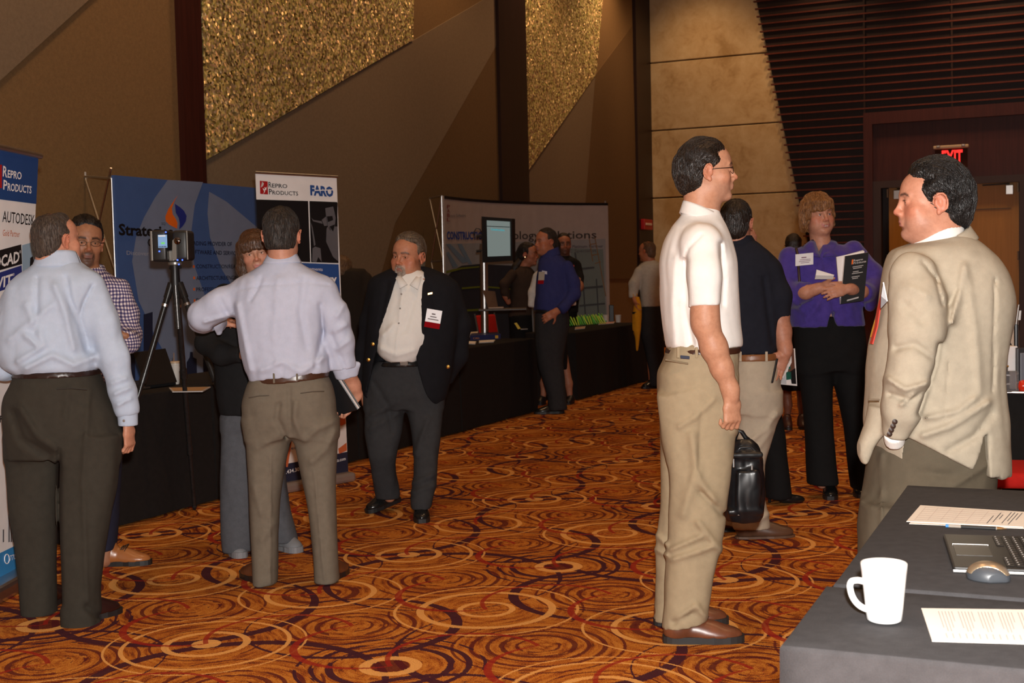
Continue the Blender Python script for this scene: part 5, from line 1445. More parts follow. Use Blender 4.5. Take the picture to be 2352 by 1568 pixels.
# ---- exhibit table behind the tan jacket
def exhibits():
    z = .748; o = G(2330, 903, z); Y0 = o[1]
    def box(name, label, cat, x0, x1, ytop, dy, depth, mat, z0=z, rot=0, parts=None):
        a = P(x0, 900, Y0 + dy); b = P(x1, 900, Y0 + dy); top = P((x0 + x1) / 2, ytop, Y0 + dy)[2]
        t = thing(name, ((a[0] + b[0]) / 2, Y0 + dy, z0), label, cat); d = np.array([b[0] - a[0], 0, 0])
        MB().bbox(np.array([a[0], Y0 + dy, z0]), d, (rot, depth, 0), (0, 0, top - z0), .004).build(parts or 'panel', mat, t); return t, a, b, top
    t, a, b, top = box('display_board', 'beige easel board with dark letter behind the row of brochures', 'sign', 2300, 2330, 744, .42, .02, simple('board_beige', (.55, .42, .32, 1), .6))
    m = MB(); text(m, 'o', np.array([P(2308, 800, Y0 + .41)[0], Y0 + .408, P(2308, 800, Y0 + .41)[2]]), (1, 0, 0), (0, 0, 1), .05, bold=.03); m.build('lettering', PK, t)
    t, a, b, top = box('brochure_stack', 'upright row of white brochures on the exhibit table', 'brochures', 2316, 2338, 795, .22, .20, PW, parts='pages')
    t, a, b, top = box('ring_binder', 'grey folder with dark border leaning beside the white brochures', 'binder', 2337, 2400, 798, .18, .03, simple('binder_dark', (.03, .03, .035, 1), .4), parts='spine')
    MB().bbox(np.array([P(2343, 0, Y0 + .17)[0], Y0 + .172, z + .02]), (.2, 0, 0), (0, .006, 0), (0, 0, .17), .006).build('cover', simple('binder_grey', (.16, .17, .20, 1), .4), t)
    t, a, b, top = box('acrylic_holder', 'clear acrylic leaflet holder at the front of the exhibit table', 'holder', 2311, 2341, 852, .05, .06, simple('acrylic', (.75, .8, .85, 1), .05, trans=.9), parts='pocket')
    c = P(2350, 886, Y0 + .06); t = thing('red_ball', (c[0], c[1], z), 'shiny red ball beside the acrylic holder', 'ball'); rr = c[2] - z; MB().lathe((c[0], c[1], z), [(rr * math.sin(a_), rr - rr * math.cos(a_)) for a_ in np.linspace(.05, 3.09, 14)], 20).build('ball', simple('ball_red', (.62, .03, .01, 1), .2), t, smooth=True)
    for k, (dz, lab) in enumerate(((0, 'lowest tray of papers left of the acrylic holder'), (.045, 'middle tray of papers left of the acrylic holder'), (.09, 'gold topped tray of papers left of the acrylic holder'))):
        a = P(2270, 900, Y0 + .1); t = thing('paper_tray', (a[0] + .05, a[1], z + dz), lab, 'tray'); MB().bbox(np.array([a[0], a[1], z + dz]), (.10, 0, 0), (0, .22, 0), (0, 0, .035), .004).build('tray', simple('tray_dark', (.06, .05, .045, 1), .4), t); MB().bbox(np.array([a[0] - .004, a[1] - .004, z + dz + .035]), (.108, 0, 0), (0, .22, 0), (0, 0, .008), .002).build('papers', PW if k < 2 else simple('gold_foil', (.75, .45, .12, 1), .3, .8), t)
    t = thing('pen_holder', P(2338, 780, Y0 + .5) * [1, 1, 0] + [0, 0, z], 'dark stand holding a slim pole behind the brochures', 'stand'); q = P(2334, 745, Y0 + .5); MB().tube([np.array([q[0], q[1], z]), q], .012, 8).build('post', M_BLK, t); q2 = P(2340, 700, Y0 + .52); MB().tube([q, q2], .007, 8).build('rod', M_ALU, t)
    for k, (x0, x1, lab) in enumerate(((2318, 2331, 'bright white panel on the display post behind the tan jacket, left half'), (2333, 2344, 'bright white panel on the display post behind the tan jacket, right half'))):
        c = [P(x0 + 4, 713, Y0 + .62), P(x1 + 2, 713, Y0 + .62), P(x1, 735, Y0 + .62), P(x0, 735, Y0 + .62)]; t = thing('white_panel', np.array([sum(c)[0] / 4, Y0 + .62, z]), lab, 'panel'); MB().prism(c, (0, .01, 0)).build('panel', simple('panel_bright', (.8, .8, .8, 1), .4), t)
        e = (c[2] + c[3]) / 2; MB().tube([np.array([e[0], e[1] + .005, z]), e + [0, .005, 0]], .006, 6).build('post', M_ALU, t)
exhibits()

# ---- laser scanner on its tripod
def scanner():
    Y = 7.22; c = P(402, 605, Y); t = thing('tripod', (c[0], Y, 0), 'black carbon tripod carrying the laser scanner in front of the blue display', 'tripod')
    car = simple('carbon', (.016, .015, .015, 1), .3, var=.4, vscale=90)
    hub = P(403, 648, Y); MB().tube([P(401, 606, Y), P(402, 622, Y), P(403, 655, Y)], [.030, .024, .030], 14).build('head', M_BLK, t, smooth='auto')
    MB().tube([P(403, 655, Y), P(410, 755, Y)], .018, 12).build('centre_column', simple('column_grey', (.06, .057, .055, 1), .25, .4, var=.5, vscale=70), t, smooth='auto')
    MB().tube([P(389, 615, Y), P(416, 613, Y)], .009, 8).build('lever', M_BLK, t)
    f1 = G(447, 1170); f2 = np.array([-2.33, 6.95, 0]); f3 = np.array([-1.36, 6.95, 0])
    for a, f in ((P(405, 652, Y + .03), f1), (P(394, 650, Y), f2), (P(412, 650, Y), f3)):
        d = f - a; lg = MB().tube([a, a + d * .06], .022, 10).tube([a + d * .05, a + d * .36], .0175, 10).tube([a + d * .36, a + d * .40], .022, 10).tube([a + d * .40, a + d * .72], .0145, 10).tube([a + d * .70, a + d * .74], .0175, 10).tube([a + d * .72, a + d * .985], .011, 10).build('leg', car, t, smooth='auto')
        MB().lathe(a + d * .985, [(.014, -.01), (.016, 0), (.010, np.linalg.norm(d) * .014)], 10, d).build('foot', M_BLK, lg); MB().tube([a + d * .125, a + d * .14], .0185, 12).build('leg_ring', M_ALU, lg)
    s = thing('laser_scanner', P(401, 603, Y), 'boxy black and silver laser scanner with small lit screen on top of the tripod', 'scanner')
    dk = simple('scanner_black', (.022, .021, .020, 1), .4); sv = simple('scanner_silver', (.30, .28, .25, 1), .35, .6)
    z0 = P(400, 600, Y)[2]; zt = P(400, 529, Y)[2]; H_ = zt - z0
    xl = P(358, 560, Y)[0]; xm = P(393, 560, Y)[0]; xm2 = P(405, 560, Y)[0]; xr = P(440, 560, Y)[0]
    MB().bbox((xl, Y - .10, z0), (xm - xl, 0, 0), (0, .19, 0), (0, 0, H_), .014, 3).build('left_housing', dk, s, smooth='auto')
    MB().bbox((xm2, Y - .09, z0 + .003), (xr - xm2, 0, 0), (0, .17, 0), (0, 0, H_ - .006), .018, 3).build('right_housing', dk, s, smooth='auto')
    MB().bbox((xm - .002, Y - .06, z0), (xm2 - xm + .004, 0, 0), (0, .13, 0), (0, 0, H_ * .35), .006).build('bridge', sv, s)
    MB().bbox((xl - .003, Y - .103, z0 + .004), (.012, 0, 0), (0, .01, 0), (0, 0, H_ - .008), .002).build('silver_trim', sv, s); MB().bbox((xr - .006, Y - .093, z0 + .006), (.007, 0, 0), (0, .01, 0), (0, 0, H_ - .012), .002).build('silver_trim', sv, s)
    MB().prism([P(396, 552, Y - .10), P(404, 545, Y - .10), P(406, 598, Y - .10), P(395, 594, Y - .10)], (0, .03, 0)).build('mirror_wedge', sv, s)
    MB().lathe(P(408, 553, Y - .10), [(.001, 0), (.018, .001), (.020, .006), (.014, .010), (.001, .011)], 18, (0, -1, 0)).build('mirror', simple('mirror_glass', (.25, .22, .22, 1), .08, 1.0), s, smooth='auto')
    a = P(363.5, 569, Y - .105); w_ = P(384, 569, Y - .105)[0] - a[0]; h_ = P(370, 539, Y - .105)[2] - a[2]
    sc = MB().box(a, (w_, 0, 0), (0, .005, 0), (0, 0, h_)).build('screen', simple('scanner_screen', (.05, .05, .05, 1), .2, emit=(.22, .38, .62, 1), estr=.9), s)
    MB().box(a + [w_ * .35, -.001, h_ * .28], (w_ * .4, 0, 0), (0, .002, 0), (0, 0, h_ * .14)).build('screen_button', simple('icon_green', (.1, .4, .1, 1), .3, emit=(.15, .55, .12, 1), estr=.8), sc); MB().box(a + [w_ * .05, -.001, h_ * .86], (w_ * .8, 0, 0), (0, .002, 0), (0, 0, h_ * .1)).build('screen_header', simple('icon_pale', (.5, .5, .5, 1), .3, emit=(.6, .6, .6, 1), estr=.7), sc)
    m = MB()
    for k in range(5): m.box(a + [w_ * (.08 + .18 * k), -.001, h_ * .04], (w_ * .11, 0, 0), (0, .002, 0), (0, 0, h_ * .09))
    m.build('screen_icons', simple('icon_dark', (.04, .04, .08, 1), .3), sc)
    led = simple('blue_led', (.1, .2, 1, 1), .3, emit=(.04, .10, 1, 1), estr=4)
    for x, y in ((381, 533), (366, 577), (408, 597), (419, 597), (411, 607)): MB().lathe(P(x, y, Y - .105), [(.001, 0), (.0045, .001), (.001, .004)], 8, (0, -1, 0)).build('status_light', led, s)
    MB().lathe(P(402, 607, Y), [(.035, -.005), (.04, .0), (.04, .012), (.03, .018)], 18).build('mount', sv, s, smooth='auto')
scanner()

# ---- fire alarm box and exit sign
u0, z0 = on_wall(1473, 527, -7.03); u1, z1 = on_wall(1492, 505, -7.03)
t = thing('fire_alarm', W((u0 + u1) / 2, -7.03, z0), 'small red fire alarm pull box on the dark pilaster beside the stone wall', 'fire alarm')
MB().bbox(W(u0, -7.04, z0), U3 * (u1 - u0), V3 * .07, (0, 0, z1 - z0), .01).build('case', simple('alarm_red', (.42, .010, .012, 1), .4), t)
MB().bbox(W(u0 + (u1 - u0) * .15, -6.98, z0 + (z1 - z0) * .42), U3 * (u1 - u0) * .7, V3 * .02, (0, 0, (z1 - z0) * .22), .006).build('pull_handle', simple('alarm_white', (.70, .60, .55, 1), .4), t)
v0, za = on_far(2145, 346, 22.0); v1, zb = on_far(2226, 329, 22.0)
t = thing('exit_sign', W(22.0, (v0 + v1) / 2, za), 'lit red EXIT sign with pale housing above the doors', 'exit sign')
MB().bbox(W(21.88, v0, za + .01), V3 * (v1 - v0), U3 * .12, (0, 0, zb - za - .03), .015).build('housing', simple('sign_beige', (.55, .42, .30, 1), .4), t)
for vv in (v0 + .05, v1 - .11): MB().bbox(W(21.86, vv, za + .035), V3 * .06, U3 * .03, (0, 0, .035), .01).build('end_clip', M_CHROME, t)
v2, zc = on_far(2163, 378, 21.94); v3, _ = on_far(2211, 378, 21.94)
MB().rbox(21.95, 21.96, v0 + .02, v1 - .02, zc - .06, za + .01).build('panel', simple('sign_panel', (.05, .012, .012, 1), .1), t)
m = MB(); text(m, 'EXIT', W(21.945, v2, zc), V3, (0, 0, 1), za - zc - .005, v3 - v2, bold=.03); m.build('lettering', simple('exit_red', (.5, .01, .01, 1), .4, emit=(1, .025, .02, 1), estr=1.6), t)
# ------------------------------------------------------------------ man in the white polo shirt
M_WHITE = fabric('white_knit', (.80, .765, .73, 1), weave=700, var=.02)
M_KHAKI = fabric('khaki_twill', (.335, .262, .165, 1), weave=800, var=.05)
M_BROWNBELT = simple('brown_leather', (.050, .018, .010, 1), .35)
M_BROWNSHOE = simple('brown_shoe_leather', (.14, .045, .020, 1), .33, var=.25, vscale=14)
HAIR_DK = hair_material('hair_dark_brown', (.008, .005, .0035, 1), (.030, .018, .012, 1), .35)
def person_polo():
    p = Person('man in white polo shirt and khaki trousers standing in profile wearing glasses', 4.80, (1590, 1475), skin=(.52, .28, .185))
    H = p.head(1618, 322, 468, 0, 90, 2, hair=.013); 
    p.H = H = Head(p.pt(1623, 394), 141 * p.s, 93, 3)
    # body -----------------------------------------------------------
    F = p.field(1480, 300, 1740, 1500, -.28, .28, .011, [(1530, 310, 1700, 500, -.13, .13, .0042), (1640, 880, 1725, 1010, -.26, -.08, .0042), (1580, 700, 1700, 1000, -.26, -.05, .007)])
    F.add(p.loft([(545, 1570, 1645, 0, .12), (650, 1540, 1670, 0, .15), (800, 1550, 1680, 0, .13), (900, 1535, 1660, 0, .13)]), .02)
    F.add(rcone(p.pt(1590, 900, -.08), p.pt(1568, 1440, -.08), .08, .04), .03); F.add(rcone(p.pt(1590, 900, .08), p.pt(1548, 1400, .15), .07, .035), .03)
    F.add(econe(H.w(0, -.028, -.05), p.pt(1606, 530), (.058, .062), (.066, .062), (0, 1, 0)), .02)
    F.add(econe(H.w(0, .005, -.09), p.pt(1618, 532), (.042, .045), (.050, .048), (0, 1, 0)), .03)
    head_sdf(F, H, jaw=.97, nose=1.0)
    # near arm
    p.chain(F, [(1625, 620, -.21, 30), (1619, 712, -.215, 28), (1620, 742, -.215, 28), (1640, 798, -.212, 27.5), (1658, 845, -.208, 22.5), (1677, 893, -.20, 17), (1680, 912, -.20, 16.5)], .03)
    p.chain(F, [(1622, 620, .2, 30), (1630, 760, .2, 28), (1665, 850, .2, 22)], .03)
    hand_sdf(F, p.pt(1679, 908, -.20), (.04, .0, -1), (-.5, .9, 0), 1, L=.185, curl=(.55, 1.0, .8), spread=.06, tcurl=.6, topen=.3)
    base = p.skin
    def colr(v):
        c = np.tile(base, (len(v), 1)); head_colors(v, H, base, c, brow=(.05, .025, .015), lips=(.46, .19, .15), beard=((.34, .20, .15), .35, 'stubble')); return c
    p.put(F, 'body', M_SKIN, 1, colors=colr)
    # hair -----------------------------------------------------------
    p.hair(H, HAIR_DK, .0036, locks=1500, lock=(.055, .0015), t=.013, front=.072, temple=.046, nape=-.088, side=.0, amp=.0036, backvol=.012)
    p.eyes(H, both=(-1, 1))
    # glasses
    m = MB()
    for sx in (-1, 1):
        ring = [H.w(sx * (.032 + .021 * math.cos(a)), .094 - .004 * abs(math.cos(a)), -.002 + .0135 * math.sin(a)) for a in np.linspace(0, 2 * math.pi, 19)]
        m.tube(ring, .0011, 6, False)
        m.tube([H.w(sx * .053, .090, .003), H.w(sx * .072, .082, .004), H.w(sx * .078, .02, .004), H.w(sx * .079, -.012, .0)], .0014, 6)
    m.tube([H.w(-.011, .095, .001), H.w(0, .099, .004), H.w(.011, .095, .001)], .0011, 6)
    g = m.build('glasses', simple('dark_wire', (.05, .04, .035, 1), .3, .8), p.root, smooth=True)
    # polo shirt -----------------------------------------------------
    F = p.field(1480, 440, 1740, 830, -.34, .34, .0065)
    F.add(p.loft([(470, 1575, 1648, .0, .055), (492, 1564, 1655, .0, .075), (520, 1542, 1668, 0, .13), (560, 1524, 1682, 0, .165), (610, 1516, 1692, 0, .175), (680, 1518, 1695, 0, .165), (740, 1523, 1698, 0, .16), (785, 1530, 1703, 0, .165), (800, 1534, 1702, 0, .165)], 2.2), 0)
    for sg in (-1, 1):
        F.add(ell(p.pt(1612, 560, sg * .15), (.07, .07, .075)), .05)
        p.chain(F, [(1612, 565, sg * .165, 42), (1616, 630, sg * .205, 43), (1621, 704, sg * .215, 38)], .035, flat_end=True)
    F.cut(lambda X, Y, Z: np.maximum(p.pt(1600, 797)[2] - Z + .0 * (X), -9))
    p.folds(F, .0045, (9, 9, 2.2), 1, .4, strokes=[([(1575, 600), (1573, 700), (1590, 790)], 7, -.010), ([(1550, 590), (1545, 700), (1550, 790)], 9, .006), ([(1655, 560), (1662, 640), (1660, 700)], 6, -.008), ([(1570, 690), (1600, 780)], 8, .006),
        ([(1610, 540), (1580, 570), (1572, 600)], 4, -.005)])
    sh = p.put(F, 'shirt', M_WHITE, 1)
    th = np.linspace(-1.1, math.pi + 1.1, 26)      # collar runs round the back of the neck
    def ringp(cx, cy, rx, ry, tilt):
        return [p.pt(cx, cy) + np.array([rx * p.s * -math.sin(a), ry * math.cos(a), tilt * p.s * math.sin(a)]) for a in th]
    p.collar(H, sh, M_WHITE, ringp(1611, 478, 40, .066, 18), ringp(1612, 512, 50, .088, 24), .006)
    m = MB(); m.lathe(p.pt(1692, 612, -.03), [(.001, 0), (.005, .001), (.005, .003), (.001, .0035)], 10, (1, -.4, 0)); m.build('button', simple('pearl', (.25, .22, .2, 1), .3), sh)
    # trousers -------------------------------------------------------
    F = p.field(1480, 770, 1730, 1470, -.32, .36, .0075)
    F.add(p.loft([(788, 1532, 1694, 0, .150), (820, 1524, 1694, 0, .168), (860, 1508, 1692, 0, .178), (920, 1509, 1690, 0, .178), (985, 1518, 1684, 0, .165), (1040, 1526, 1680, 0, .14)], 2.3), 0)
    F.add(p.loft([(900, 1512, 1688, -.085, .095), (1000, 1520, 1683, -.088, .093), (1090, 1537, 1679, -.09, .088), (1180, 1538, 1670, -.09, .083), (1270, 1530, 1655, -.09, .080), (1330, 1526, 1640, -.09, .078), (1400, 1524, 1630, -.09, .077), (1434, 1522, 1622, -.09, .076)], 2.2, tilt=.18), .04)
    F.add(p.loft([(900, 1512, 1680, .085, .09), (1000, 1514, 1650, .09, .088), (1150, 1516, 1640, .12, .08), (1250, 1506, 1615, .14, .075), (1340, 1503, 1600, .15, .073), (1424, 1502, 1595, .15, .072)], 2.2), .03)
    p.folds(F, .0055, (8, 8, 3.2), 2, .45, strokes=[([(1684, 880), (1668, 950), (1690, 990)], 8, .010), ([(1640, 915), (1600, 955), (1560, 980)], 7, .007), ([(1600, 1095), (1640, 1150)], 10, .010), ([(1570, 1180), (1600, 1080), (1590, 1000)], 12, .010), ([(1610, 1130), (1660, 1180)], 7, -.010),
        ([(1540, 1262), (1610, 1232)], 7, .010), ([(1545, 1285), (1640, 1255)], 7, .009), ([(1604, 1200), (1654, 1262)], 8, .010), ([(1560, 1420), (1600, 1390), (1618, 1415)], 8, .010), ([(1548, 1430), (1590, 1408)], 6, -.010), ([(1510, 1230), (1530, 1250)], 6, .008), ([(1508, 1262), (1532, 1275)], 6, .008), ([(1612, 940), (1605, 1080)], 5, -.004)])
    tr = p.put(F, 'trousers', M_KHAKI, 1)
    p.belt([(796, 1534, 1696, 0, .158), (811, 1530, 1695, 0, .162)], M_BROWNBELT, .004)
    def on_side(x, y, dy=-.182): return p.pt(x, y, dy)
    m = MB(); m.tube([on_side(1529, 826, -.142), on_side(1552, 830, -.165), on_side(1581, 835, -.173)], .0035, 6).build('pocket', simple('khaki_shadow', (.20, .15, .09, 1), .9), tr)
    m = MB(); m.bbox(on_side(1563, 823, -.169), p.pt(1584, 825, -.172) - on_side(1563, 823, -.169), (0, .003, 0), (0, 0, .012), .001).build('label_patch', simple('navy_label', (.012, .016, .04, 1), .7), tr)
    for x in (1555, 1597): MB().bbox(p.pt(x, 822, -.166), (.011, 0, 0), (0, .006, 0), (0, 0, .040), .002).build('belt_loop', M_KHAKI, tr)
    sole = simple('rubber_sole', (.018, .017, .017, 1), .55)
    p.shoe((1524, 1484), (1708, 1488), .052, M_BROWNSHOE, sole, (-.09, -.10), .026, .10, laces=simple('brown_lace', (.05, .022, .012, 1), .8))
    p.shoe((1503, 1440), (1672, 1432), .052, M_BROWNSHOE, sole, (.15, .15), .026, .10, laces=simple('brown_lace', (.05, .022, .012, 1), .8))
    return p
P_POLO = person_polo()
# ------------------------------------------------------------------ people of the left group
M_BLUESHIRT = fabric('pale_blue_oxford', (.41, .48, .595, 1), weave=650, var=.03)
M_OLIVE = fabric('olive_worsted', (.035, .030, .0225, 1), weave=800, var=.07)
M_BLACKBELT = simple('dark_brown_belt', (.022, .010, .008, 1), .35)
HAIR_GREYBR = hair_material('hair_greying_brown', (.024, .014, .009, 1), (.075, .05, .034, 1), .6)
def person_heavy():
    p = Person('balding man in pale blue shirt and dark olive trousers seen from behind', 5.30, (130, 1420), skin=(.50, .25, .17))
    H = p.H = Head(p.pt(130, 551), 121 * p.s, 146, 4)
    p.body(H, (-60, 470, 340, 1450, -.3, .4), .012, core=[[(620, 60, 195, 0, .10), (720, 30, 200, 0, .13), (850, 50, 210, 0, .13), (950, 40, 240, 0, .13)]], neck=(128, 615), neck_r=(.066, .085),
        limbs=[[(80, 950, .03, 34), (88, 1400, .05, 20)], [(195, 950, -.04, 34), (182, 1425, -.12, 20)], [(205, 680, -.02, 24), (265, 840, -.02, 22), (292, 960, -.02, 16)]],
        hands=[(((294, 972, -.02), (.02, .05, -1), (-1, .25, 0), 1), dict(L=.18, curl=(.45, .8, .5), tcurl=.4, topen=.5))],
        fine=[(60, 478, 200, 625, -.15, .15, .0045), (262, 965, 330, 1045, -.12, .12, .0042)], face=dict(heavy=.6), colors=dict(brow=(.10, .06, .04)))
    p.hair(H, HAIR_GREYBR, .0042, locks=1000, lock=(.030, .0012), lflow='down', t=.008, front=.045, temple=.02, nape=-.075, side=-.005, amp=.0028, bald=.75)
    arm = [(205, 662, -.02, 37), (236, 740, -.02, 36), (262, 820, -.02, 34), (284, 900, -.02, 28), (291, 938, -.02, 24), (293, 948, -.02, 22)]
    larm = [(32, 695, 0, 30), (8, 765, .0, 31), (10, 845, .05, 28), (40, 830, .26, 26)]
    sh = p.garment('shirt', M_BLUESHIRT, (-70, 570, 345, 965, -.34, .42), .0075,
        [[(592, 90, 174, 0, .062), (612, 70, 196, 0, .095), (632, 45, 222, 0, .125), (660, 20, 236, 0, .15), (740, 0, 222, 0, .172), (800, 2, 222, 0, .178), (838, 14, 230, 0, .178), (856, 40, 220, 0, .160)]],
        [arm, larm], amp=.0075, f=(8, 8, 3), seed=3, rid=.5,
        strokes=[([(150, 640), (160, 690), (185, 745), (200, 800)], 7, -.012), ([(125, 655), (150, 720), (170, 800)], 9, .009), ([(40, 830), (90, 800), (60, 770)], 8, .010), ([(60, 845), (120, 815), (170, 838), (215, 820)], 8, .011), ([(60, 700), (100, 790)], 10, .008),
            ([(212, 655), (190, 700), (182, 735)], 4, -.008), ([(255, 880), (290, 868)], 6, .008), ([(262, 905), (298, 890)], 5, .008), ([(270, 930), (300, 915)], 5, .007), ([(20, 780), (120, 700)], 8, .007), ([(86, 640), (82, 760)], 7, -.007)])
    p.garment('cuff', M_BLUESHIRT, (262, 930, 325, 985, -.12, .1), .005, [], [[(292.5, 946, -.02, 23.5), (294, 977, -.02, 22)]], amp=.001, parent=sh)
    th = np.linspace(0, 2 * math.pi, 40)
    p.collar(H, sh, M_BLUESHIRT, [p.pt(131, 584 + 14 * math.cos(a - 2.2) * .6) + np.array([.078 * math.cos(a), .074 * math.sin(a), 0]) for a in th], [p.pt(132, 612) + np.array([.100 * math.cos(a), .092 * math.sin(a), 0]) for a in th], .006)
    MB().lathe(p.pt(285, 966, -.065), [(.001, 0), (.006, .001), (.006, .003), (.001, .004)], 10, (-.3, -1, 0)).build('button', simple('pearl', (.25, .22, .2, 1), .3), sh)
    tr = p.garment('trousers', M_OLIVE, (-10, 840, 300, 1460, -.36, .36), .008,
        [[(852, 40, 222, 0, .158), (880, 28, 233, 0, .172), (910, 14, 247, 0, .182), (955, 11, 264, -.01, .182), (1010, 13, 274, -.02, .165), (1050, 16, 274, -.02, .145)],
         [(1000, 14, 142, .02, .105), (1100, 18, 138, .03, .10), (1186, 24, 132, .04, .095), (1263, 38, 131, .05, .09), (1340, 46, 131, .05, .085), (1411, 50, 131, .05, .085)],
         [(1000, 136, 275, -.07, .105), (1100, 131, 268, -.09, .10), (1205, 132, 250, -.11, .095), (1300, 137, 236, -.13, .09), (1370, 140, 230, -.13, .087), (1446, 143, 233, -.13, .092)]],
        amp=.006, f=(7, 7, 2.6), seed=5, rid=.4, strokes=[([(45, 935), (85, 1000), (130, 1030)], 9, .014), ([(30, 950), (50, 1010), (110, 1045)], 9, -.012), ([(135, 1030), (138, 1390)], 5, -.012), ([(205, 900), (190, 1100), (200, 1380)], 6, .006), ([(200, 1395), (225, 1415)], 8, -.012), ([(155, 900), (150, 960)], 8, .006)])
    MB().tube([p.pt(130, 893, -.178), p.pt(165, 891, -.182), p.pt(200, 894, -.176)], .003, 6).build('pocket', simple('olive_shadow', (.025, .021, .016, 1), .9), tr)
    p.belt([(849, 40, 223, 0, .162), (862, 36, 225, 0, .166)], M_BLACKBELT, .003)
    M_SH = simple('oxblood_leather', (.022, .006, .005, 1), .3)
    p.shoe((165, 1440), (276, 1412), .046, M_SH, None, (-.15, .03)); p.shoe((95, 1405), (150, 1372), .046, M_SH, None, (.06, .33))
    return p
P_HEAVY = person_heavy()

def plaid_material():
    t = NT('blue_gingham'); b = t.b; ob = t.obj(); b.inputs['Roughness'].default_value = .9
    sp = t.n('ShaderNodeSeparateXYZ'); t.l(ob, sp.inputs[0])
    wv = t.math('MULTIPLY', t.math('SUBTRACT', t.noise(ob, 9, 2), .5), .03)
    def stripe(a): return t.math('LESS_THAN', t.math('PINGPONG', t.math('ADD', a, wv), .0085), .0042)
    h = stripe(sp.outputs[2]); v = stripe(t.math('ADD', sp.outputs[0], t.math('MULTIPLY', sp.outputs[1], .8)))
    c = t.mix(h, (.66, .58, .55, 1), (.17, .13, .22, 1)); c2 = t.mix(h, (.17, .13, .22, 1), (.028, .024, .09, 1))
    t.l(t.mix(v, c, c2), b.inputs['Base Color']); return t.m
M_PLAID = plaid_material()
M_NAVYP = fabric('navy_trousers', (.018, .018, .035, 1), weave=800)
def person_plaid():
    p = Person('dark haired man in gingham shirt and glasses talking to the balding man', 6.25, (250, 1295), skin=(.34, .165, .095))
    H = p.H = Head(p.pt(196, 556), 112 * p.s, 28, -4, 4)
    p.body(H, (120, 470, 350, 1320, -.4, .3), .012, core=[[(672, 180, 255, 0, .06), (700, 165, 265, 0, .09), (780, 170, 265, 0, .10), (950, 165, 265, 0, .10)]], neck=(206, 632), neck_r=(.052, .056),
        limbs=[[(190, 950, 0, 38), (190, 1280, .05, 18)], [(245, 950, 0, 38), (240, 1285, -.05, 18)]],
        hands=[(((285, 772, -.20), (-.85, -.1, .25), (0, .4, 1), -1), dict(curl=(.5, .8, .6)))],
        fine=[(130, 478, 250, 640, -.16, .16, .0045), (240, 730, 310, 800, -.36, -.08, .0045)], colors=dict(brow=(.02, .012, .01), brow_w=1.5, lips=(.20, .085, .065), beard=((.05, .03, .025), .8, 'goatee')))
    p.hair(H, hair_material('hair_black', (.005, .004, .004, 1), (.018, .013, .011, 1), .4), .0045, t=.014, front=.068, temple=.045, nape=-.09, side=-.02, backvol=.012)
    p.eyes(H)
    m = MB()
    for sx in (-1, 1):
        m.tube([H.w(sx * (.032 + .022 * math.cos(a)), .096, -.002 + .013 * math.sin(a)) for a in np.linspace(0, 2 * math.pi, 17)], .0012, 6, False)
        m.tube([H.w(sx * .054, .093, .003), H.w(sx * .076, .06, .004), H.w(sx * .079, -.012, .0)], .0014, 6)
    m.tube([H.w(-.010, .097, .001), H.w(0, .101, .004), H.w(.010, .097, .001)], .0012, 6); m.build('glasses', simple('dark_wire', (.05, .04, .035, 1), .3, .8), p.root, smooth=True)
    sh = p.garment('shirt', M_PLAID, (120, 600, 350, 900, -.42, .3), .009,
        [[(618, 180, 236, 0, .06), (636, 150, 262, 0, .095), (655, 140, 280, 0, .12), (720, 140, 284, 0, .135), (800, 150, 280, 0, .135), (880, 155, 278, 0, .13)]],
        [[(276, 662, -.02, 26), (296, 720, -.03, 25), (300, 772, -.08, 24), (296, 786, -.16, 22), (286, 776, -.20, 18)], [(150, 662, 0, 26), (140, 780, 0, 22)]], amp=.007, seed=8, zones=[((300, 760, -.08), 40, .006, (30, 30, 18))])
    th = np.linspace(0, 2 * math.pi, 30)
    p.collar(H, sh, M_PLAID, [p.pt(207, 612) + np.array([.064 * math.cos(a), .062 * math.sin(a), .012 * math.sin(a)]) for a in th], [p.pt(207, 636) + np.array([.088 * math.cos(a), .080 * math.sin(a), 0]) for a in th], .005)
    p.garment('trousers', M_NAVYP, (120, 850, 320, 1320, -.3, .3), .012,
        [[(860, 155, 278, 0, .13), (930, 150, 285, 0, .14), (1000, 152, 284, 0, .13)], [(980, 152, 222, .05, .09), (1285, 160, 215, .08, .075)], [(980, 210, 282, -.03, .09), (1150, 220, 275, -.03, .08), (1262, 222, 266, -.03, .072)]], seed=2)
    M_TAN = simple('tan_shoe_leather', (.30, .105, .030, 1), .3, var=.15)
    p.shoe((226, 1302), (348, 1298), .045, M_TAN, None, (-.03, -.02), laces=simple('dark_lace', (.02, .012, .01, 1), .8)); p.shoe((150, 1290), (230, 1280), .045, M_TAN, None, (.08, .15))
    return p
P_PLAID = person_plaid()

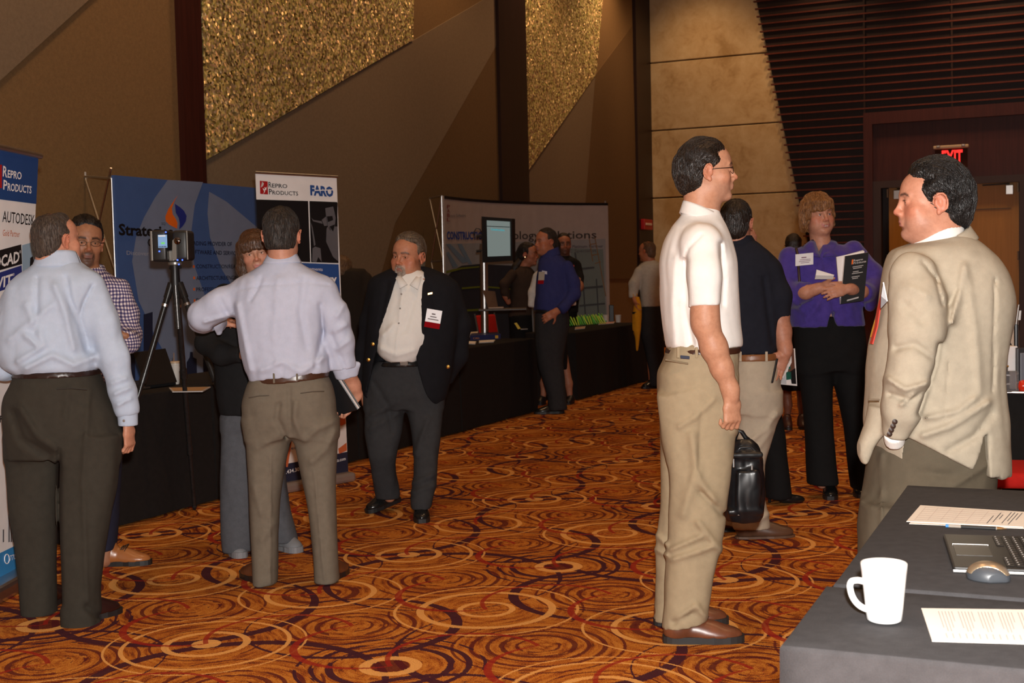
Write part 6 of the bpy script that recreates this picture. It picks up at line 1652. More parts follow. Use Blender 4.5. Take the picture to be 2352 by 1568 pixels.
M_LAVSHIRT = fabric('lavender_blue_shirt', (.46, .49, .605, 1), weave=650, var=.03)
M_TAUPE = fabric('taupe_worsted', (.150, .124, .092, 1), weave=900, var=.06)
def person_back():
    p = Person('man in pale lavender shirt and taupe trousers seen from behind holding a folder', 5.77, (680, 1345), skin=(.52, .27, .19))
    H = p.H = Head(p.pt(648, 540), 116 * p.s, 178, 2)
    p.body(H, (430, 465, 850, 1370, -.3, .5), .012, core=[[(630, 560, 735, 0, .08), (720, 560, 740, 0, .11), (850, 585, 745, 0, .11), (960, 575, 760, 0, .11)]], neck=(648, 612), neck_r=(.056, .072),
        limbs=[[(615, 960, 0, 36), (610, 1330, 0, 20)], [(722, 960, 0, 36), (750, 1330, 0, 20)], [(545, 690, 0, 20), (470, 730, .02, 18), (490, 738, .28, 15), (498, 742, .34, 14)], [(745, 690, 0, 20), (786, 800, .02, 18), (797, 850, .07, 18.5), (812, 885, .115, 15), (819, 908, .135, 12.5)]],
        hands=[(((819, 906, .135), (-.66, -.12, -.76), (-.25, -.85, .45), 1), dict(L=.185, curl=(.25, .75, .7), spread=.06, tcurl=.2, topen=.4)), (((497, 742, .34), (.3, 1, .1), (0, 0, -1), -1), dict(curl=(.3, .3, .2)))],
        fine=[(585, 470, 710, 610, -.15, .15, .0045), (755, 905, 840, 985, -.14, .24, .0042), (475, 715, 520, 770, .3, .5, .006)], colors=dict(brow=(.04, .02, .015)))
    p.hair(H, locks=1300, lock=(.035, .0013), mat=hair_material('hair_brown_greying', (.007, .005, .004, 1), (.040, .027, .019, 1), .55), step=.0042, t=.011, front=.07, temple=.04, nape=-.066, side=-.01, amp=.004, flow='down', nf=(60, 24, 30), vol=(.002, 0, .004))
    m = MB(); m.tube([H.w(.079, -.012, 0), H.w(.078, .03, .003), H.w(.060, .092, .002), H.w(.055, .096, -.012), H.w(.035, .100, -.014)], .0014, 6); m.tube([H.w(-.079, -.012, 0), H.w(-.078, .03, .003), H.w(-.060, .092, .002)], .0014, 6)
    m.tube([H.w(-.060, .092, .002), H.w(0, .104, .004), H.w(.06, .092, .002)], .0014, 6); m.build('glasses', simple('dark_wire', (.05, .04, .035, 1), .3, .8), p.root, smooth=True)
    zc = p.pt(650, 866)[2]; xc = p.pt(650, 866)[0]
    sh = p.garment('shirt', M_LAVSHIRT, (425, 575, 850, 900, -.3, .45), .0075,
        [[(590, 622, 676, 0, .058), (604, 604, 690, 0, .080), (620, 578, 716, 0, .10), (640, 546, 752, 0, .122), (668, 532, 766, 0, .138), (700, 536, 764, 0, .15), (740, 543, 752, 0, .158), (780, 549, 749, 0, .158), (839, 562, 756, 0, .156), (862, 572, 758, 0, .150), (878, 577, 757, 0, .140)]],
        [[(556, 672, 0, 32), (508, 700, .0, 36), (470, 724, .02, 34), (464, 730, .10, 32), (486, 735, .24, 27)], [(744, 672, 0, 33), (768, 725, 0, 33), (782, 785, .02, 30), (788, 835, .05, 27), (792, 856, .06, 25)]],
        amp=.0065, f=(9, 9, 3), seed=4, rid=.45, cuts=[lambda X, Y, Z: (zc + (X - xc) * .10) - Z],
        strokes=[([(545, 700), (556, 760), (575, 850)], 7, .008), ([(700, 640), (690, 720), (705, 800)], 8, -.007), ([(640, 640), (630, 780)], 10, .005), ([(735, 700), (742, 760), (725, 840)], 6, -.009), ([(600, 640), (590, 665), (575, 690)], 5, -.006), ([(470, 740), (533, 722)], 5, .008), ([(490, 752), (535, 735)], 5, -.007), ([(505, 690), (530, 735)], 7, -.007),
            ([(775, 725), (790, 700)], 6, .008), ([(770, 760), (796, 745)], 6, .009), ([(775, 800), (802, 780)], 6, .008), ([(762, 770), (790, 840)], 6, -.007), ([(600, 850), (650, 830), (690, 855)], 7, .007), ([(700, 850), (745, 820)], 7, .008), ([(545, 665), (600, 655), (700, 648), (755, 655)], 2.5, -.004)],
        zones=[((790, 840, .05), 30, .004, (40, 40, 30)), ((640, 855, -.1), 70, .005, (22, 22, 22))])
    th = np.linspace(0, 2 * math.pi, 40)
    p.collar(H, sh, M_LAVSHIRT, [p.pt(648, 582) + np.array([.062 * math.cos(a), .062 * math.sin(a), .006 * math.sin(a)]) for a in th], [p.pt(648, 604) + np.array([.086 * math.cos(a), .080 * math.sin(a), 0]) for a in th], .006)
    p.garment('cuff', M_LAVSHIRT, (470, 700, 535, 790, .1, .42), .006, [], [[(486, 735, .20, 28), (498, 741, .29, 26)], ([(496, 750, .22, 14), (503, 764, .22, 5)], dict(flat=False))], amp=.002, parent=sh)
    p.garment('cuff', M_LAVSHIRT, (755, 820, 840, 880, -.12, .25), .006, [], [[(790, 842, .055, 28), (796, 864, .068, 25.5)], ([(812, 850, .06, 10), (824, 836, .06, 5)], dict(flat=False))], amp=.003, parent=sh, zones=[((794, 850, .05), 25, .003, (50, 50, 50))])
    tr = p.garment('trousers', M_TAUPE, (540, 850, 800, 1360, -.3, .3), .0075,
        [[(862, 577, 752, 0, .138), (890, 565, 764, 0, .148), (932, 557, 771, 0, .155), (965, 560, 774, 0, .145), (1000, 567, 774, 0, .115)],
         [(965, 562, 671, 0, .11), (1032, 567, 661, 0, .10), (1098, 571, 650, 0, .095), (1164, 574, 642, 0, .09), (1230, 577, 639, 0, .085), (1300, 581, 638, 0, .085), (1338, 583, 637, 0, .085)],
         [(965, 668, 775, 0, .11), (1032, 681, 774, 0, .10), (1098, 694, 771, 0, .095), (1148, 704, 771, 0, .09), (1217, 714, 774, 0, .085), (1300, 721, 777, 0, .085), (1333, 722, 779, 0, .085)]],
        amp=.004, f=(8, 8, 2.6), seed=9, rid=.4, strokes=[([(664, 890), (667, 995)], 5, -.006), ([(640, 930), (635, 960), (655, 1000)], 7, -.010), ([(680, 925), (676, 960), (690, 1000)], 7, .008), ([(700, 1010), (730, 985), (765, 970)], 7, .007), ([(715, 1060), (750, 1030), (770, 990)], 8, .008), ([(622, 1040), (620, 1340)], 2.5, .005), ([(722, 1080), (745, 1330)], 2.5, .005), ([(590, 1030), (640, 1000)], 7, .006), ([(585, 1120), (600, 1180)], 8, .006), ([(630, 1200), (600, 1240)], 8, .005)])
    for xa, xb, y in ((571, 620, 911), (690, 745, 901)):
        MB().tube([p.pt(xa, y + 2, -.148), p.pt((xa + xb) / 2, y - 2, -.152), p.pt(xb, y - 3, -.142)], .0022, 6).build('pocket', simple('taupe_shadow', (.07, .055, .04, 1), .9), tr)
    for x, y in ((627, 868), (680, 862)): MB().bbox(p.pt(x, y + 12, -.150), (.009, 0, 0), (0, .006, 0), (0, 0, .045), .002).build('belt_loop', M_TAUPE, tr)
    F = p.field(560, 840, 780, 890, -.2, .2, .006); F.add(p.loft([(850, 580, 755, 0, .142), (876, 577, 757, 0, .146)], 2.3), 0)
    F.cut(lambda X, Y, Z: np.abs(Z - (zc - .004 + (X - xc) * .10)) - .018); p.put(F, 'belt', simple('brown_belt', (.055, .022, .012, 1), .3), 0)
    M_CHEST = simple('chestnut_leather', (.11, .038, .016, 1), .3, var=.2)
    hl = simple('black_heel', (.012, .011, .011, 1), .4)
    p.shoe((618, 1352), (560, 1324), .045, M_CHEST, hl, (-.03, .17), .03, .075); p.shoe((746, 1348), (792, 1322), .045, M_CHEST, hl, (-.02, .20), .03, .075)
    return p
P_BACK = person_back()

M_BLACKWOOL = fabric('black_wool', (.010, .0095, .010, 1), weave=700, var=.1)
M_GREYCORD = fabric('grey_corduroy', (.082, .085, .095, 1), weave=300, var=.08)
def person_fringe():
    p = Person('brown haired woman with fringe in black jacket behind the man with the folder', 6.43, (590, 1270), skin=(.50, .27, .19))
    H = p.H = Head(p.pt(588, 583), 103 * p.s, 10, 0, -9)
    p.body(H, (440, 515, 720, 1290, -.4, .3), .012, core=[[(660, 530, 650, 0, .08), (800, 520, 660, 0, .10), (960, 530, 670, 0, .10)]], neck=(590, 660), neck_r=(.045, .058),
        limbs=[[(560, 960, 0, 36), (555, 1260, 0, 18)], [(624, 960, .03, 20), (646, 1235, .07, 13)]], hands=[(((560, 815, -.22), (1, -.1, .1), (0, 1, 0), 1), dict(L=.16))],
        fine=[(525, 522, 650, 645, -.16, .16, .0045), (545, 790, 640, 840, -.34, -.12, .006)], face=dict(jaw=.93), colors=dict(brow=(.05, .025, .015), lips=(.46, .17, .15), blush=.45))
    def more(F):
        for sx in (-1, 1):
            for (a, b, r0, r1) in (((sx * .075, -.01, .04), (sx * .083, .0, -.06), .022, .026), ((sx * .083, .0, -.06), (sx * .078, .01, -.150), .026, .024)): F.add(H.rc(a, b, r0, r1), .03)
        F.add(H.e((0, -.06, -.07), (.07, .045, .09)), .03)
        for x in np.linspace(-.056, .056, 11): (F.add(H.rc((x, .060, .095 - abs(x) * .35), (x * 1.05, .090 - x * x * 6, .064 - abs(x) * .2), .013, .012), .012), F.add(H.rc((x * 1.05, .090 - x * x * 6, .064 - abs(x) * .2), (x * 1.1, .094 - x * x * 6.5, .028 - abs(x) * .15), .012, .009), .012))
        F.displace(lambda q: .003 * vnoise(H.loc(q) * np.array([90, 90, 14])), .02)
    p.hair(H, hair_material('hair_chestnut', (.045, .018, .008, 1), (.12, .05, .02, 1), .38), .0045, extra=more, pad=.06, lflow='fall', locks=1100, lock=(.06, .0015), t=.015, front=.075, temple=.045, nape=-.1, side=-.05, amp=.0025)
    p.eyes(H, look=(.15, 0))
    p.garment('jacket', M_BLACKWOOL, (440, 630, 720, 970, -.42, .3), .010,
        [[(640, 565, 620, 0, .06), (650, 535, 645, 0, .085), (664, 506, 668, 0, .11), (700, 498, 682, 0, .13), (760, 498, 682, 0, .13), (840, 492, 686, 0, .14), (900, 496, 690, 0, .145), (950, 506, 690, 0, .145)]],
        [[(516, 676, 0, 26), (484, 740, -.02, 26), (474, 788, -.06, 26), (510, 815, -.16, 22), (556, 815, -.21, 18)], [(672, 676, 0, 26), (690, 740, .02, 26), (690, 800, -.05, 24), (640, 815, -.18, 19)]], amp=.006, seed=12)
    MB().bbox(p.pt(532, 752, -.15), (.02, 0, 0), (0, .004, 0), (0, 0, .03), .002).build('red_ribbon', simple('ribbon_red', (.55, .02, .03, 1), .6), p.root)
    p.garment('trousers', M_GREYCORD, (490, 930, 720, 1280, -.3, .35), .010,
        [[(935, 508, 690, 0, .14), (980, 511, 690, 0, .135)], [(960, 511, 600, -.02, .10), (1080, 508, 598, -.02, .095), (1220, 509, 592, -.02, .095), (1264, 513, 588, -.02, .09)], [(960, 596, 690, .03, .10), (1080, 600, 655, .05, .095), (1164, 605, 666, .06, .09), (1220, 620, 679, .06, .088), (1243, 625, 685, .06, .085)]], amp=.005, seed=3)
    M_SNK = simple('grey_sneaker', (.16, .165, .175, 1), .7); sl = simple('grey_sole', (.20, .20, .21, 1), .6)
    p.shoe((530, 1255), (556, 1284), .046, M_SNK, sl, (.08, -.12), .03); p.shoe((640, 1250), (688, 1264), .046, M_SNK, sl, (.10, -.02), .03)
    return p
P_FRINGE = person_fringe()

M_NAVYB = fabric('navy_blazer', (.0085, .0085, .011, 1), weave=700, var=.1)
M_CHAR = fabric('charcoal_flannel', (.034, .034, .036, 1), weave=700, var=.08)
M_WSHIRT = fabric('white_shirt', (.78, .76, .72, 1), weave=650, var=.02)
M_GOLD = simple('gold_button', (.75, .42, .10, 1), .25, 1.0)
def person_beard():
    p = Person('grey bearded man in navy blazer and white open collar shirt', 7.45, (930, 1180), skin=(.50, .235, .145))
    H = p.H = Head(p.pt(938, 589), 99 * p.s, -27, -2, 3)
    p.body(H, (800, 525, 1100, 1205, -.4, .35), .012, core=[[(640, 880, 1010, 0, .10), (740, 890, 1000, 0, .11), (840, 895, 985, 0, .10), (920, 880, 1000, 0, .10)]], neck=(942, 645), neck_r=(.062, .078),
        limbs=[[(885, 920, 0, 30), (880, 1020, -.05, 24), (895, 1140, .05, 14)], [(975, 920, 0, 30), (972, 1170, -.2, 14)], [(1045, 690, .05, 18), (1050, 820, .08, 16), (1010, 885, .12, 12)]],
        hands=[(((832, 895, .02), (.1, 0, -1), (1, .2, 0), -1), dict(curl=(.4, .6, .4)))],
        fine=[(895, 530, 985, 650, -.17, .17, .005)], face=dict(heavy=.8, nose=1.15), colors=dict(brow=(.08, .05, .035), brow_w=1.3, beard=((.36, .27, .21), .85, 'goatee'), lips=(.40, .17, .13), blush=.5))
    p.hair(H, hair_material('hair_grey_brown', (.055, .035, .022, 1), (.20, .14, .09, 1), .45), .0045, t=.012, front=.060, temple=.030, nape=-.10, side=-.015, amp=.003, vol=(.002, 0, .006))
    p.eyes(H, look=(-.25, -.1))
    # grey goatee
    F = p.hair_field(H, .0045)
    F.add(H.e((0, .078, -.102), (.026, .020, .022)), 0); F.add(H.rc((-.024, .088, -.072), (-.024, .076, -.098), .007, .010), .01); F.add(H.rc((.024, .088, -.072), (.024, .076, -.098), .007, .010), .01)
    F.add(H.rc((-.022, .092, -.062), (0, .1015, -.050), .0055, .006), .006); F.add(H.rc((.022, .092, -.062), (0, .1015, -.050), .0055, .006), .006)
    F.displace(lambda q: .003 * vnoise(H.loc(q) * np.array([160, 160, 50])), .02); p.put(F, 'beard', hair_material('beard_grey', (.20, .14, .10, 1), (.42, .34, .28, 1), .6), 1)
    sh = p.garment('shirt', M_WSHIRT, (840, 600, 1020, 850, -.3, .25), .008,
        [[(620, 914, 968, -.01, .062), (636, 896, 988, -.01, .09), (680, 880, 1000, -.03, .125), (740, 866, 1000, -.05, .148), (790, 862, 990, -.06, .162), (812, 868, 980, -.06, .158), (826, 884, 965, -.06, .145), (830, 890, 962, -.06, .138)]], amp=.006, seed=6, f=(9, 9, 3), strokes=[([(925, 660), (916, 740), (908, 820)], 3, .004), ([(880, 770), (905, 745)], 6, .007), ([(950, 690), (930, 760)], 6, -.006), ([(875, 800), (910, 815), (950, 805)], 6, .006)])
    for q in (((906, 620, -.02), (909, 640, -.105), (918, 663, -.165), (936, 653, -.150), (924, 637, -.105)), ((969, 620, -.02), (968, 640, -.105), (960, 665, -.165), (941, 654, -.150), (954, 637, -.105))):
        pts = [p.pt(*w) for w in q]; m = MB(); c = sum(pts) / 5 + np.array([0, -.012, 0]); m.add(pts + [c], [(i, (i + 1) % 5, 5) for i in range(5)]); o = m.build('collar', M_WSHIRT, sh, smooth=True); md = o.modifiers.new('s', 'SOLIDIFY'); md.thickness = .005; md.offset = 0
    th = np.linspace(-.9, math.pi + .9, 26)
    def nk(y, rx, ry, dz): return [p.pt(941, y, 0) + np.array([rx * math.cos(a), ry * math.sin(a) + .0, dz * (math.sin(a) - .2)]) for a in th]
    p.collar(H, sh, M_WSHIRT, nk(624, .070, .066, .02), nk(642, .098, .088, .028), .006)
    for k, y in enumerate((675, 708, 742, 775, 808)): MB().lathe(p.pt(922 - 3.0 * k, y, -.19 - .006 * k), [(.001, 0), (.0055, .001), (.0055, .003), (.001, .004)], 10, (0, -1, 0)).build('button', simple('pearl', (.25, .22, .2, 1), .3), sh)
    bz = p.garment('blazer', M_NAVYB, (800, 605, 1100, 945, -.4, .35), .0085,
        [[(612, 905, 978, .03, .075), (622, 880, 1004, .03, .10), (636, 856, 1034, .02, .13), (660, 848, 1050, .01, .15), (700, 846, 1054, 0, .165), (760, 842, 1052, -.01, .178), (820, 836, 1044, -.01, .184), (870, 832, 1036, -.01, .184), (905, 836, 1028, -.01, .180), (928, 850, 1016, -.01, .175)]],
        [[(870, 660, .02, 26), (852, 740, .05, 26), (842, 800, .04, 23), (832, 860, .02, 20), (831, 888, .02, 19)], [(1032, 672, .02, 28), (1056, 745, .05, 26), (1050, 815, .08, 24), (1022, 872, .12, 20)]],
        subs=[p.loft([(600, 911, 966, -.28, .25), (617, 909, 968, -.28, .27), (660, 898, 965, -.28, .27), (704, 886, 961, -.28, .27), (760, 872, 957, -.28, .27), (801, 861, 954, -.28, .27), (830, 853, 954, -.28, .27), (880, 841, 966, -.28, .27), (905, 836, 975, -.28, .27), (928, 838, 988, -.28, .27), (950, 845, 1010, -.28, .27)], 9)],
        amp=.005, seed=15, strokes=[([(975, 640), (1000, 700), (970, 790)], 5, -.006), ([(890, 650), (870, 760)], 5, -.006)])
    for x, y, dy in ((856, 790, -.176), (846, 826, -.182), (1029, 842, -.13)): MB().lathe(p.pt(x, y, dy), [(.002, 0), (.0105, .001), (.0105, .004), (.002, .006)], 12, (0, -1, 0)).build('button', M_GOLD, bz)
    bd = MB().box(p.pt(974, 750, -.183), p.pt(1009, 756, -.176) - p.pt(974, 750, -.183), (0, .003, 0), p.pt(981, 708, -.178) - p.pt(974, 750, -.183)).build('name_badge', simple('badge_white', (.74, .72, .74, 1), .4), p.root)
    o0 = p.pt(974, 750, -.187); ex = p.pt(1009, 756, -.180) - o0; ez = p.pt(981, 708, -.182) - o0
    MB().box(o0, ex, (0, .003, 0), ez * .30).build('ribbon', simple('ribbon_maroon', (.26, .004, .008, 1), .85, spec=.05), bd)
    m = MB(); [m.add([o0 + ex * a + ez * c - np.array([0, .001, 0]) for a, c in ((xa, y), (xb, y), (xb, y + h_), (xa, y + h_))], [(0, 1, 2, 3)]) for xa, xb, y, h_ in ((.36, .60, .72, .07), (.28, .70, .58, .05))]
    m.add(*[[o0 + ex * .15 + ez * .44, o0 + ex * .85 + ez * .44, o0 + ex * .85 + ez * .49, o0 + ex * .15 + ez * .49], [(0, 1, 2, 3)]]) ; m.build('lettering', simple('ink_brown', (.12, .08, .08, 1), .6), bd)
    MB().bbox(p.pt(982, 678, -.172), (.030, 0, .006), (0, .004, 0), (0, 0, .014), .003).build('lapel_pin', simple('brass', (.85, .55, .25, 1), .2, 1.0), p.root)
    tr = p.garment('trousers', M_CHAR, (810, 815, 1050, 1175, -.42, .35), .0085,
        [[(826, 868, 985, -.03, .145), (860, 842, 1012, -.01, .155), (900, 838, 1020, -.01, .155), (935, 837, 1019, -.01, .13)],
         [(900, 838, 930, .0, .105), (982, 837, 926, -.05, .095), (1040, 845, 913, -.06, .088), (1081, 853, 909, -.02, .082), (1134, 862, 918, .05, .078), (1142, 864, 918, .06, .078)],
         [(900, 926, 1020, -.02, .105), (998, 946, 1014, -.08, .095), (1050, 949, 1008, -.12, .088), (1111, 950, 1003, -.17, .082), (1150, 944, 995, -.2, .082), (1166, 946, 992, -.2, .08)]],
        amp=.006, f=(9, 9, 3), seed=20, strokes=[([(860, 880), (890, 930), (900, 990)], 6, -.006), ([(845, 960), (905, 925)], 6, .007), ([(850, 985), (915, 950)], 6, .007), ([(955, 1040), (985, 960)], 6, .007), ([(950, 1110), (995, 1090)], 6, .009), ([(948, 1130), (996, 1115)], 6, .009)])
    p.belt([(827, 872, 984, -.03, .150), (839, 866, 988, -.03, .153)], simple('black_leather', (.012, .011, .011, 1), .25), .002)
    MB().bbox(p.pt(918, 840, -.188), (.05, 0, 0), (0, .006, 0), (0, 0, .032), .004).build('belt_buckle', simple('dark_buckle', (.12, .11, .1, 1), .2, 1.0), p.root)
    M_BS = simple('black_shoe', (.010, .0095, .009, 1), .2)
    p.shoe((918, 1140), (843, 1174), .048, M_BS, None, (.16, .0), lift=(.045, 0)); p.shoe((966, 1170), (970, 1199), .050, M_BS, None, (-.10, -.34))
    return p
P_BEARD = person_beard()
# ------------------------------------------------------------------ people on the right
M_NAVYPOLO = fabric('navy_polo', (.0115, .0125, .020, 1), weave=700, var=.08)
M_STONEP = fabric('stone_chino', (.43, .36, .27, 1), weave=800, var=.04)
def person_navy():
    p = Person('man in navy polo shirt and stone chinos with hand on hip seen from behind', 6.52, (1730, 1240), skin=(.46, .22, .15))
    H = p.H = Head(p.pt(1692, 512), 102 * p.s, 158, 2)
    p.body(H, (1600, 445, 1840, 1240, -.3, .45), .012, core=[[(590, 1640, 1750, 0, .08), (700, 1640, 1760, 0, .10), (950, 1680, 1770, 0, .10)]], neck=(1694, 575), neck_r=(.060, .072),
        limbs=[[(1740, 950, 0, 26), (1730, 1200, 0, 14)], [(1690, 950, .1, 26), (1670, 1190, .15, 14)], [(1770, 640, -.03, 20), (1789, 715, -.03, 22), (1795, 762, -.04, 21.5), (1803, 800, -.07, 15), (1804, 812, -.08, 13)], [(1720, 600, .14, 10), (1727, 572, .15, 9)]],
        hands=[(((1803, 808, -.08), (-.42, -.05, -.9), (0, -1, .1), 1), dict(L=.18, curl=(.15, .25, .2), spread=.08, tcurl=.1, topen=.8)), (((1727, 574, .15), (.1, .1, 1), (-.6, .6, 0), 1), dict(L=.16))],
        fine=[(1640, 452, 1745, 560, -.15, .2, .0045), (1765, 790, 1825, 865, -.2, .1, .0045)])
    p.hair(H, HAIR_DK, .0045, t=.010, front=.07, temple=.045, nape=-.092, side=-.03, amp=.0022, flow='down', nf=(120, 50, 60))
    sh = p.garment('shirt', M_NAVYPOLO, (1590, 530, 1850, 830, -.3, .3), .008,
        [[(546, 1668, 1722, 0, .062), (562, 1652, 1746, 0, .09), (590, 1626, 1776, 0, .12), (625, 1612, 1790, 0, .14), (700, 1622, 1790, 0, .15), (770, 1650, 1785, 0, .148), (812, 1668, 1782, 0, .142)]],
        [[(1768, 622, -.02, 28), (1788, 680, -.03, 29), (1790, 728, -.03, 27)], [(1628, 625, .02, 28), (1625, 720, .05, 26)]], amp=.006, seed=21, strokes=[([(1755, 640), (1765, 720), (1775, 790)], 6, -.007)])
    th = np.linspace(0, 2 * math.pi, 30)
    p.collar(H, sh, M_NAVYPOLO, [p.pt(1695, 542) + np.array([.068 * math.cos(a), .066 * math.sin(a), 0]) for a in th], [p.pt(1696, 562) + np.array([.094 * math.cos(a), .085 * math.sin(a), 0]) for a in th], .006)
    p.garment('trousers', M_STONEP, (1630, 800, 1820, 1235, -.3, .4), .009,
        [[(810, 1672, 1782, 0, .14), (850, 1668, 1788, 0, .155), (900, 1668, 1792, 0, .158), (945, 1672, 1793, 0, .14)],
         [(900, 1700, 1793, -.03, .12), (945, 1696, 1792, -.03, .11), (999, 1690, 1777, -.03, .10), (1078, 1688, 1756, -.02, .09), (1133, 1686, 1756, 0, .085), (1180, 1684, 1764, 0, .09), (1212, 1684, 1769, 0, .09)],
         [(900, 1660, 1740, .08, .11), (1050, 1650, 1710, .12, .09), (1200, 1640, 1690, .15, .08)]], amp=.006, seed=25, strokes=[([(1715, 1020), (1760, 985), (1785, 950)], 7, .010), ([(1700, 1060), (1740, 1030), (1770, 990)], 7, .008), ([(1745, 1195), (1765, 1180)], 5, .008)])
    p.belt([(810, 1672, 1783, 0, .146), (826, 1670, 1785, 0, .150)], simple('tan_belt', (.20, .075, .025, 1), .4), .003)
    for x in (1698, 1758): MB().bbox(p.pt(x, 830, -.165), (.013, 0, 0), (0, .008, 0), (0, 0, .05), .002).build('belt_loop', M_STONEP, p.root)
    m = MB(); m.bbox(p.pt(1771, 880, -.165), (.012, 0, .0), (0, .012, 0), (.028, 0, .125), .005); m.build('phone_holster', simple('black_leather', (.012, .011, .011, 1), .25), p.root)
    p.shoe((1690, 1238), (1824, 1234), .05, simple('brown_boot', (.085, .040, .022, 1), .35, var=.3), simple('tan_welt', (.11, .055, .03, 1), .5), (0, 0.02), .012)
    p.shoe((1650, 1205), (1740, 1200), .05, simple('brown_boot', (.085, .040, .022, 1), .35, var=.3), None, (.2, .22))
    return p
P_NAVY = person_navy()

M_BLACKP = fabric('black_crepe', (.007, .0068, .0072, 1), weave=700, var=.1)
def heel_shoe(p, heel, toe, dy=(0, 0), w=.036):
    a = P(heel[0], heel[1], p.Y + dy[0]); b = P(toe[0], toe[1], p.Y + dy[1]); a[2] = b[2] = 0
    d = b - a; L = np.linalg.norm(d); d /= L; sd = nrm(np.cross(d, (0, 0, 1))); up = np.array([0, 0, 1.]); R = np.stack([sd, d, up], 1)
    def pw(x, y, z): return a + sd * x + d * y + up * z
    F = Field(np.minimum(a, b) - .08, np.maximum(a, b) + np.array([.08, .08, .2]), .006)
    F.add(ell(pw(0, L - .07, .020), np.array([w, .078, .030]), R), 0); F.add(rcone(pw(0, L - .10, .028), pw(0, .04, .085), .028, .032), .03); F.add(rcone(pw(0, .04, .085), pw(0, .045, .17), .034, .032), .02)
    F.add(rcone(pw(0, .015, .075), pw(0, .008, .0), .016, .009, flat_b=True), .02)
    F.cut(lambda X, Y, Z: -Z + .001); return p.put(F, 'shoe', simple('black_shoe', (.010, .0095, .009, 1), .2), 1)
def person_heels():
    p = Person('person in black flared trousers and heeled ankle boots hidden behind the navy polo man', 7.48, (1800, 1160), skin=(.48, .25, .17))
    H = p.H = Head(p.pt(1690, 588), 85 * p.s, 95)
    p.body(H, (1600, 530, 1850, 1160, -.3, .3), .014, core=[[(650, 1670, 1740, 0, .08), (800, 1670, 1750, 0, .09), (900, 1690, 1780, 0, .09)]], neck=(1698, 648), neck_r=(.045, .05),
        limbs=[[(1760, 900, 0, 22), (1785, 1130, 0, 14)]], hands=[(((1794, 846, .06), (.6, .3, -.5), (0, -1, 0), 1), dict(L=.15))])
    p.hair(H, HAIR_DK, .006, t=.014, amp=.003)
    p.garment('blouse', M_BLACKP, (1620, 630, 1830, 900, -.3, .3), .014, [[(640, 1680, 1715, 0, .06), (665, 1655, 1745, 0, .12), (760, 1650, 1755, 0, .13), (890, 1680, 1785, 0, .13)]], [[(1720, 680, -.1, 22), (1745, 780, -.06, 20), (1788, 842, .05, 14)]])
    p.garment('trousers', M_BLACKP, (1660, 860, 1840, 1150, -.3, .3), .011, [[(870, 1690, 1792, 0, .13), (950, 1700, 1796, 0, .13), (1000, 1735, 1803, 0, .12), (1060, 1752, 1808, 0, .11), (1142, 1757, 1818, 0, .11)]], amp=.004)
    heel_shoe(p, (1764, 1158), (1846, 1163)); return p
P_HEELS = person_heels()

def person_skirt():
    p = Person('dark haired person far off behind the woman in purple', 11.0, (1820, 985), skin=(.20, .08, .05))
    H = p.H = Head(p.pt(1822, 566), 54 * p.s, 170)
    p.body(H, (1770, 530, 1870, 1000, -.25, .25), .014, core=[[(620, 1796, 1832, 0, .07), (780, 1796, 1836, 0, .09)]], neck=(1814, 612), neck_r=(.05, .05), limbs=[[(1806, 800, 0, 12), (1806, 880, 0, 12), (1810, 930, 0, 9), (1808, 980, 0, 6)], [(1832, 800, 0, 12), (1836, 880, 0, 10), (1842, 930, 0, 9), (1842, 980, 0, 6)]])
    p.hair(H, HAIR_DK, .007, locks=0, t=.012, amp=.004)
    p.garment('cardigan', fabric('peach_knit', (.45, .24, .17, 1)), (1770, 590, 1880, 780, -.25, .25), .014, [[(608, 1800, 1826, 0, .06), (622, 1788, 1842, 0, .10), (770, 1794, 1840, 0, .12)]], [[(1792, 628, 0, 10), (1788, 690, 0, 10)], [(1838, 628, 0, 10), (1842, 690, 0, 10)]])
    p.garment('skirt', M_BLACKP, (1770, 740, 1880, 905, -.25, .25), .014, [[(748, 1798, 1838, 0, .12), (820, 1790, 1846, 0, .15), (896, 1792, 1846, 0, .14)]])
    for x in (1808, 1842): p.shoe((x - 3, 982), (x + 5, 987), .035, simple('brown_pump', (.05, .015, .01, 1), .4), None, (.0, -.14), step=.008)
    return p
P_SKIRT = person_skirt()

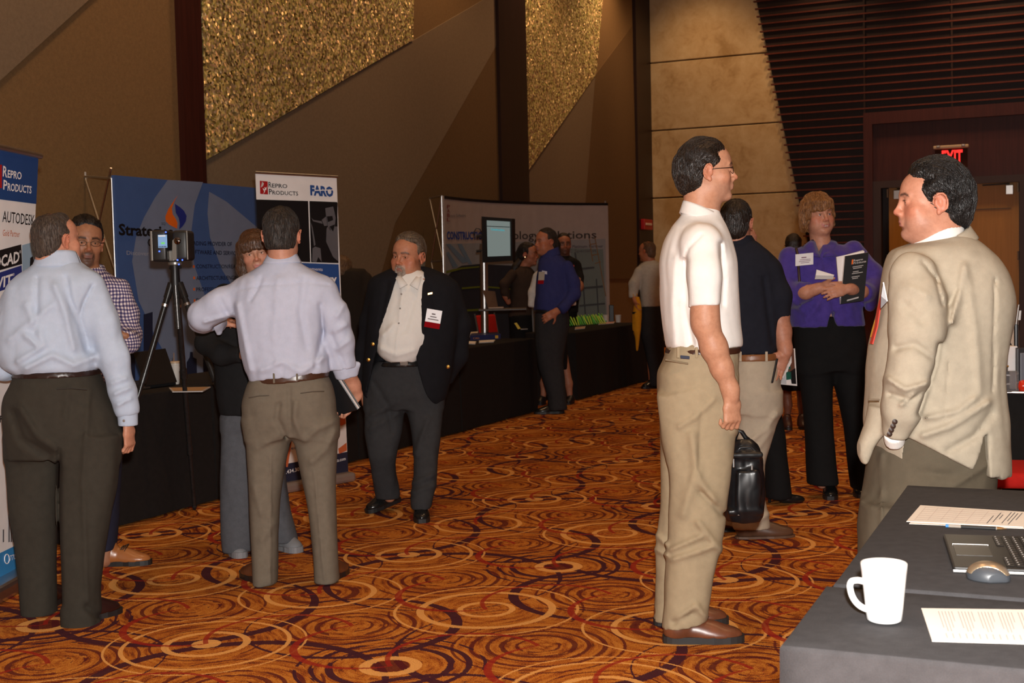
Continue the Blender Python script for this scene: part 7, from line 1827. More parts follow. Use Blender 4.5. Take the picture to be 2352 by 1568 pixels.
M_PURPLE = fabric('purple_shirt', (.062, .038, .24, 1), weave=500, var=.10, sheen=.2)
def person_purple():
    p = Person('smiling woman with short auburn hair in purple blouse and black trousers', 7.65, (1900, 1145), skin=(.53, .27, .19))
    H = p.H = Head(p.pt(1879, 494), 90 * p.s, 13, 0, -3)
    p.body(H, (1770, 430, 2040, 1150, -.45, .3), .012, core=[[(585, 1850, 1935, -.01, .075), (600, 1835, 1950, 0, .09), (720, 1840, 1960, 0, .10), (810, 1845, 1970, 0, .10)]], neck=(1886, 562), neck_r=(.050, .062),
        limbs=[[(1872, 820, 0, 20), (1888, 1110, -.0, 12)], [(1952, 820, .0, 20), (1974, 1120, .03, 12)], [(1812, 676, -.12, 14), (1852, 671, -.215, 14), (1874, 664, -.25, 10.5), (1884, 660, -.265, 10)], [(2002, 668, -.12, 14), (1978, 670, -.21, 13), (1955, 664, -.27, 10.5), (1948, 663, -.28, 10)]],
        hands=[(((1884, 660, -.265), (1, -.05, -.02), (0, .9, -.25), 1), dict(L=.17, curl=(.12, .25, .2), tcurl=.1, topen=.5)), (((1948, 663, -.295), (-1, -.12, -.20), (0, .9, -.3), -1), dict(L=.17, curl=(.15, .25, .2), tcurl=.1, topen=.5))],
        fine=[(1825, 442, 1930, 550, -.16, .16, .0048), (1868, 630, 1955, 690, -.36, -.18, .0048)], face=dict(jaw=.95, smile=True, heavy=.35), colors=dict(brow=(.16, .085, .045), lips=(.46, .17, .15), blush=.5, teeth=True))
    def more(F):
        for sx in (-1, 1):
            F.add(H.rc((sx * .072, -.01, .055), (sx * .088, -.01, -.055), .028, .020), .03); F.add(H.rc((sx * .080, -.03, .02), (sx * .078, -.04, -.075), .028, .022), .03)
            F.add(H.rc((sx * .060, .045, .060), (sx * .078, .035, -.01), .018, .012), .02)
        F.add(H.e((0, -.06, -.03), (.075, .05, .075)), .03); F.add(H.e((.01, .0, .095), (.06, .08, .035)), .03)
        for x in np.linspace(-.054, .054, 10): (F.add(H.rc((x * .6 + .012, .050, .104), (x * .95 + .004, .086 - x * x * 6, .076), .017, .015), .014), F.add(H.rc((x * .95 + .004, .086 - x * x * 6, .076), (x * 1.15, .095 - x * x * 8, .040 - .010 * (x > 0)), .014, .008), .014))
        F.displace(lambda q: .0045 * vnoise(H.loc(q) * np.array([60, 60, 16])) + .003 * vnoise(H.loc(q) * 45), .03)
    p.hair(H, hair_material('hair_auburn', (.13, .048, .013, 1), (.40, .18, .06, 1), .4), .0045, extra=more, pad=.06, lflow='fall', locks=2200, lock=(.055, .0018), t=.018, front=.072, temple=.05, nape=-.08, side=-.05, amp=.003)
    p.eyes(H, look=(-.1, 0), iris=(.06, .10, .16))
    nx = p.pt(1916, 745); hx = .030
    bl = p.garment('blouse', M_PURPLE, (1770, 545, 2040, 770, -.42, .3), .0085,
        [[(556, 1866, 1908, .02, .058), (566, 1838, 1940, .01, .09), (582, 1812, 1966, 0, .115), (620, 1804, 1978, 0, .138), (680, 1812, 1978, -.01, .15), (748, 1818, 1984, -.01, .155)]],
        [[(1814, 592, 0, 25), (1801, 640, -.03, 25), (1812, 678, -.10, 25), (1860, 668, -.21, 20)], [(1960, 578, 0, 26), (2000, 630, -.03, 27), (2006, 668, -.09, 26), (1982, 672, -.19, 21)], ([(2004, 665, -.1, 20), (1999, 704, -.12, 12)], dict(flat=False))],
        subs=[p.loft([(540, 1872, 1902, -.20, .2), (556, 1870, 1904, -.2, .24), (575, 1878, 1897, -.2, .24), (590, 1884, 1890, -.2, .24)], 4), p.loft([(719, 1914, 1918, -.2, .26), (735, 1908, 1921, -.2, .26), (752, 1904, 1930, -.2, .26)], 4)],
        amp=.008, f=(10, 10, 4), seed=31, strokes=[([(1890, 592), (1905, 660), (1916, 720)], 3, -.005), ([(1840, 600), (1835, 650)], 5, .006), ([(1820, 690), (1850, 720)], 6, .008), ([(1850, 735), (1880, 700)], 6, .008), ([(1940, 600), (1955, 640)], 6, .007)])
    for sx in (-1, 1):      # open collar wings
        a = p.pt(1887 + sx * 17, 548, -.02); b = p.pt(1887 + sx * 44, 566, -.03); c = p.pt(1887 + sx * 36, 590, -.125); d = p.pt(1887 + sx * 3, 590, -.135)
        q = [a * (1 - t) + d * t for t in np.linspace(0, 1, 6)]; r = [b * (1 - t) + c * t for t in np.linspace(0, 1, 6)]
        o = MB().grid([q, [(u + v) / 2 + np.array([0, -.022, .006]) for u, v in zip(q, r)], r]).build('collar', M_PURPLE, bl, smooth=True); md = o.modifiers.new('s', 'SOLIDIFY'); md.thickness = .006; md.offset = 0
    p.garment('trousers', M_BLACKP, (1800, 720, 2020, 1135, -.3, .3), .010,
        [[(726, 1822, 1982, 0, .142), (800, 1826, 1990, 0, .148), (850, 1832, 1988, 0, .13)], [(835, 1830, 1914, -.0, .115), (900, 1840, 1911, 0, .11), (1000, 1850, 1914, 0, .10), (1060, 1852, 1919, 0, .10), (1111, 1855, 1925, -.01, .105)], [(835, 1908, 1988, 0, .115), (885, 1918, 1989, 0, .11), (988, 1940, 1991, .02, .10), (1060, 1948, 1993, .03, .10), (1122, 1956, 1995, .03, .10)]], amp=.004, seed=33)
    bd = MB().box(p.pt(1827, 611, -.165), p.pt(1868, 607, -.165) - p.pt(1827, 611, -.165), (0, .003, 0), p.pt(1827, 584, -.165) - p.pt(1827, 611, -.165)).build('name_badge', simple('badge_white', (.74, .72, .74, 1), .4), p.root)
    o0 = p.pt(1827, 611, -.1665); ex = p.pt(1868, 607, -.1665) - o0; ez = np.array([0, 0, .07]); m = MB(); m.add([o0 + ex * a + ez * c for a, c in ((.34, .62), (.62, .62), (.62, .70), (.34, .70))], [(0, 1, 2, 3)])
    for k, (xa, xb) in enumerate(((.25, .85), (.2, .85), (.3, .78))): m.add([o0 + ex * xa + ez * (.46 - .13 * k), o0 + ex * xb + ez * (.46 - .13 * k), o0 + ex * xb + ez * (.50 - .13 * k), o0 + ex * xa + ez * (.50 - .13 * k)], [(0, 1, 2, 3)])
    m.build('lettering', simple('ink_plum', (.16, .05, .10, 1), .6), bd)
    wr = p.pt(1876, 664, -.25); d0 = nrm(np.array([1, -.1, .05])); m = MB()
    a = nrm(np.cross(d0, (0, 0, 1))); b = np.cross(a, d0); m.tube([wr + .031 * (a * math.cos(t) + b * math.sin(t)) for t in np.linspace(0, 2 * math.pi, 21)], .004, 6, False); m.build('bracelet', simple('silver', (.75, .7, .62, 1), .2, 1.0), p.root, smooth=True)
    for x, y in ((1834, 540),): MB().lathe(H.w(.080, .0, -.045), [(.001, -.008), (.005, -.002), (.004, .006), (.001, .009)], 10).build('earring', simple('silver', (.75, .7, .62, 1), .2, 1.0), p.root, smooth=True)
    st = [p.pt(1828, 572, .02), p.pt(1829, 571, -.07), p.pt(1832, 584, -.142), p.pt(1836, 640, -.16), p.pt(1836, 700, -.165)]
    MB().tube(st, .008, 8).build('bag_strap', simple('strap_brown', (.035, .016, .012, 1), .5), p.root, smooth=True)
    p.shoe((1906, 1128), (1908, 1151), .048, simple('black_shoe', (.010, .0095, .009, 1), .2), None, (.14, -.12)); p.shoe((1972, 1112), (1980, 1132), .048, simple('black_shoe', (.010, .0095, .009, 1), .2), None, (.18, -.08))
    return p
P_PURPLE = person_purple()

M_TANJ = fabric('tan_hopsack', (.385, .33, .25, 1), weave=750, var=.05)
M_OLIVE2 = fabric('olive_brown_gabardine', (.100, .080, .054, 1), weave=900, var=.05)
HAIR_BLACK = hair_material('hair_combed_black', (.0035, .003, .003, 1), (.016, .013, .012, 1), .36)
def person_tan():
    p = Person('man in tan sports jacket with slicked back black hair and hand in pocket', 4.05, (2150, 1640), skin=(.52, .265, .185), base=P(2150, 1500, 4.05))
    H = p.H = Head(p.pt(2141, 464), 174 * p.s, -98, 1)
    p.body(H, (1950, 350, 2340, 1660, -.32, .32), .013, core=[[(600, 2080, 2230, .02, .10), (740, 2050, 2270, .02, .12), (1040, 2070, 2260, .03, .10)]], neck=(2160, 585), neck_r=(.064, .078),
        limbs=[[(2105, 1060, .0, 36), (2080, 1600, -.05, 28)], [(2190, 1040, .05, 40), (2190, 1600, .05, 28)], [(2095, 650, -.16, 28), (2098, 780, -.2, 26), (2085, 900, -.2, 24), (2056, 990, -.15, 13), (2052, 1040, -.02, 11)]],
        hands=[(((2056, 1046, .01), (.25, .15, -1), (.3, .8, 0), 1), dict(L=.14, curl=(.4, .6, .4), topen=.1, tcurl=.1))],
        fine=[(2050, 365, 2200, 570, -.13, .13, .0042)], face=dict(heavy=.6, jaw=1.04, nose=.85), colors=dict(brow=(.02, .012, .01), lips=(.46, .20, .16), blush=.5, beard=((.30, .17, .13), .3, 'stubble')))
    p.hair(H, HAIR_BLACK, .0036, locks=1700, lock=(.06, .0014), t=.017, front=.070, temple=.046, nape=-.105, side=-.022, amp=.0036, nf=(75, 15, 30), vol=(.004, 0, .006), backvol=.008)
    p.eyes(H)
    zc = p.pt(2084, 1003)[2]
    def hem(X, Y, Z):      # raked hem of the left skirt of the jacket, vent at the back
        a = p.pt(2070, 1000); b = p.pt(2226, 1082); c = p.pt(2262, 1088)
        zl = a[2] + (X - a[0]) * (b[2] - a[2]) / (b[0] - a[0]); zl = np.where(X > c[0], p.pt(2290, 1088)[2], np.maximum(zl, b[2])); return np.where(X < a[0] - .03, -9, zl - Z)
    jk = p.garment('jacket', M_TANJ, (1950, 510, 2335, 1100, -.34, .34), .0072,
        [[(540, 2140, 2224, .0, .070), (552, 2108, 2240, .01, .11), (572, 2052, 2262, .015, .15), (600, 2036, 2288, .02, .175), (640, 2028, 2308, .02, .19), (690, 2022, 2318, .02, .20), (740, 2014, 2315, .02, .20), (800, 2000, 2306, .02, .195), (860, 1995, 2300, .02, .195), (920, 1993, 2303, .02, .20), (970, 1992, 2309, .02, .205), (1030, 2010, 2312, .02, .205), (1088, 2040, 2311, .02, .20)],
         ([(930, 1996, 2060, -.06, .06), (970, 1988, 2042, -.08, .05), (1000, 1977, 2026, -.09, .045), (1034, 1967, 2006, -.09, .035), (1068, 1978, 1992, -.09, .02)], dict(k=.03))],
        [[(2096, 632, -.15, 50), (2108, 690, -.175, 56), (2106, 755, -.19, 56), (2097, 825, -.2, 50), (2083, 880, -.2, 48), (2070, 935, -.19, 42), (2056, 1004, -.165, 27)]],
        subs=[p.loft([(1000, 2260, 2263, -.15, .25), (1050, 2242, 2264, -.15, .25), (1095, 2221, 2267, -.15, .25)], 8), p.loft([(1000, 2034, 2072, .1, .5), (1040, 2014, 2110, .1, .5), (1100, 2000, 2180, .1, .5)], 8) if False else rcone(p.pt(2000, 1090, -.2), p.pt(2001, 1091, -.2), .001, .001)],
        cuts=[hem], amp=.006, f=(8, 8, 3), seed=41, rid=.45,
        strokes=[([(2118, 600), (2150, 640), (2165, 700)], 4, -.006), ([(2190, 740), (2202, 680), (2215, 610)], 9, .010), ([(2180, 700), (2200, 660)], 5, -.006), ([(2158, 790), (2150, 840), (2135, 885), (2110, 950)], 6, -.010), ([(2285, 640), (2283, 760), (2280, 900)], 3, -.006), ([(2120, 1000), (2180, 980), (2270, 925)], 8, .012), ([(2130, 960), (2200, 945), (2240, 915)], 8, .010), ([(2180, 1035), (2240, 1000), (2275, 950)], 9, -.009),
            ([(2040, 870), (2080, 895), (2130, 880)], 7, .012), ([(2045, 905), (2090, 920), (2120, 900)], 6, -.010), ([(2060, 800), (2100, 790), (2140, 820)], 8, -.008), ([(2090, 660), (2130, 680)], 9, .006), ([(2080, 700), (2120, 740)], 10, -.006), ([(2180, 830), (2170, 960)], 3, -.005), ([(2220, 620), (2240, 760), (2250, 900)], 10, .006), ([(2070, 930), (2100, 905)], 5, .008)])
    th = np.linspace(-.35, math.pi + .5, 26)
    p.collar(H, jk, M_TANJ, [p.pt(2166, 524) + np.array([.075 * math.sin(a) * 1.0 + .005, -.070 * math.cos(a), -.035 + .040 * math.sin(a)]) for a in th], [p.pt(2170, 548) + np.array([.100 * math.sin(a), -.098 * math.cos(a), -.045 + .045 * math.sin(a)]) for a in th], .009)
    for k, (x, y) in enumerate(((2055, 968), (2051, 978), (2047, 987), (2043, 996))): MB().lathe(p.pt(x, y, -.232 + .006 * k), [(.001, 0), (.0080, .001), (.0085, .004), (.002, .006)], 14, (-.2, -1, 0)).build('button', simple('horn_button', (.035, .018, .012, 1), .35), jk)
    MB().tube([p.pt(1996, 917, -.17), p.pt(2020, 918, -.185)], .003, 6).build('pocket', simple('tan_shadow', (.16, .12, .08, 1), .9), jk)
    # white shirt collar and cuff, tie, badge
    th2 = np.linspace(.2, math.pi - .1, 16)
    sh = p.garment('shirt', M_WSHIRT, (2040, 500, 2240, 700, -.2, .2), .008, [[(545, 2120, 2212, 0, .068), (580, 2095, 2220, .0, .09), (640, 2080, 2230, .01, .11), (690, 2080, 2230, .01, .11)]], amp=.001)
    th3 = np.linspace(0, 2 * math.pi, 36)
    p.collar(H, sh, M_WSHIRT, [p.pt(2154, 520) + np.array([.068 * math.cos(a), .064 * math.sin(a), .030 * math.cos(a)]) for a in th3], [p.pt(2146, 560) + np.array([.090 * math.cos(a), .082 * math.sin(a), .042 * math.cos(a)]) for a in th3], .006)
    F = p.field(1990, 970, 2100, 1060, -.3, -.02, .006); F.add(rcone(p.pt(2054, 996, -.165), p.pt(2055, 1016, -.135), .032, .031, True, True), 0); p.put(F, 'cuff', M_WSHIRT, 1, sh)
    tie = MB(); tp = [p.pt(2030, 672, -.02), p.pt(2020, 710, -.02), p.pt(2014, 750, -.02), p.pt(2003, 790, -.02)]; ys = (-.014, .014)
    rows = [[q + np.array([.0, y, 0]) for q in tp] for y in ys]; tie.grid(rows); o = tie.build('necktie', simple('tie_red', (.50, .03, .012, 1), .5), p.root); md = o.modifiers.new('s', 'SOLIDIFY'); md.thickness = .004
    tie = MB(); tp2 = [p.pt(2012, 735, -.0), p.pt(2006, 755, -.0), p.pt(2001, 775, -.0)]; tie.grid([[q + np.array([.004, y, 0]) for q in tp2] for y in ys]); o2 = tie.build('stripe', simple('tie_gold', (.70, .36, .03, 1), .5), o); md = o2.modifiers.new('s', 'SOLIDIFY'); md.thickness = .004
    bd = MB().prism([p.pt(2029, 648, -.16), p.pt(2038, 692, -.165), p.pt(2023, 708, -.165), p.pt(2024, 680, -.16)], (0, .004, 0)).build('name_badge', simple('badge_dark', (.10, .085, .09, 1), .4), p.root)
    MB().tube([p.pt(2029, 648, -.163), p.pt(2038, 692, -.168)], .0022, 6).build('badge_edge', simple('badge_white', (.74, .72, .74, 1), .4), bd)
    tr = p.garment('trousers', M_OLIVE2, (1940, 970, 2320, 1660, -.34, .34), .010,
        [[(985, 2016, 2290, .02, .17), (1050, 1999, 2286, .02, .182), (1100, 1990, 2280, .02, .182), (1150, 1981, 2274, .02, .175), (1200, 1974, 2266, .02, .15)], [(1150, 1981, 2130, -.06, .12), (1231, 1972, 2122, -.06, .115), (1640, 1985, 2095, -.06, .09)], [(1150, 2110, 2272, .08, .12), (1231, 2120, 2262, .08, .115), (1640, 2140, 2250, .08, .09)]],
        amp=.0055, seed=44, strokes=[([(2024, 1040), (2026, 1240)], 3, .006), ([(2110, 1085), (2180, 1092)], 8, -.007), ([(2190, 1115), (2240, 1085), (2270, 1065)], 7, .008)])
    p.shoe((2110, 1600), (2010, 1600), .05, simple('black_shoe', (.010, .0095, .009, 1), .2), None, (-.06, -.08)); p.shoe((2220, 1600), (2120, 1600), .05, simple('black_shoe', (.010, .0095, .009, 1), .2), None, (.10, .08))
    return p
P_TAN = person_tan()
# ------------------------------------------------------------------ people at the far booth
M_ROYAL = fabric('royal_blue_shirt', (.030, .035, .135, 1), weave=400, var=.06)
M_DKGREY = fabric('dark_grey_trousers', (.030, .029, .031, 1), weave=500, var=.08)
BLK = simple('black_shoe', (.010, .0095, .009, 1), .2)
def person_royal():
    p = Person('man in royal blue shirt and dark trousers with hand in pocket at the far booth', 12.6, (1265, 945), skin=(.46, .19, .11))
    H = p.H = Head(p.pt(1254, 555), 58 * p.s, -62)
    p.body(H, (1215, 518, 1335, 950, -.4, .35), .014, core=[[(610, 1242, 1295, 0, .09), (700, 1240, 1300, 0, .12), (760, 1240, 1300, 0, .12)]], neck=(1264, 594), neck_r=(.062, .072), limbs=[[(1262, 760, 0, 14), (1275, 935, 0, 8)], [(1318, 668, -.05, 9), (1295, 705, -.18, 9), (1272, 718, -.22, 8)]],
        hands=[(((1278, 716, -.22), (-.9, -.1, -.45), (.2, .9, 0), 1), dict(L=.2, curl=(.3, .5, .3)))], fine=[(1225, 522, 1285, 595, -.15, .15, .007), (1240, 700, 1290, 745, -.36, -.1, .008)], face=dict(heavy=.6), colors=dict(brow=(.06, .04, .03)))
    p.hair(H, hair_material('hair_short_brown', (.018, .011, .007, 1), (.055, .035, .022, 1), .55), .007, t=.010, front=.055, temple=.03, nape=-.09, side=-.01, amp=.003)
    sh = p.garment('shirt', M_ROYAL, (1212, 570, 1340, 735, -.42, .35), .011, [[(580, 1252, 1278, 0, .065), (590, 1242, 1292, 0, .10), (606, 1236, 1304, 0, .15), (640, 1233, 1312, 0, .18), (685, 1228, 1310, -.02, .19), (712, 1226, 1304, -.02, .185)]], [[(1302, 612, -.1, 15), (1316, 650, -.12, 16), (1318, 676, -.14, 15), (1296, 704, -.22, 12), (1286, 712, -.23, 11)]], amp=.010, f=(7, 7, 4), seed=2)
    th = np.linspace(0, 2 * math.pi, 24)
    p.collar(H, sh, M_ROYAL, [p.pt(1264, 574) + np.array([.078 * math.cos(a), .074 * math.sin(a), .03 * math.cos(a)]) for a in th], [p.pt(1262, 592) + np.array([.11 * math.cos(a), .10 * math.sin(a), .03 * math.cos(a)]) for a in th], .008)
    p.garment('trousers', M_DKGREY, (1215, 705, 1330, 950, -.3, .3), .013, [[(712, 1228, 1303, -.01, .175), (740, 1228, 1308, 0, .185), (790, 1229, 1300, 0, .165), (830, 1234, 1294, 0, .14), (870, 1244, 1298, 0, .12), (915, 1257, 1301, 0, .115), (941, 1260, 1303, 0, .115)]], amp=.008, seed=6)
    p.belt([(710, 1229, 1303, -.01, .18), (718, 1228, 1304, -.01, .182)], simple('black_leather', (.012, .011, .011, 1), .25), .006)
    bd = MB().bbox(p.pt(1236, 644, -.19), (.06, 0, 0), (0, .004, 0), (.008, 0, .085), .001).build('name_badge', simple('badge_tan', (.30, .24, .17, 1), .5), p.root)
    MB().bbox(p.pt(1235, 652, -.192), (.058, 0, 0), (0, .004, 0), (.004, 0, .036), .001).build('ribbon', simple('ribbon_maroon', (.26, .004, .008, 1), .85, spec=.05), bd)
    MB().bbox(p.pt(1245, 628, -.185), (.05, 0, -.01), (0, .004, 0), (0, 0, .03), .001).build('shirt_logo', simple('logo_white', (.5, .5, .6, 1), .6), p.root)
    p.shoe((1296, 943), (1227, 944), .052, BLK, None, (.0, -.02), step=.008); return p
person_royal()
def person_cardigan():
    p = Person('person in white cardigan and sandals hidden behind the royal blue shirt', 13.5, (1278, 922), skin=(.42, .20, .13))
    H = p.H = Head(p.pt(1262, 572), 52 * p.s, -100)
    p.body(H, (1200, 530, 1345, 930, -.3, .3), .016, core=[[(620, 1244, 1294, 0, .09), (800, 1240, 1296, 0, .10)]], neck=(1264, 612), neck_r=(.045, .05), limbs=[[(1262, 800, 0, 12), (1250, 880, 0, 9), (1247, 917, 0, 6)], [(1290, 800, 0, 12), (1306, 880, 0, 9), (1310, 921, 0, 6)]])
    p.hair(H, HAIR_DK, .008, t=.012, amp=.003)
    p.garment('cardigan', fabric('white_cardigan', (.62, .58, .54, 1)), (1200, 600, 1345, 730, -.3, .3), .014, [[(604, 1254, 1276, 0, .07), (622, 1236, 1298, 0, .12), (720, 1232, 1302, 0, .13)]], [[(1234, 634, 0, 10), (1224, 672, 0, 10), (1220, 706, -.02, 8)], [(1298, 634, 0, 10), (1312, 670, 0, 10), (1316, 702, -.02, 9)]], amp=.008)
    p.garment('skirt', M_BLACKP, (1210, 705, 1340, 850, -.3, .3), .016, [[(712, 1236, 1300, 0, .15), (800, 1240, 1304, 0, .15), (890, 1250, 1301, 0, .13)]])
    for x in (1246, 1311): p.shoe((x + 4, 920), (x - 8, 924), .042, simple('sandal_black', (.012, .010, .010, 1), .4), None, (.05, -.1), .02, .035, step=.008)
    return p
person_cardigan()
def person_ponytail():
    p = Person('dark haired woman with ponytail in brown blouse behind the booth table', 15.1, (1190, 910), skin=(.42, .18, .11))
    H = p.H = Head(p.pt(1213, 584), 51 * p.s, 72)
    p.body(H, (1140, 550, 1245, 910, -.35, .35), .015, core=[[(625, 1180, 1222, 0, .08), (720, 1172, 1218, 0, .11), (790, 1175, 1225, 0, .11)]], neck=(1203, 616), neck_r=(.05, .06), limbs=[[(1190, 790, .05, 12), (1190, 900, .05, 7)], [(1210, 790, -.05, 12), (1210, 900, -.05, 7)], [(1156, 655, -.15, 8), (1162, 680, -.16, 7), (1168, 694, -.14, 6)]],
        fine=[(1190, 555, 1238, 615, -.14, .14, .008)], face=dict(jaw=.93), colors=dict(brow=(.02, .015, .01), lips=(.40, .12, .10)))
    def more(F): F.add(H.rc((0, -.10, .02), (0, -.125, -.06), .035, .040), .02)
    p.hair(H, HAIR_DK, .007, extra=more, t=.012, front=.066, temple=.035, nape=-.07, side=-.03, amp=.003)
    F = p.field(1150, 590, 1215, 670, -.3, .25, .011); p.chain(F, [(1196, 596, 0, 8), (1184, 612, -.02, 8), (1176, 634, -.04, 7), (1170, 658, -.05, 4)], .02); p.put(F, 'ponytail', HAIR_DK, 1)
    p.garment('blouse', fabric('brown_blouse', (.045, .028, .020, 1)), (1135, 605, 1245, 735, -.35, .35), .013, [[(610, 1192, 1214, 0, .06), (622, 1178, 1226, 0, .11), (650, 1172, 1230, 0, .135), (690, 1170, 1222, 0, .135), (728, 1166, 1222, 0, .14)]], [[(1176, 630, -.12, 11), (1158, 652, -.17, 11), (1160, 672, -.17, 9), (1167, 688, -.15, 8)], [(1222, 632, .05, 10), (1226, 690, .05, 9)]], amp=.008)
    p.garment('trousers', M_BLACKP, (1150, 715, 1245, 905, -.3, .3), .016, [[(722, 1168, 1222, 0, .15), (800, 1172, 1224, 0, .15), (895, 1180, 1216, 0, .12)]])
    MB().lathe(p.pt(1206, 591, -.11), [(.001, -.012), (.012, 0), (.001, .012)], 10).build('earring', simple('silver', (.75, .7, .62, 1), .2, 1.0), p.root)
    for dx in (-.06, .06): p.shoe((1195, 903), (1204, 904), .04, BLK, None, (dx, dx), step=.01)
    return p
person_ponytail()
def person_glasses():
    p = Person('man with glasses and dark beard in black shirt beside the booth backdrop', 16.0, (1300, 880), skin=(.38, .16, .095))
    H = p.H = Head(p.pt(1295, 561), 48 * p.s, 8)
    p.body(H, (1262, 528, 1350, 900, -.35, .3), .015, core=[[(605, 1278, 1315, 0, .09), (740, 1278, 1318, 0, .11)]], neck=(1297, 592), neck_r=(.06, .07), limbs=[[(1288, 760, 0, 11), (1288, 885, 0, 7)], [(1310, 760, 0, 11), (1310, 885, 0, 7)], [(1330, 640, -.1, 8), (1333, 658, -.16, 7.5), (1331, 664, -.18, 7)]],
        hands=[(((1332, 658, -.16), (-.3, -.4, -1), (-1, 0, 0), 1), dict(L=.2, curl=(.6, .9, .6)))], fine=[(1272, 530, 1318, 590, -.14, .14, .008)], colors=dict(brow=(.015, .01, .008), brow_w=1.6, lips=(.16, .07, .05), beard=((.05, .03, .025), .7, 'full')))
    p.hair(H, HAIR_DK, .007, t=.010, front=.062, temple=.04, nape=-.09, side=-.03, amp=.003); p.eyes(H)
    m = MB()
    for sx in (-1, 1): m.tube([H.w(sx * (.032 + .022 * math.cos(a)), .097, -.002 + .014 * math.sin(a)) for a in np.linspace(0, 2 * math.pi, 15)], .002, 6, False)
    m.build('glasses', simple('dark_wire', (.05, .04, .035, 1), .3, .8), p.root, smooth=True)
    sh = p.garment('shirt', fabric('black_shirt', (.012, .011, .011, 1)), (1260, 580, 1350, 725, -.35, .3), .013, [[(586, 1286, 1308, 0, .065), (600, 1268, 1328, 0, .13), (640, 1264, 1332, 0, .14), (718, 1268, 1328, 0, .14)]], [[(1324, 610, 0, 12), (1330, 636, -.06, 11), (1333, 652, -.13, 9)], [(1272, 610, 0, 12), (1268, 680, 0, 10)]], amp=.006)
    MB().bbox(p.pt(1312, 613, -.15), (.04, 0, 0), (0, .004, 0), (0, 0, .025), .001).build('shirt_logo', simple('logo_red', (.45, .04, .03, 1), .6), sh)
    p.garment('trousers', M_BLACKP, (1260, 705, 1340, 890, -.3, .3), .016, [[(712, 1270, 1326, 0, .14), (780, 1272, 1324, 0, .14), (882, 1276, 1322, 0, .11)]])
    for x in (1288, 1311): p.shoe((x, 886), (x, 892), .05, BLK, None, (.05, -.2), step=.01)
    return p
person_glasses()
def person_column():
    p = Person('balding man in pale shirt and dark trousers by the dark pilaster far away', 15.1, (1492, 892), skin=(.46, .18, .09))
    H = p.H = Head(p.pt(1486, 577), 45 * p.s, -128)
    p.body(H, (1440, 548, 1545, 895, -.4, .3), .015, core=[[(615, 1470, 1510, 0, .09), (690, 1480, 1520, 0, .11), (760, 1478, 1515, 0, .11)]], neck=(1493, 606), neck_r=(.06, .07), limbs=[[(1490, 760, 0, 11), (1497, 885, 0, 6)], [(1510, 760, .1, 11), (1516, 885, .1, 6)], [(1455, 670, -.05, 7), (1458, 690, -.12, 6)]],
        hands=[(((1458, 690, -.12), (.2, -.2, -1), (1, 0, 0), 1), dict(L=.19, curl=(.5, .8, .6)))], fine=[(1462, 550, 1508, 605, -.14, .14, .008)])
    p.hair(H, hair_material('hair_sandy', (.10, .045, .018, 1), (.20, .10, .045, 1), .5), .007, t=.008, front=.03, temple=.01, nape=-.08, side=-.01, amp=.002, bald=1.0)
    p.garment('shirt', fabric('cream_shirt', (.46, .41, .34, 1)), (1435, 588, 1550, 715, -.4, .3), .012, [[(598, 1482, 1506, 0, .065), (610, 1466, 1520, 0, .12), (640, 1466, 1528, 0, .15), (680, 1470, 1526, 0, .16), (704, 1472, 1522, 0, .15)]], [[(1468, 624, -.04, 12), (1457, 650, -.06, 11), (1454, 684, -.08, 10)], [(1522, 624, .04, 12), (1528, 690, .04, 10)]], amp=.009, seed=3)
    p.garment('trousers', M_DKGREY, (1455, 695, 1545, 895, -.3, .35), .014, [[(702, 1472, 1524, 0, .15), (757, 1470, 1524, 0, .155), (805, 1481, 1526, .02, .14), (856, 1489, 1524, .02, .11), (886, 1490, 1522, .02, .10)]], amp=.006)
    p.shoe((1508, 890), (1474, 893), .05, BLK, None, (.02, -.05), step=.01); p.shoe((1522, 886), (1500, 886), .05, BLK, None, (.2, .15), step=.01)
    return p
person_column()
def person_leaning():
    p = Person('person in dark brown suit leaning over the table behind the grey bearded man', 11.6, (815, 988), skin=(.42, .20, .13))
    H = p.H = Head(p.pt(786, 622), 62 * p.s, 190, -20)
    p.body(H, (740, 590, 880, 1010, -.4, .4), .015, core=[[(650, 780, 835, 0, .09), (800, 790, 840, 0, .11), (870, 790, 840, 0, .11)]], neck=(795, 650), neck_r=(.055, .065), limbs=[[(800, 860, 0, 14), (800, 995, 0, 8)], [(832, 860, 0, 14), (832, 995, 0, 8)]])
    p.hair(H, hair_material('hair_sandy_brown', (.07, .035, .016, 1), (.16, .085, .04, 1), .5), .006, t=.014, amp=.003)
    p.garment('jacket', fabric('brown_suit', (.020, .0135, .0095, 1)), (735, 605, 890, 830, -.35, .35), .012, [[(616, 780, 836, 0, .07), (622, 772, 842, 0, .12), (660, 764, 848, 0, .15), (740, 764, 850, 0, .16), (815, 768, 850, 0, .16)]], [[(842, 640, -.02, 14), (848, 720, -.1, 14), (836, 770, -.2, 11)], [(772, 650, -.02, 14), (766, 740, -.1, 14)]], amp=.006)
    p.garment('trousers', M_BLACKP, (745, 800, 890, 1000, -.3, .3), .016, [[(808, 772, 848, 0, .15), (880, 774, 850, 0, .15), (985, 782, 846, 0, .11)]])
    for x in (800, 832): p.shoe((x, 990), (x, 985), .05, BLK, None, (-.1, .17), step=.01)
    return p
person_leaning()
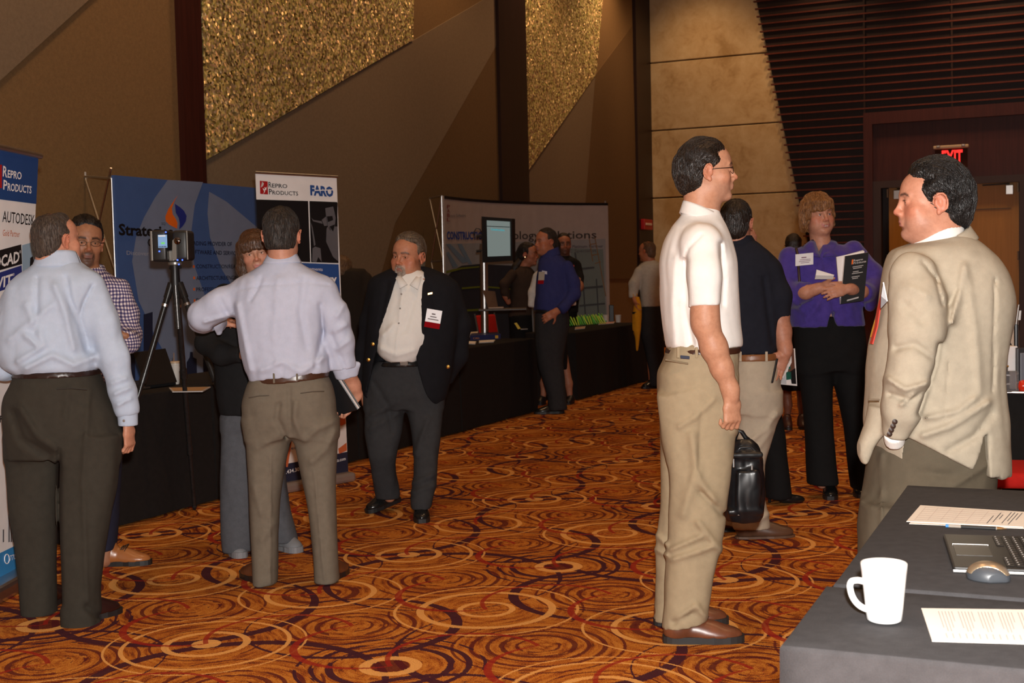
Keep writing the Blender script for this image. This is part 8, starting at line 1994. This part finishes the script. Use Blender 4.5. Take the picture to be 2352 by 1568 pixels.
# ================================================================== things people carry
def folder():
    Y = 5.77 + .055; t = thing('padfolio', P(790, 945, Y), 'black padfolio with white page edge held by the man in lavender shirt', 'folder')
    A = P(758, 838, Y); B = P(824, 940, Y); d = nrm0(B - A); L = np.linalg.norm(B - A); q = nrm0(P(795, 949, Y + .02) - B); n = nrm0(np.cross(d, q)); n = n if n[1] < 0 else -n
    Wd = .24; MB().bbox(A, d * L, q * Wd, n * .006, .003).build('front_cover', simple('padfolio_black', (.006, .006, .007, 1), .35), t)
    MB().box(A - n * .016 + d * .004, d * (L - .008), q * (Wd - .01), n * .015).build('pages', PW, t); MB().bbox(A - n * .022 - q * .006, d * L * .98, q * (Wd + .012), n * .005, .002).build('back_cover', simple('padfolio_black', (.006, .006, .007, 1), .35), t)
    m = MB()
    for k in range(7): m.tube([A + d * (.0) + q * (.006 + .012 * k) + n * (.008 * math.cos(a)) - d * .006 * math.sin(a) - n * .006 for a in np.linspace(0, 2 * math.pi, 9)], .0013, 5, False)
    m.build('spiral_binding', M_DKMETAL, t)
folder()
def briefcase():
    Y = 5.02; base = P(1713, 1195, Y); t = thing('backpack', P(1713, 1200, Y), 'glossy black leather backpack hanging from the hand of the man in white polo', 'bag')
    lea = simple('black_gloss_leather', (.008, .008, .009, 1), .34, var=.3, vscale=20)
    def rowf(rows): return [((P(a, y, Y)[2] + P(b, y, Y)[2]) / 2, (P(a, y, Y)[0] + P(b, y, Y)[0]) / 2, Y, (P(b, y, Y)[0] - P(a, y, Y)[0]) / 2, d) for y, a, b, d in rows]
    F = Field(P(1640, 1215, Y) - [0, .12, 0], P(1780, 985, Y) + [0, .12, 0], .005)
    F.add(loft(rowf([(1008, 1690, 1725, .03), (1018, 1680, 1738, .045), (1040, 1672, 1748, .055), (1090, 1668, 1754, .06), (1140, 1664, 1757, .065), (1180, 1664, 1754, .065), (1198, 1672, 1744, .05)]), 2.6), 0)
    F.add(obox(P(1718, 1128, Y - .060), (.047, .016, .085), rd=.012), .008); F.displace(lambda p: .004 * vnoise(p * np.array([22, 22, 8])) + .0025 * (1 - 2 * np.abs(vnoise(p * np.array([38, 38, 14]) + 4))), .03)
    for z in (1045, 1175): F.add(obox(P(1712, z, Y - .055), (.07, .012, .010), rd=.006), .02)
    F.add(ell(P(1725, 1120, Y - .055), (.038, .022, .075)), .02)
    v, q = F.mesh(1); off = np.array(t.location); link('bag_body', np_mesh('bag_body', v, q, lea, off), t)
    MB().tube([P(x, y, Y) for x, y in ((1684, 1018), (1690, 1000), (1696, 988), (1704, 992), (1712, 1004), (1722, 1012))], .009, 8).build('handle', lea, t, smooth=True)
    MB().tube([P(x, y, Y - .05) for x, y in ((1686, 1042), (1700, 1028), (1725, 1026), (1740, 1040), (1744, 1062))], .006, 8).build('zip', simple('zip_dark', (.03, .03, .032, 1), .3, .6), t, smooth=True)
    for x, y, h in ((1683, 1066, .036), (1725, 1072, .020)): MB().bbox(P(x, y + 8, Y - .075), (.008, 0, 0), (0, .004, 0), (0, 0, h), .002).build('zip_pull', M_CHROME, t)
    MB().bbox(P(1694, 1184, Y - .07), (.01, 0, .0), (0, .005, 0), (.006, 0, .02), .002).build('buckle', M_CHROME, t)
briefcase()
def catalogs():
    Y = 7.65 - .265
    def cat(name, label, q, mat, y, th, cov=True):
        c = [P(a, b, y) for a, b in q]; t = thing(name, sum(c) / 4 - [0, 0, .2], label, 'book'); pg = MB().prism(c, (0, th, 0)).build('pages', PW, t)
        if cov: MB().prism([x + np.array([0, -.003, 0]) for x in c], (0, .003, 0)).build('cover', mat, t)
        return t, c
    t, c = cat('catalog', 'black covered catalog held against the purple blouse', [(1941, 588), (1995, 579), (1984, 690), (1931, 698)], PK, Y - .004, .022)
    def at(u, v): return (c[0] * (1 - u) + c[1] * u) * (1 - v) + (c[3] * (1 - u) + c[2] * u) * v + np.array([0, -.005, 0])
    m = MB(); ex = c[1] - c[0]; up = c[0] - c[3]
    text(m, 'Repro', at(.38, .145), ex, up, .012, .055, bold=.02); text(m, 'Products', at(.38, .20), ex, up, .012, .075, bold=.02)
    for k in range(9):
        if k % 3 == 2: continue
        a, b = .36 + .03 * (k % 2), .82 - .06 * (k % 4); v = .25 + .035 * k; m.add([at(a, v), at(b, v), at(b, v + .014), at(a, v + .014)], [(0, 1, 2, 3)])
    m.add([at(.25, .93), at(.75, .90), at(.75, .93), at(.25, .96)], [(0, 1, 2, 3)]); m.build('lettering', PLG, t)
    m = MB(); m.add([at(.30, .10), at(.36, .095), at(.36, .195), at(.30, .20)], [(0, 1, 2, 3)]); m.build('logo', PO, t)
    t, c = cat('magazine', 'white magazine behind the black covered catalog', [(1921, 590), (1985, 576), (1978, 680), (1930, 696)], PW, Y + .022, .012)
    t, c = cat('magazine', 'grey topped magazine rearmost in the purple blouse woman\'s arm', [(1940, 586), (1983, 574), (1974, 680), (1934, 690)], PLG, Y + .036, .008)
    c = [P(1872, 641, Y - .02), P(1876, 619, Y - .01), P(1916, 631, Y - .01), P(1913, 639, Y - .02)]; t = thing('note_card', sum(c) / 4 - [0, 0, .02], 'folded white card held between the purple blouse woman\'s hands', 'card'); MB().prism(c, (0, .008, 0)).build('card', PW, t)
    MB().prism([q + [0, -.004, 0] for q in (P(1871, 641, Y - .03), P(1874, 632, Y - .03), P(1915, 633, Y - .03), P(1913, 641, Y - .03))], (0, .003, 0)).build('flap', PLG, t)
catalogs()
def brochure():
    Y = 7.48 - .06; c = [P(1788, 812, Y + .02), P(1826, 800, Y + .05), P(1831, 886, Y + .05), P(1788, 882, Y)]; t = thing('brochure', sum(c) / 4 - [0, 0, .1], 'brochure with green stripe held behind the navy polo man\'s elbow', 'brochure')
    MB().prism(c, (0, .012, 0)).build('pages', PW, t)
    def at(u, v): return (c[0] * (1 - u) + c[1] * u) * (1 - v) + (c[3] * (1 - u) + c[2] * u) * v + np.array([0, -.003, 0])
    for nm, mt, q in (('cover_brown', simple('cover_brown', (.13, .05, .03, 1), .5), ((.5, .05), (.92, .0), (.92, .55), (.55, .62))), ('cover_dark', PK, ((.62, .6), (.95, .52), (.95, .95), (.7, .95))), ('cover_green', simple('cover_green', (.012, .10, .07, 1), .5), ((.42, .50), (.68, .45), (.70, .82), (.42, .85))), ('cover_grey', simple('cover_grey', (.50, .53, .56, 1), .5), ((.0, .5), (.42, .5), (.42, .98), (.0, .97)))):
        MB().add([at(*p_) for p_ in q], [(0, 1, 2, 3)]).build(nm, mt, t)
brochure()
def yellow_bag():
    Y = 15.1 - .12; t = thing('folded_umbrella', P(1463, 810, Y), 'yellow folded umbrella with black straps hanging from the far man\'s arm', 'umbrella')
    F = Field(P(1435, 825, Y) - [0, .12, 0], P(1490, 675, Y) + [0, .12, 0], .009)
    F.add(loft([((P(a, y, Y)[2]), (P(a, y, Y)[0] + P(b, y, Y)[0]) / 2, Y, (P(b, y, Y)[0] - P(a, y, Y)[0]) / 2, d) for y, a, b, d in ((682, 1459, 1468, .02), (700, 1456, 1472, .04), (728, 1453, 1473, .06), (757, 1453, 1472, .06), (775, 1458, 1470, .04), (806, 1461, 1465, .012))], 2.2), 0)
    F.displace(lambda p: .008 * vnoise(p * np.array([30, 30, 8])), .03); v, q = F.mesh(1); link('canopy', np_mesh('canopy', v, q, fabric('yellow_nylon', (.62, .27, .012, 1)), np.array(t.location)), t)
    for y, a, b in ((718, 1453, 1473), (760, 1454, 1471)):
        x0 = P(a, y, Y)[0]; x1 = P(b, y, Y)[0]; cc = np.array([(x0 + x1) / 2, Y, P(1463, y, Y)[2]]); r = (x1 - x0) / 2 + .006; MB().lathe(cc, [(r, -.012), (r, .012)], 16).build('strap', M_BLK, t)
    MB().tube([P(1458, 690, Y), P(1454, 676, Y), P(1458, 668, Y + .05), P(1464, 678, Y)], .008, 6).build('loop', simple('loop_yellow', (.55, .25, .02, 1), .6), t, smooth=True)
yellow_bag()
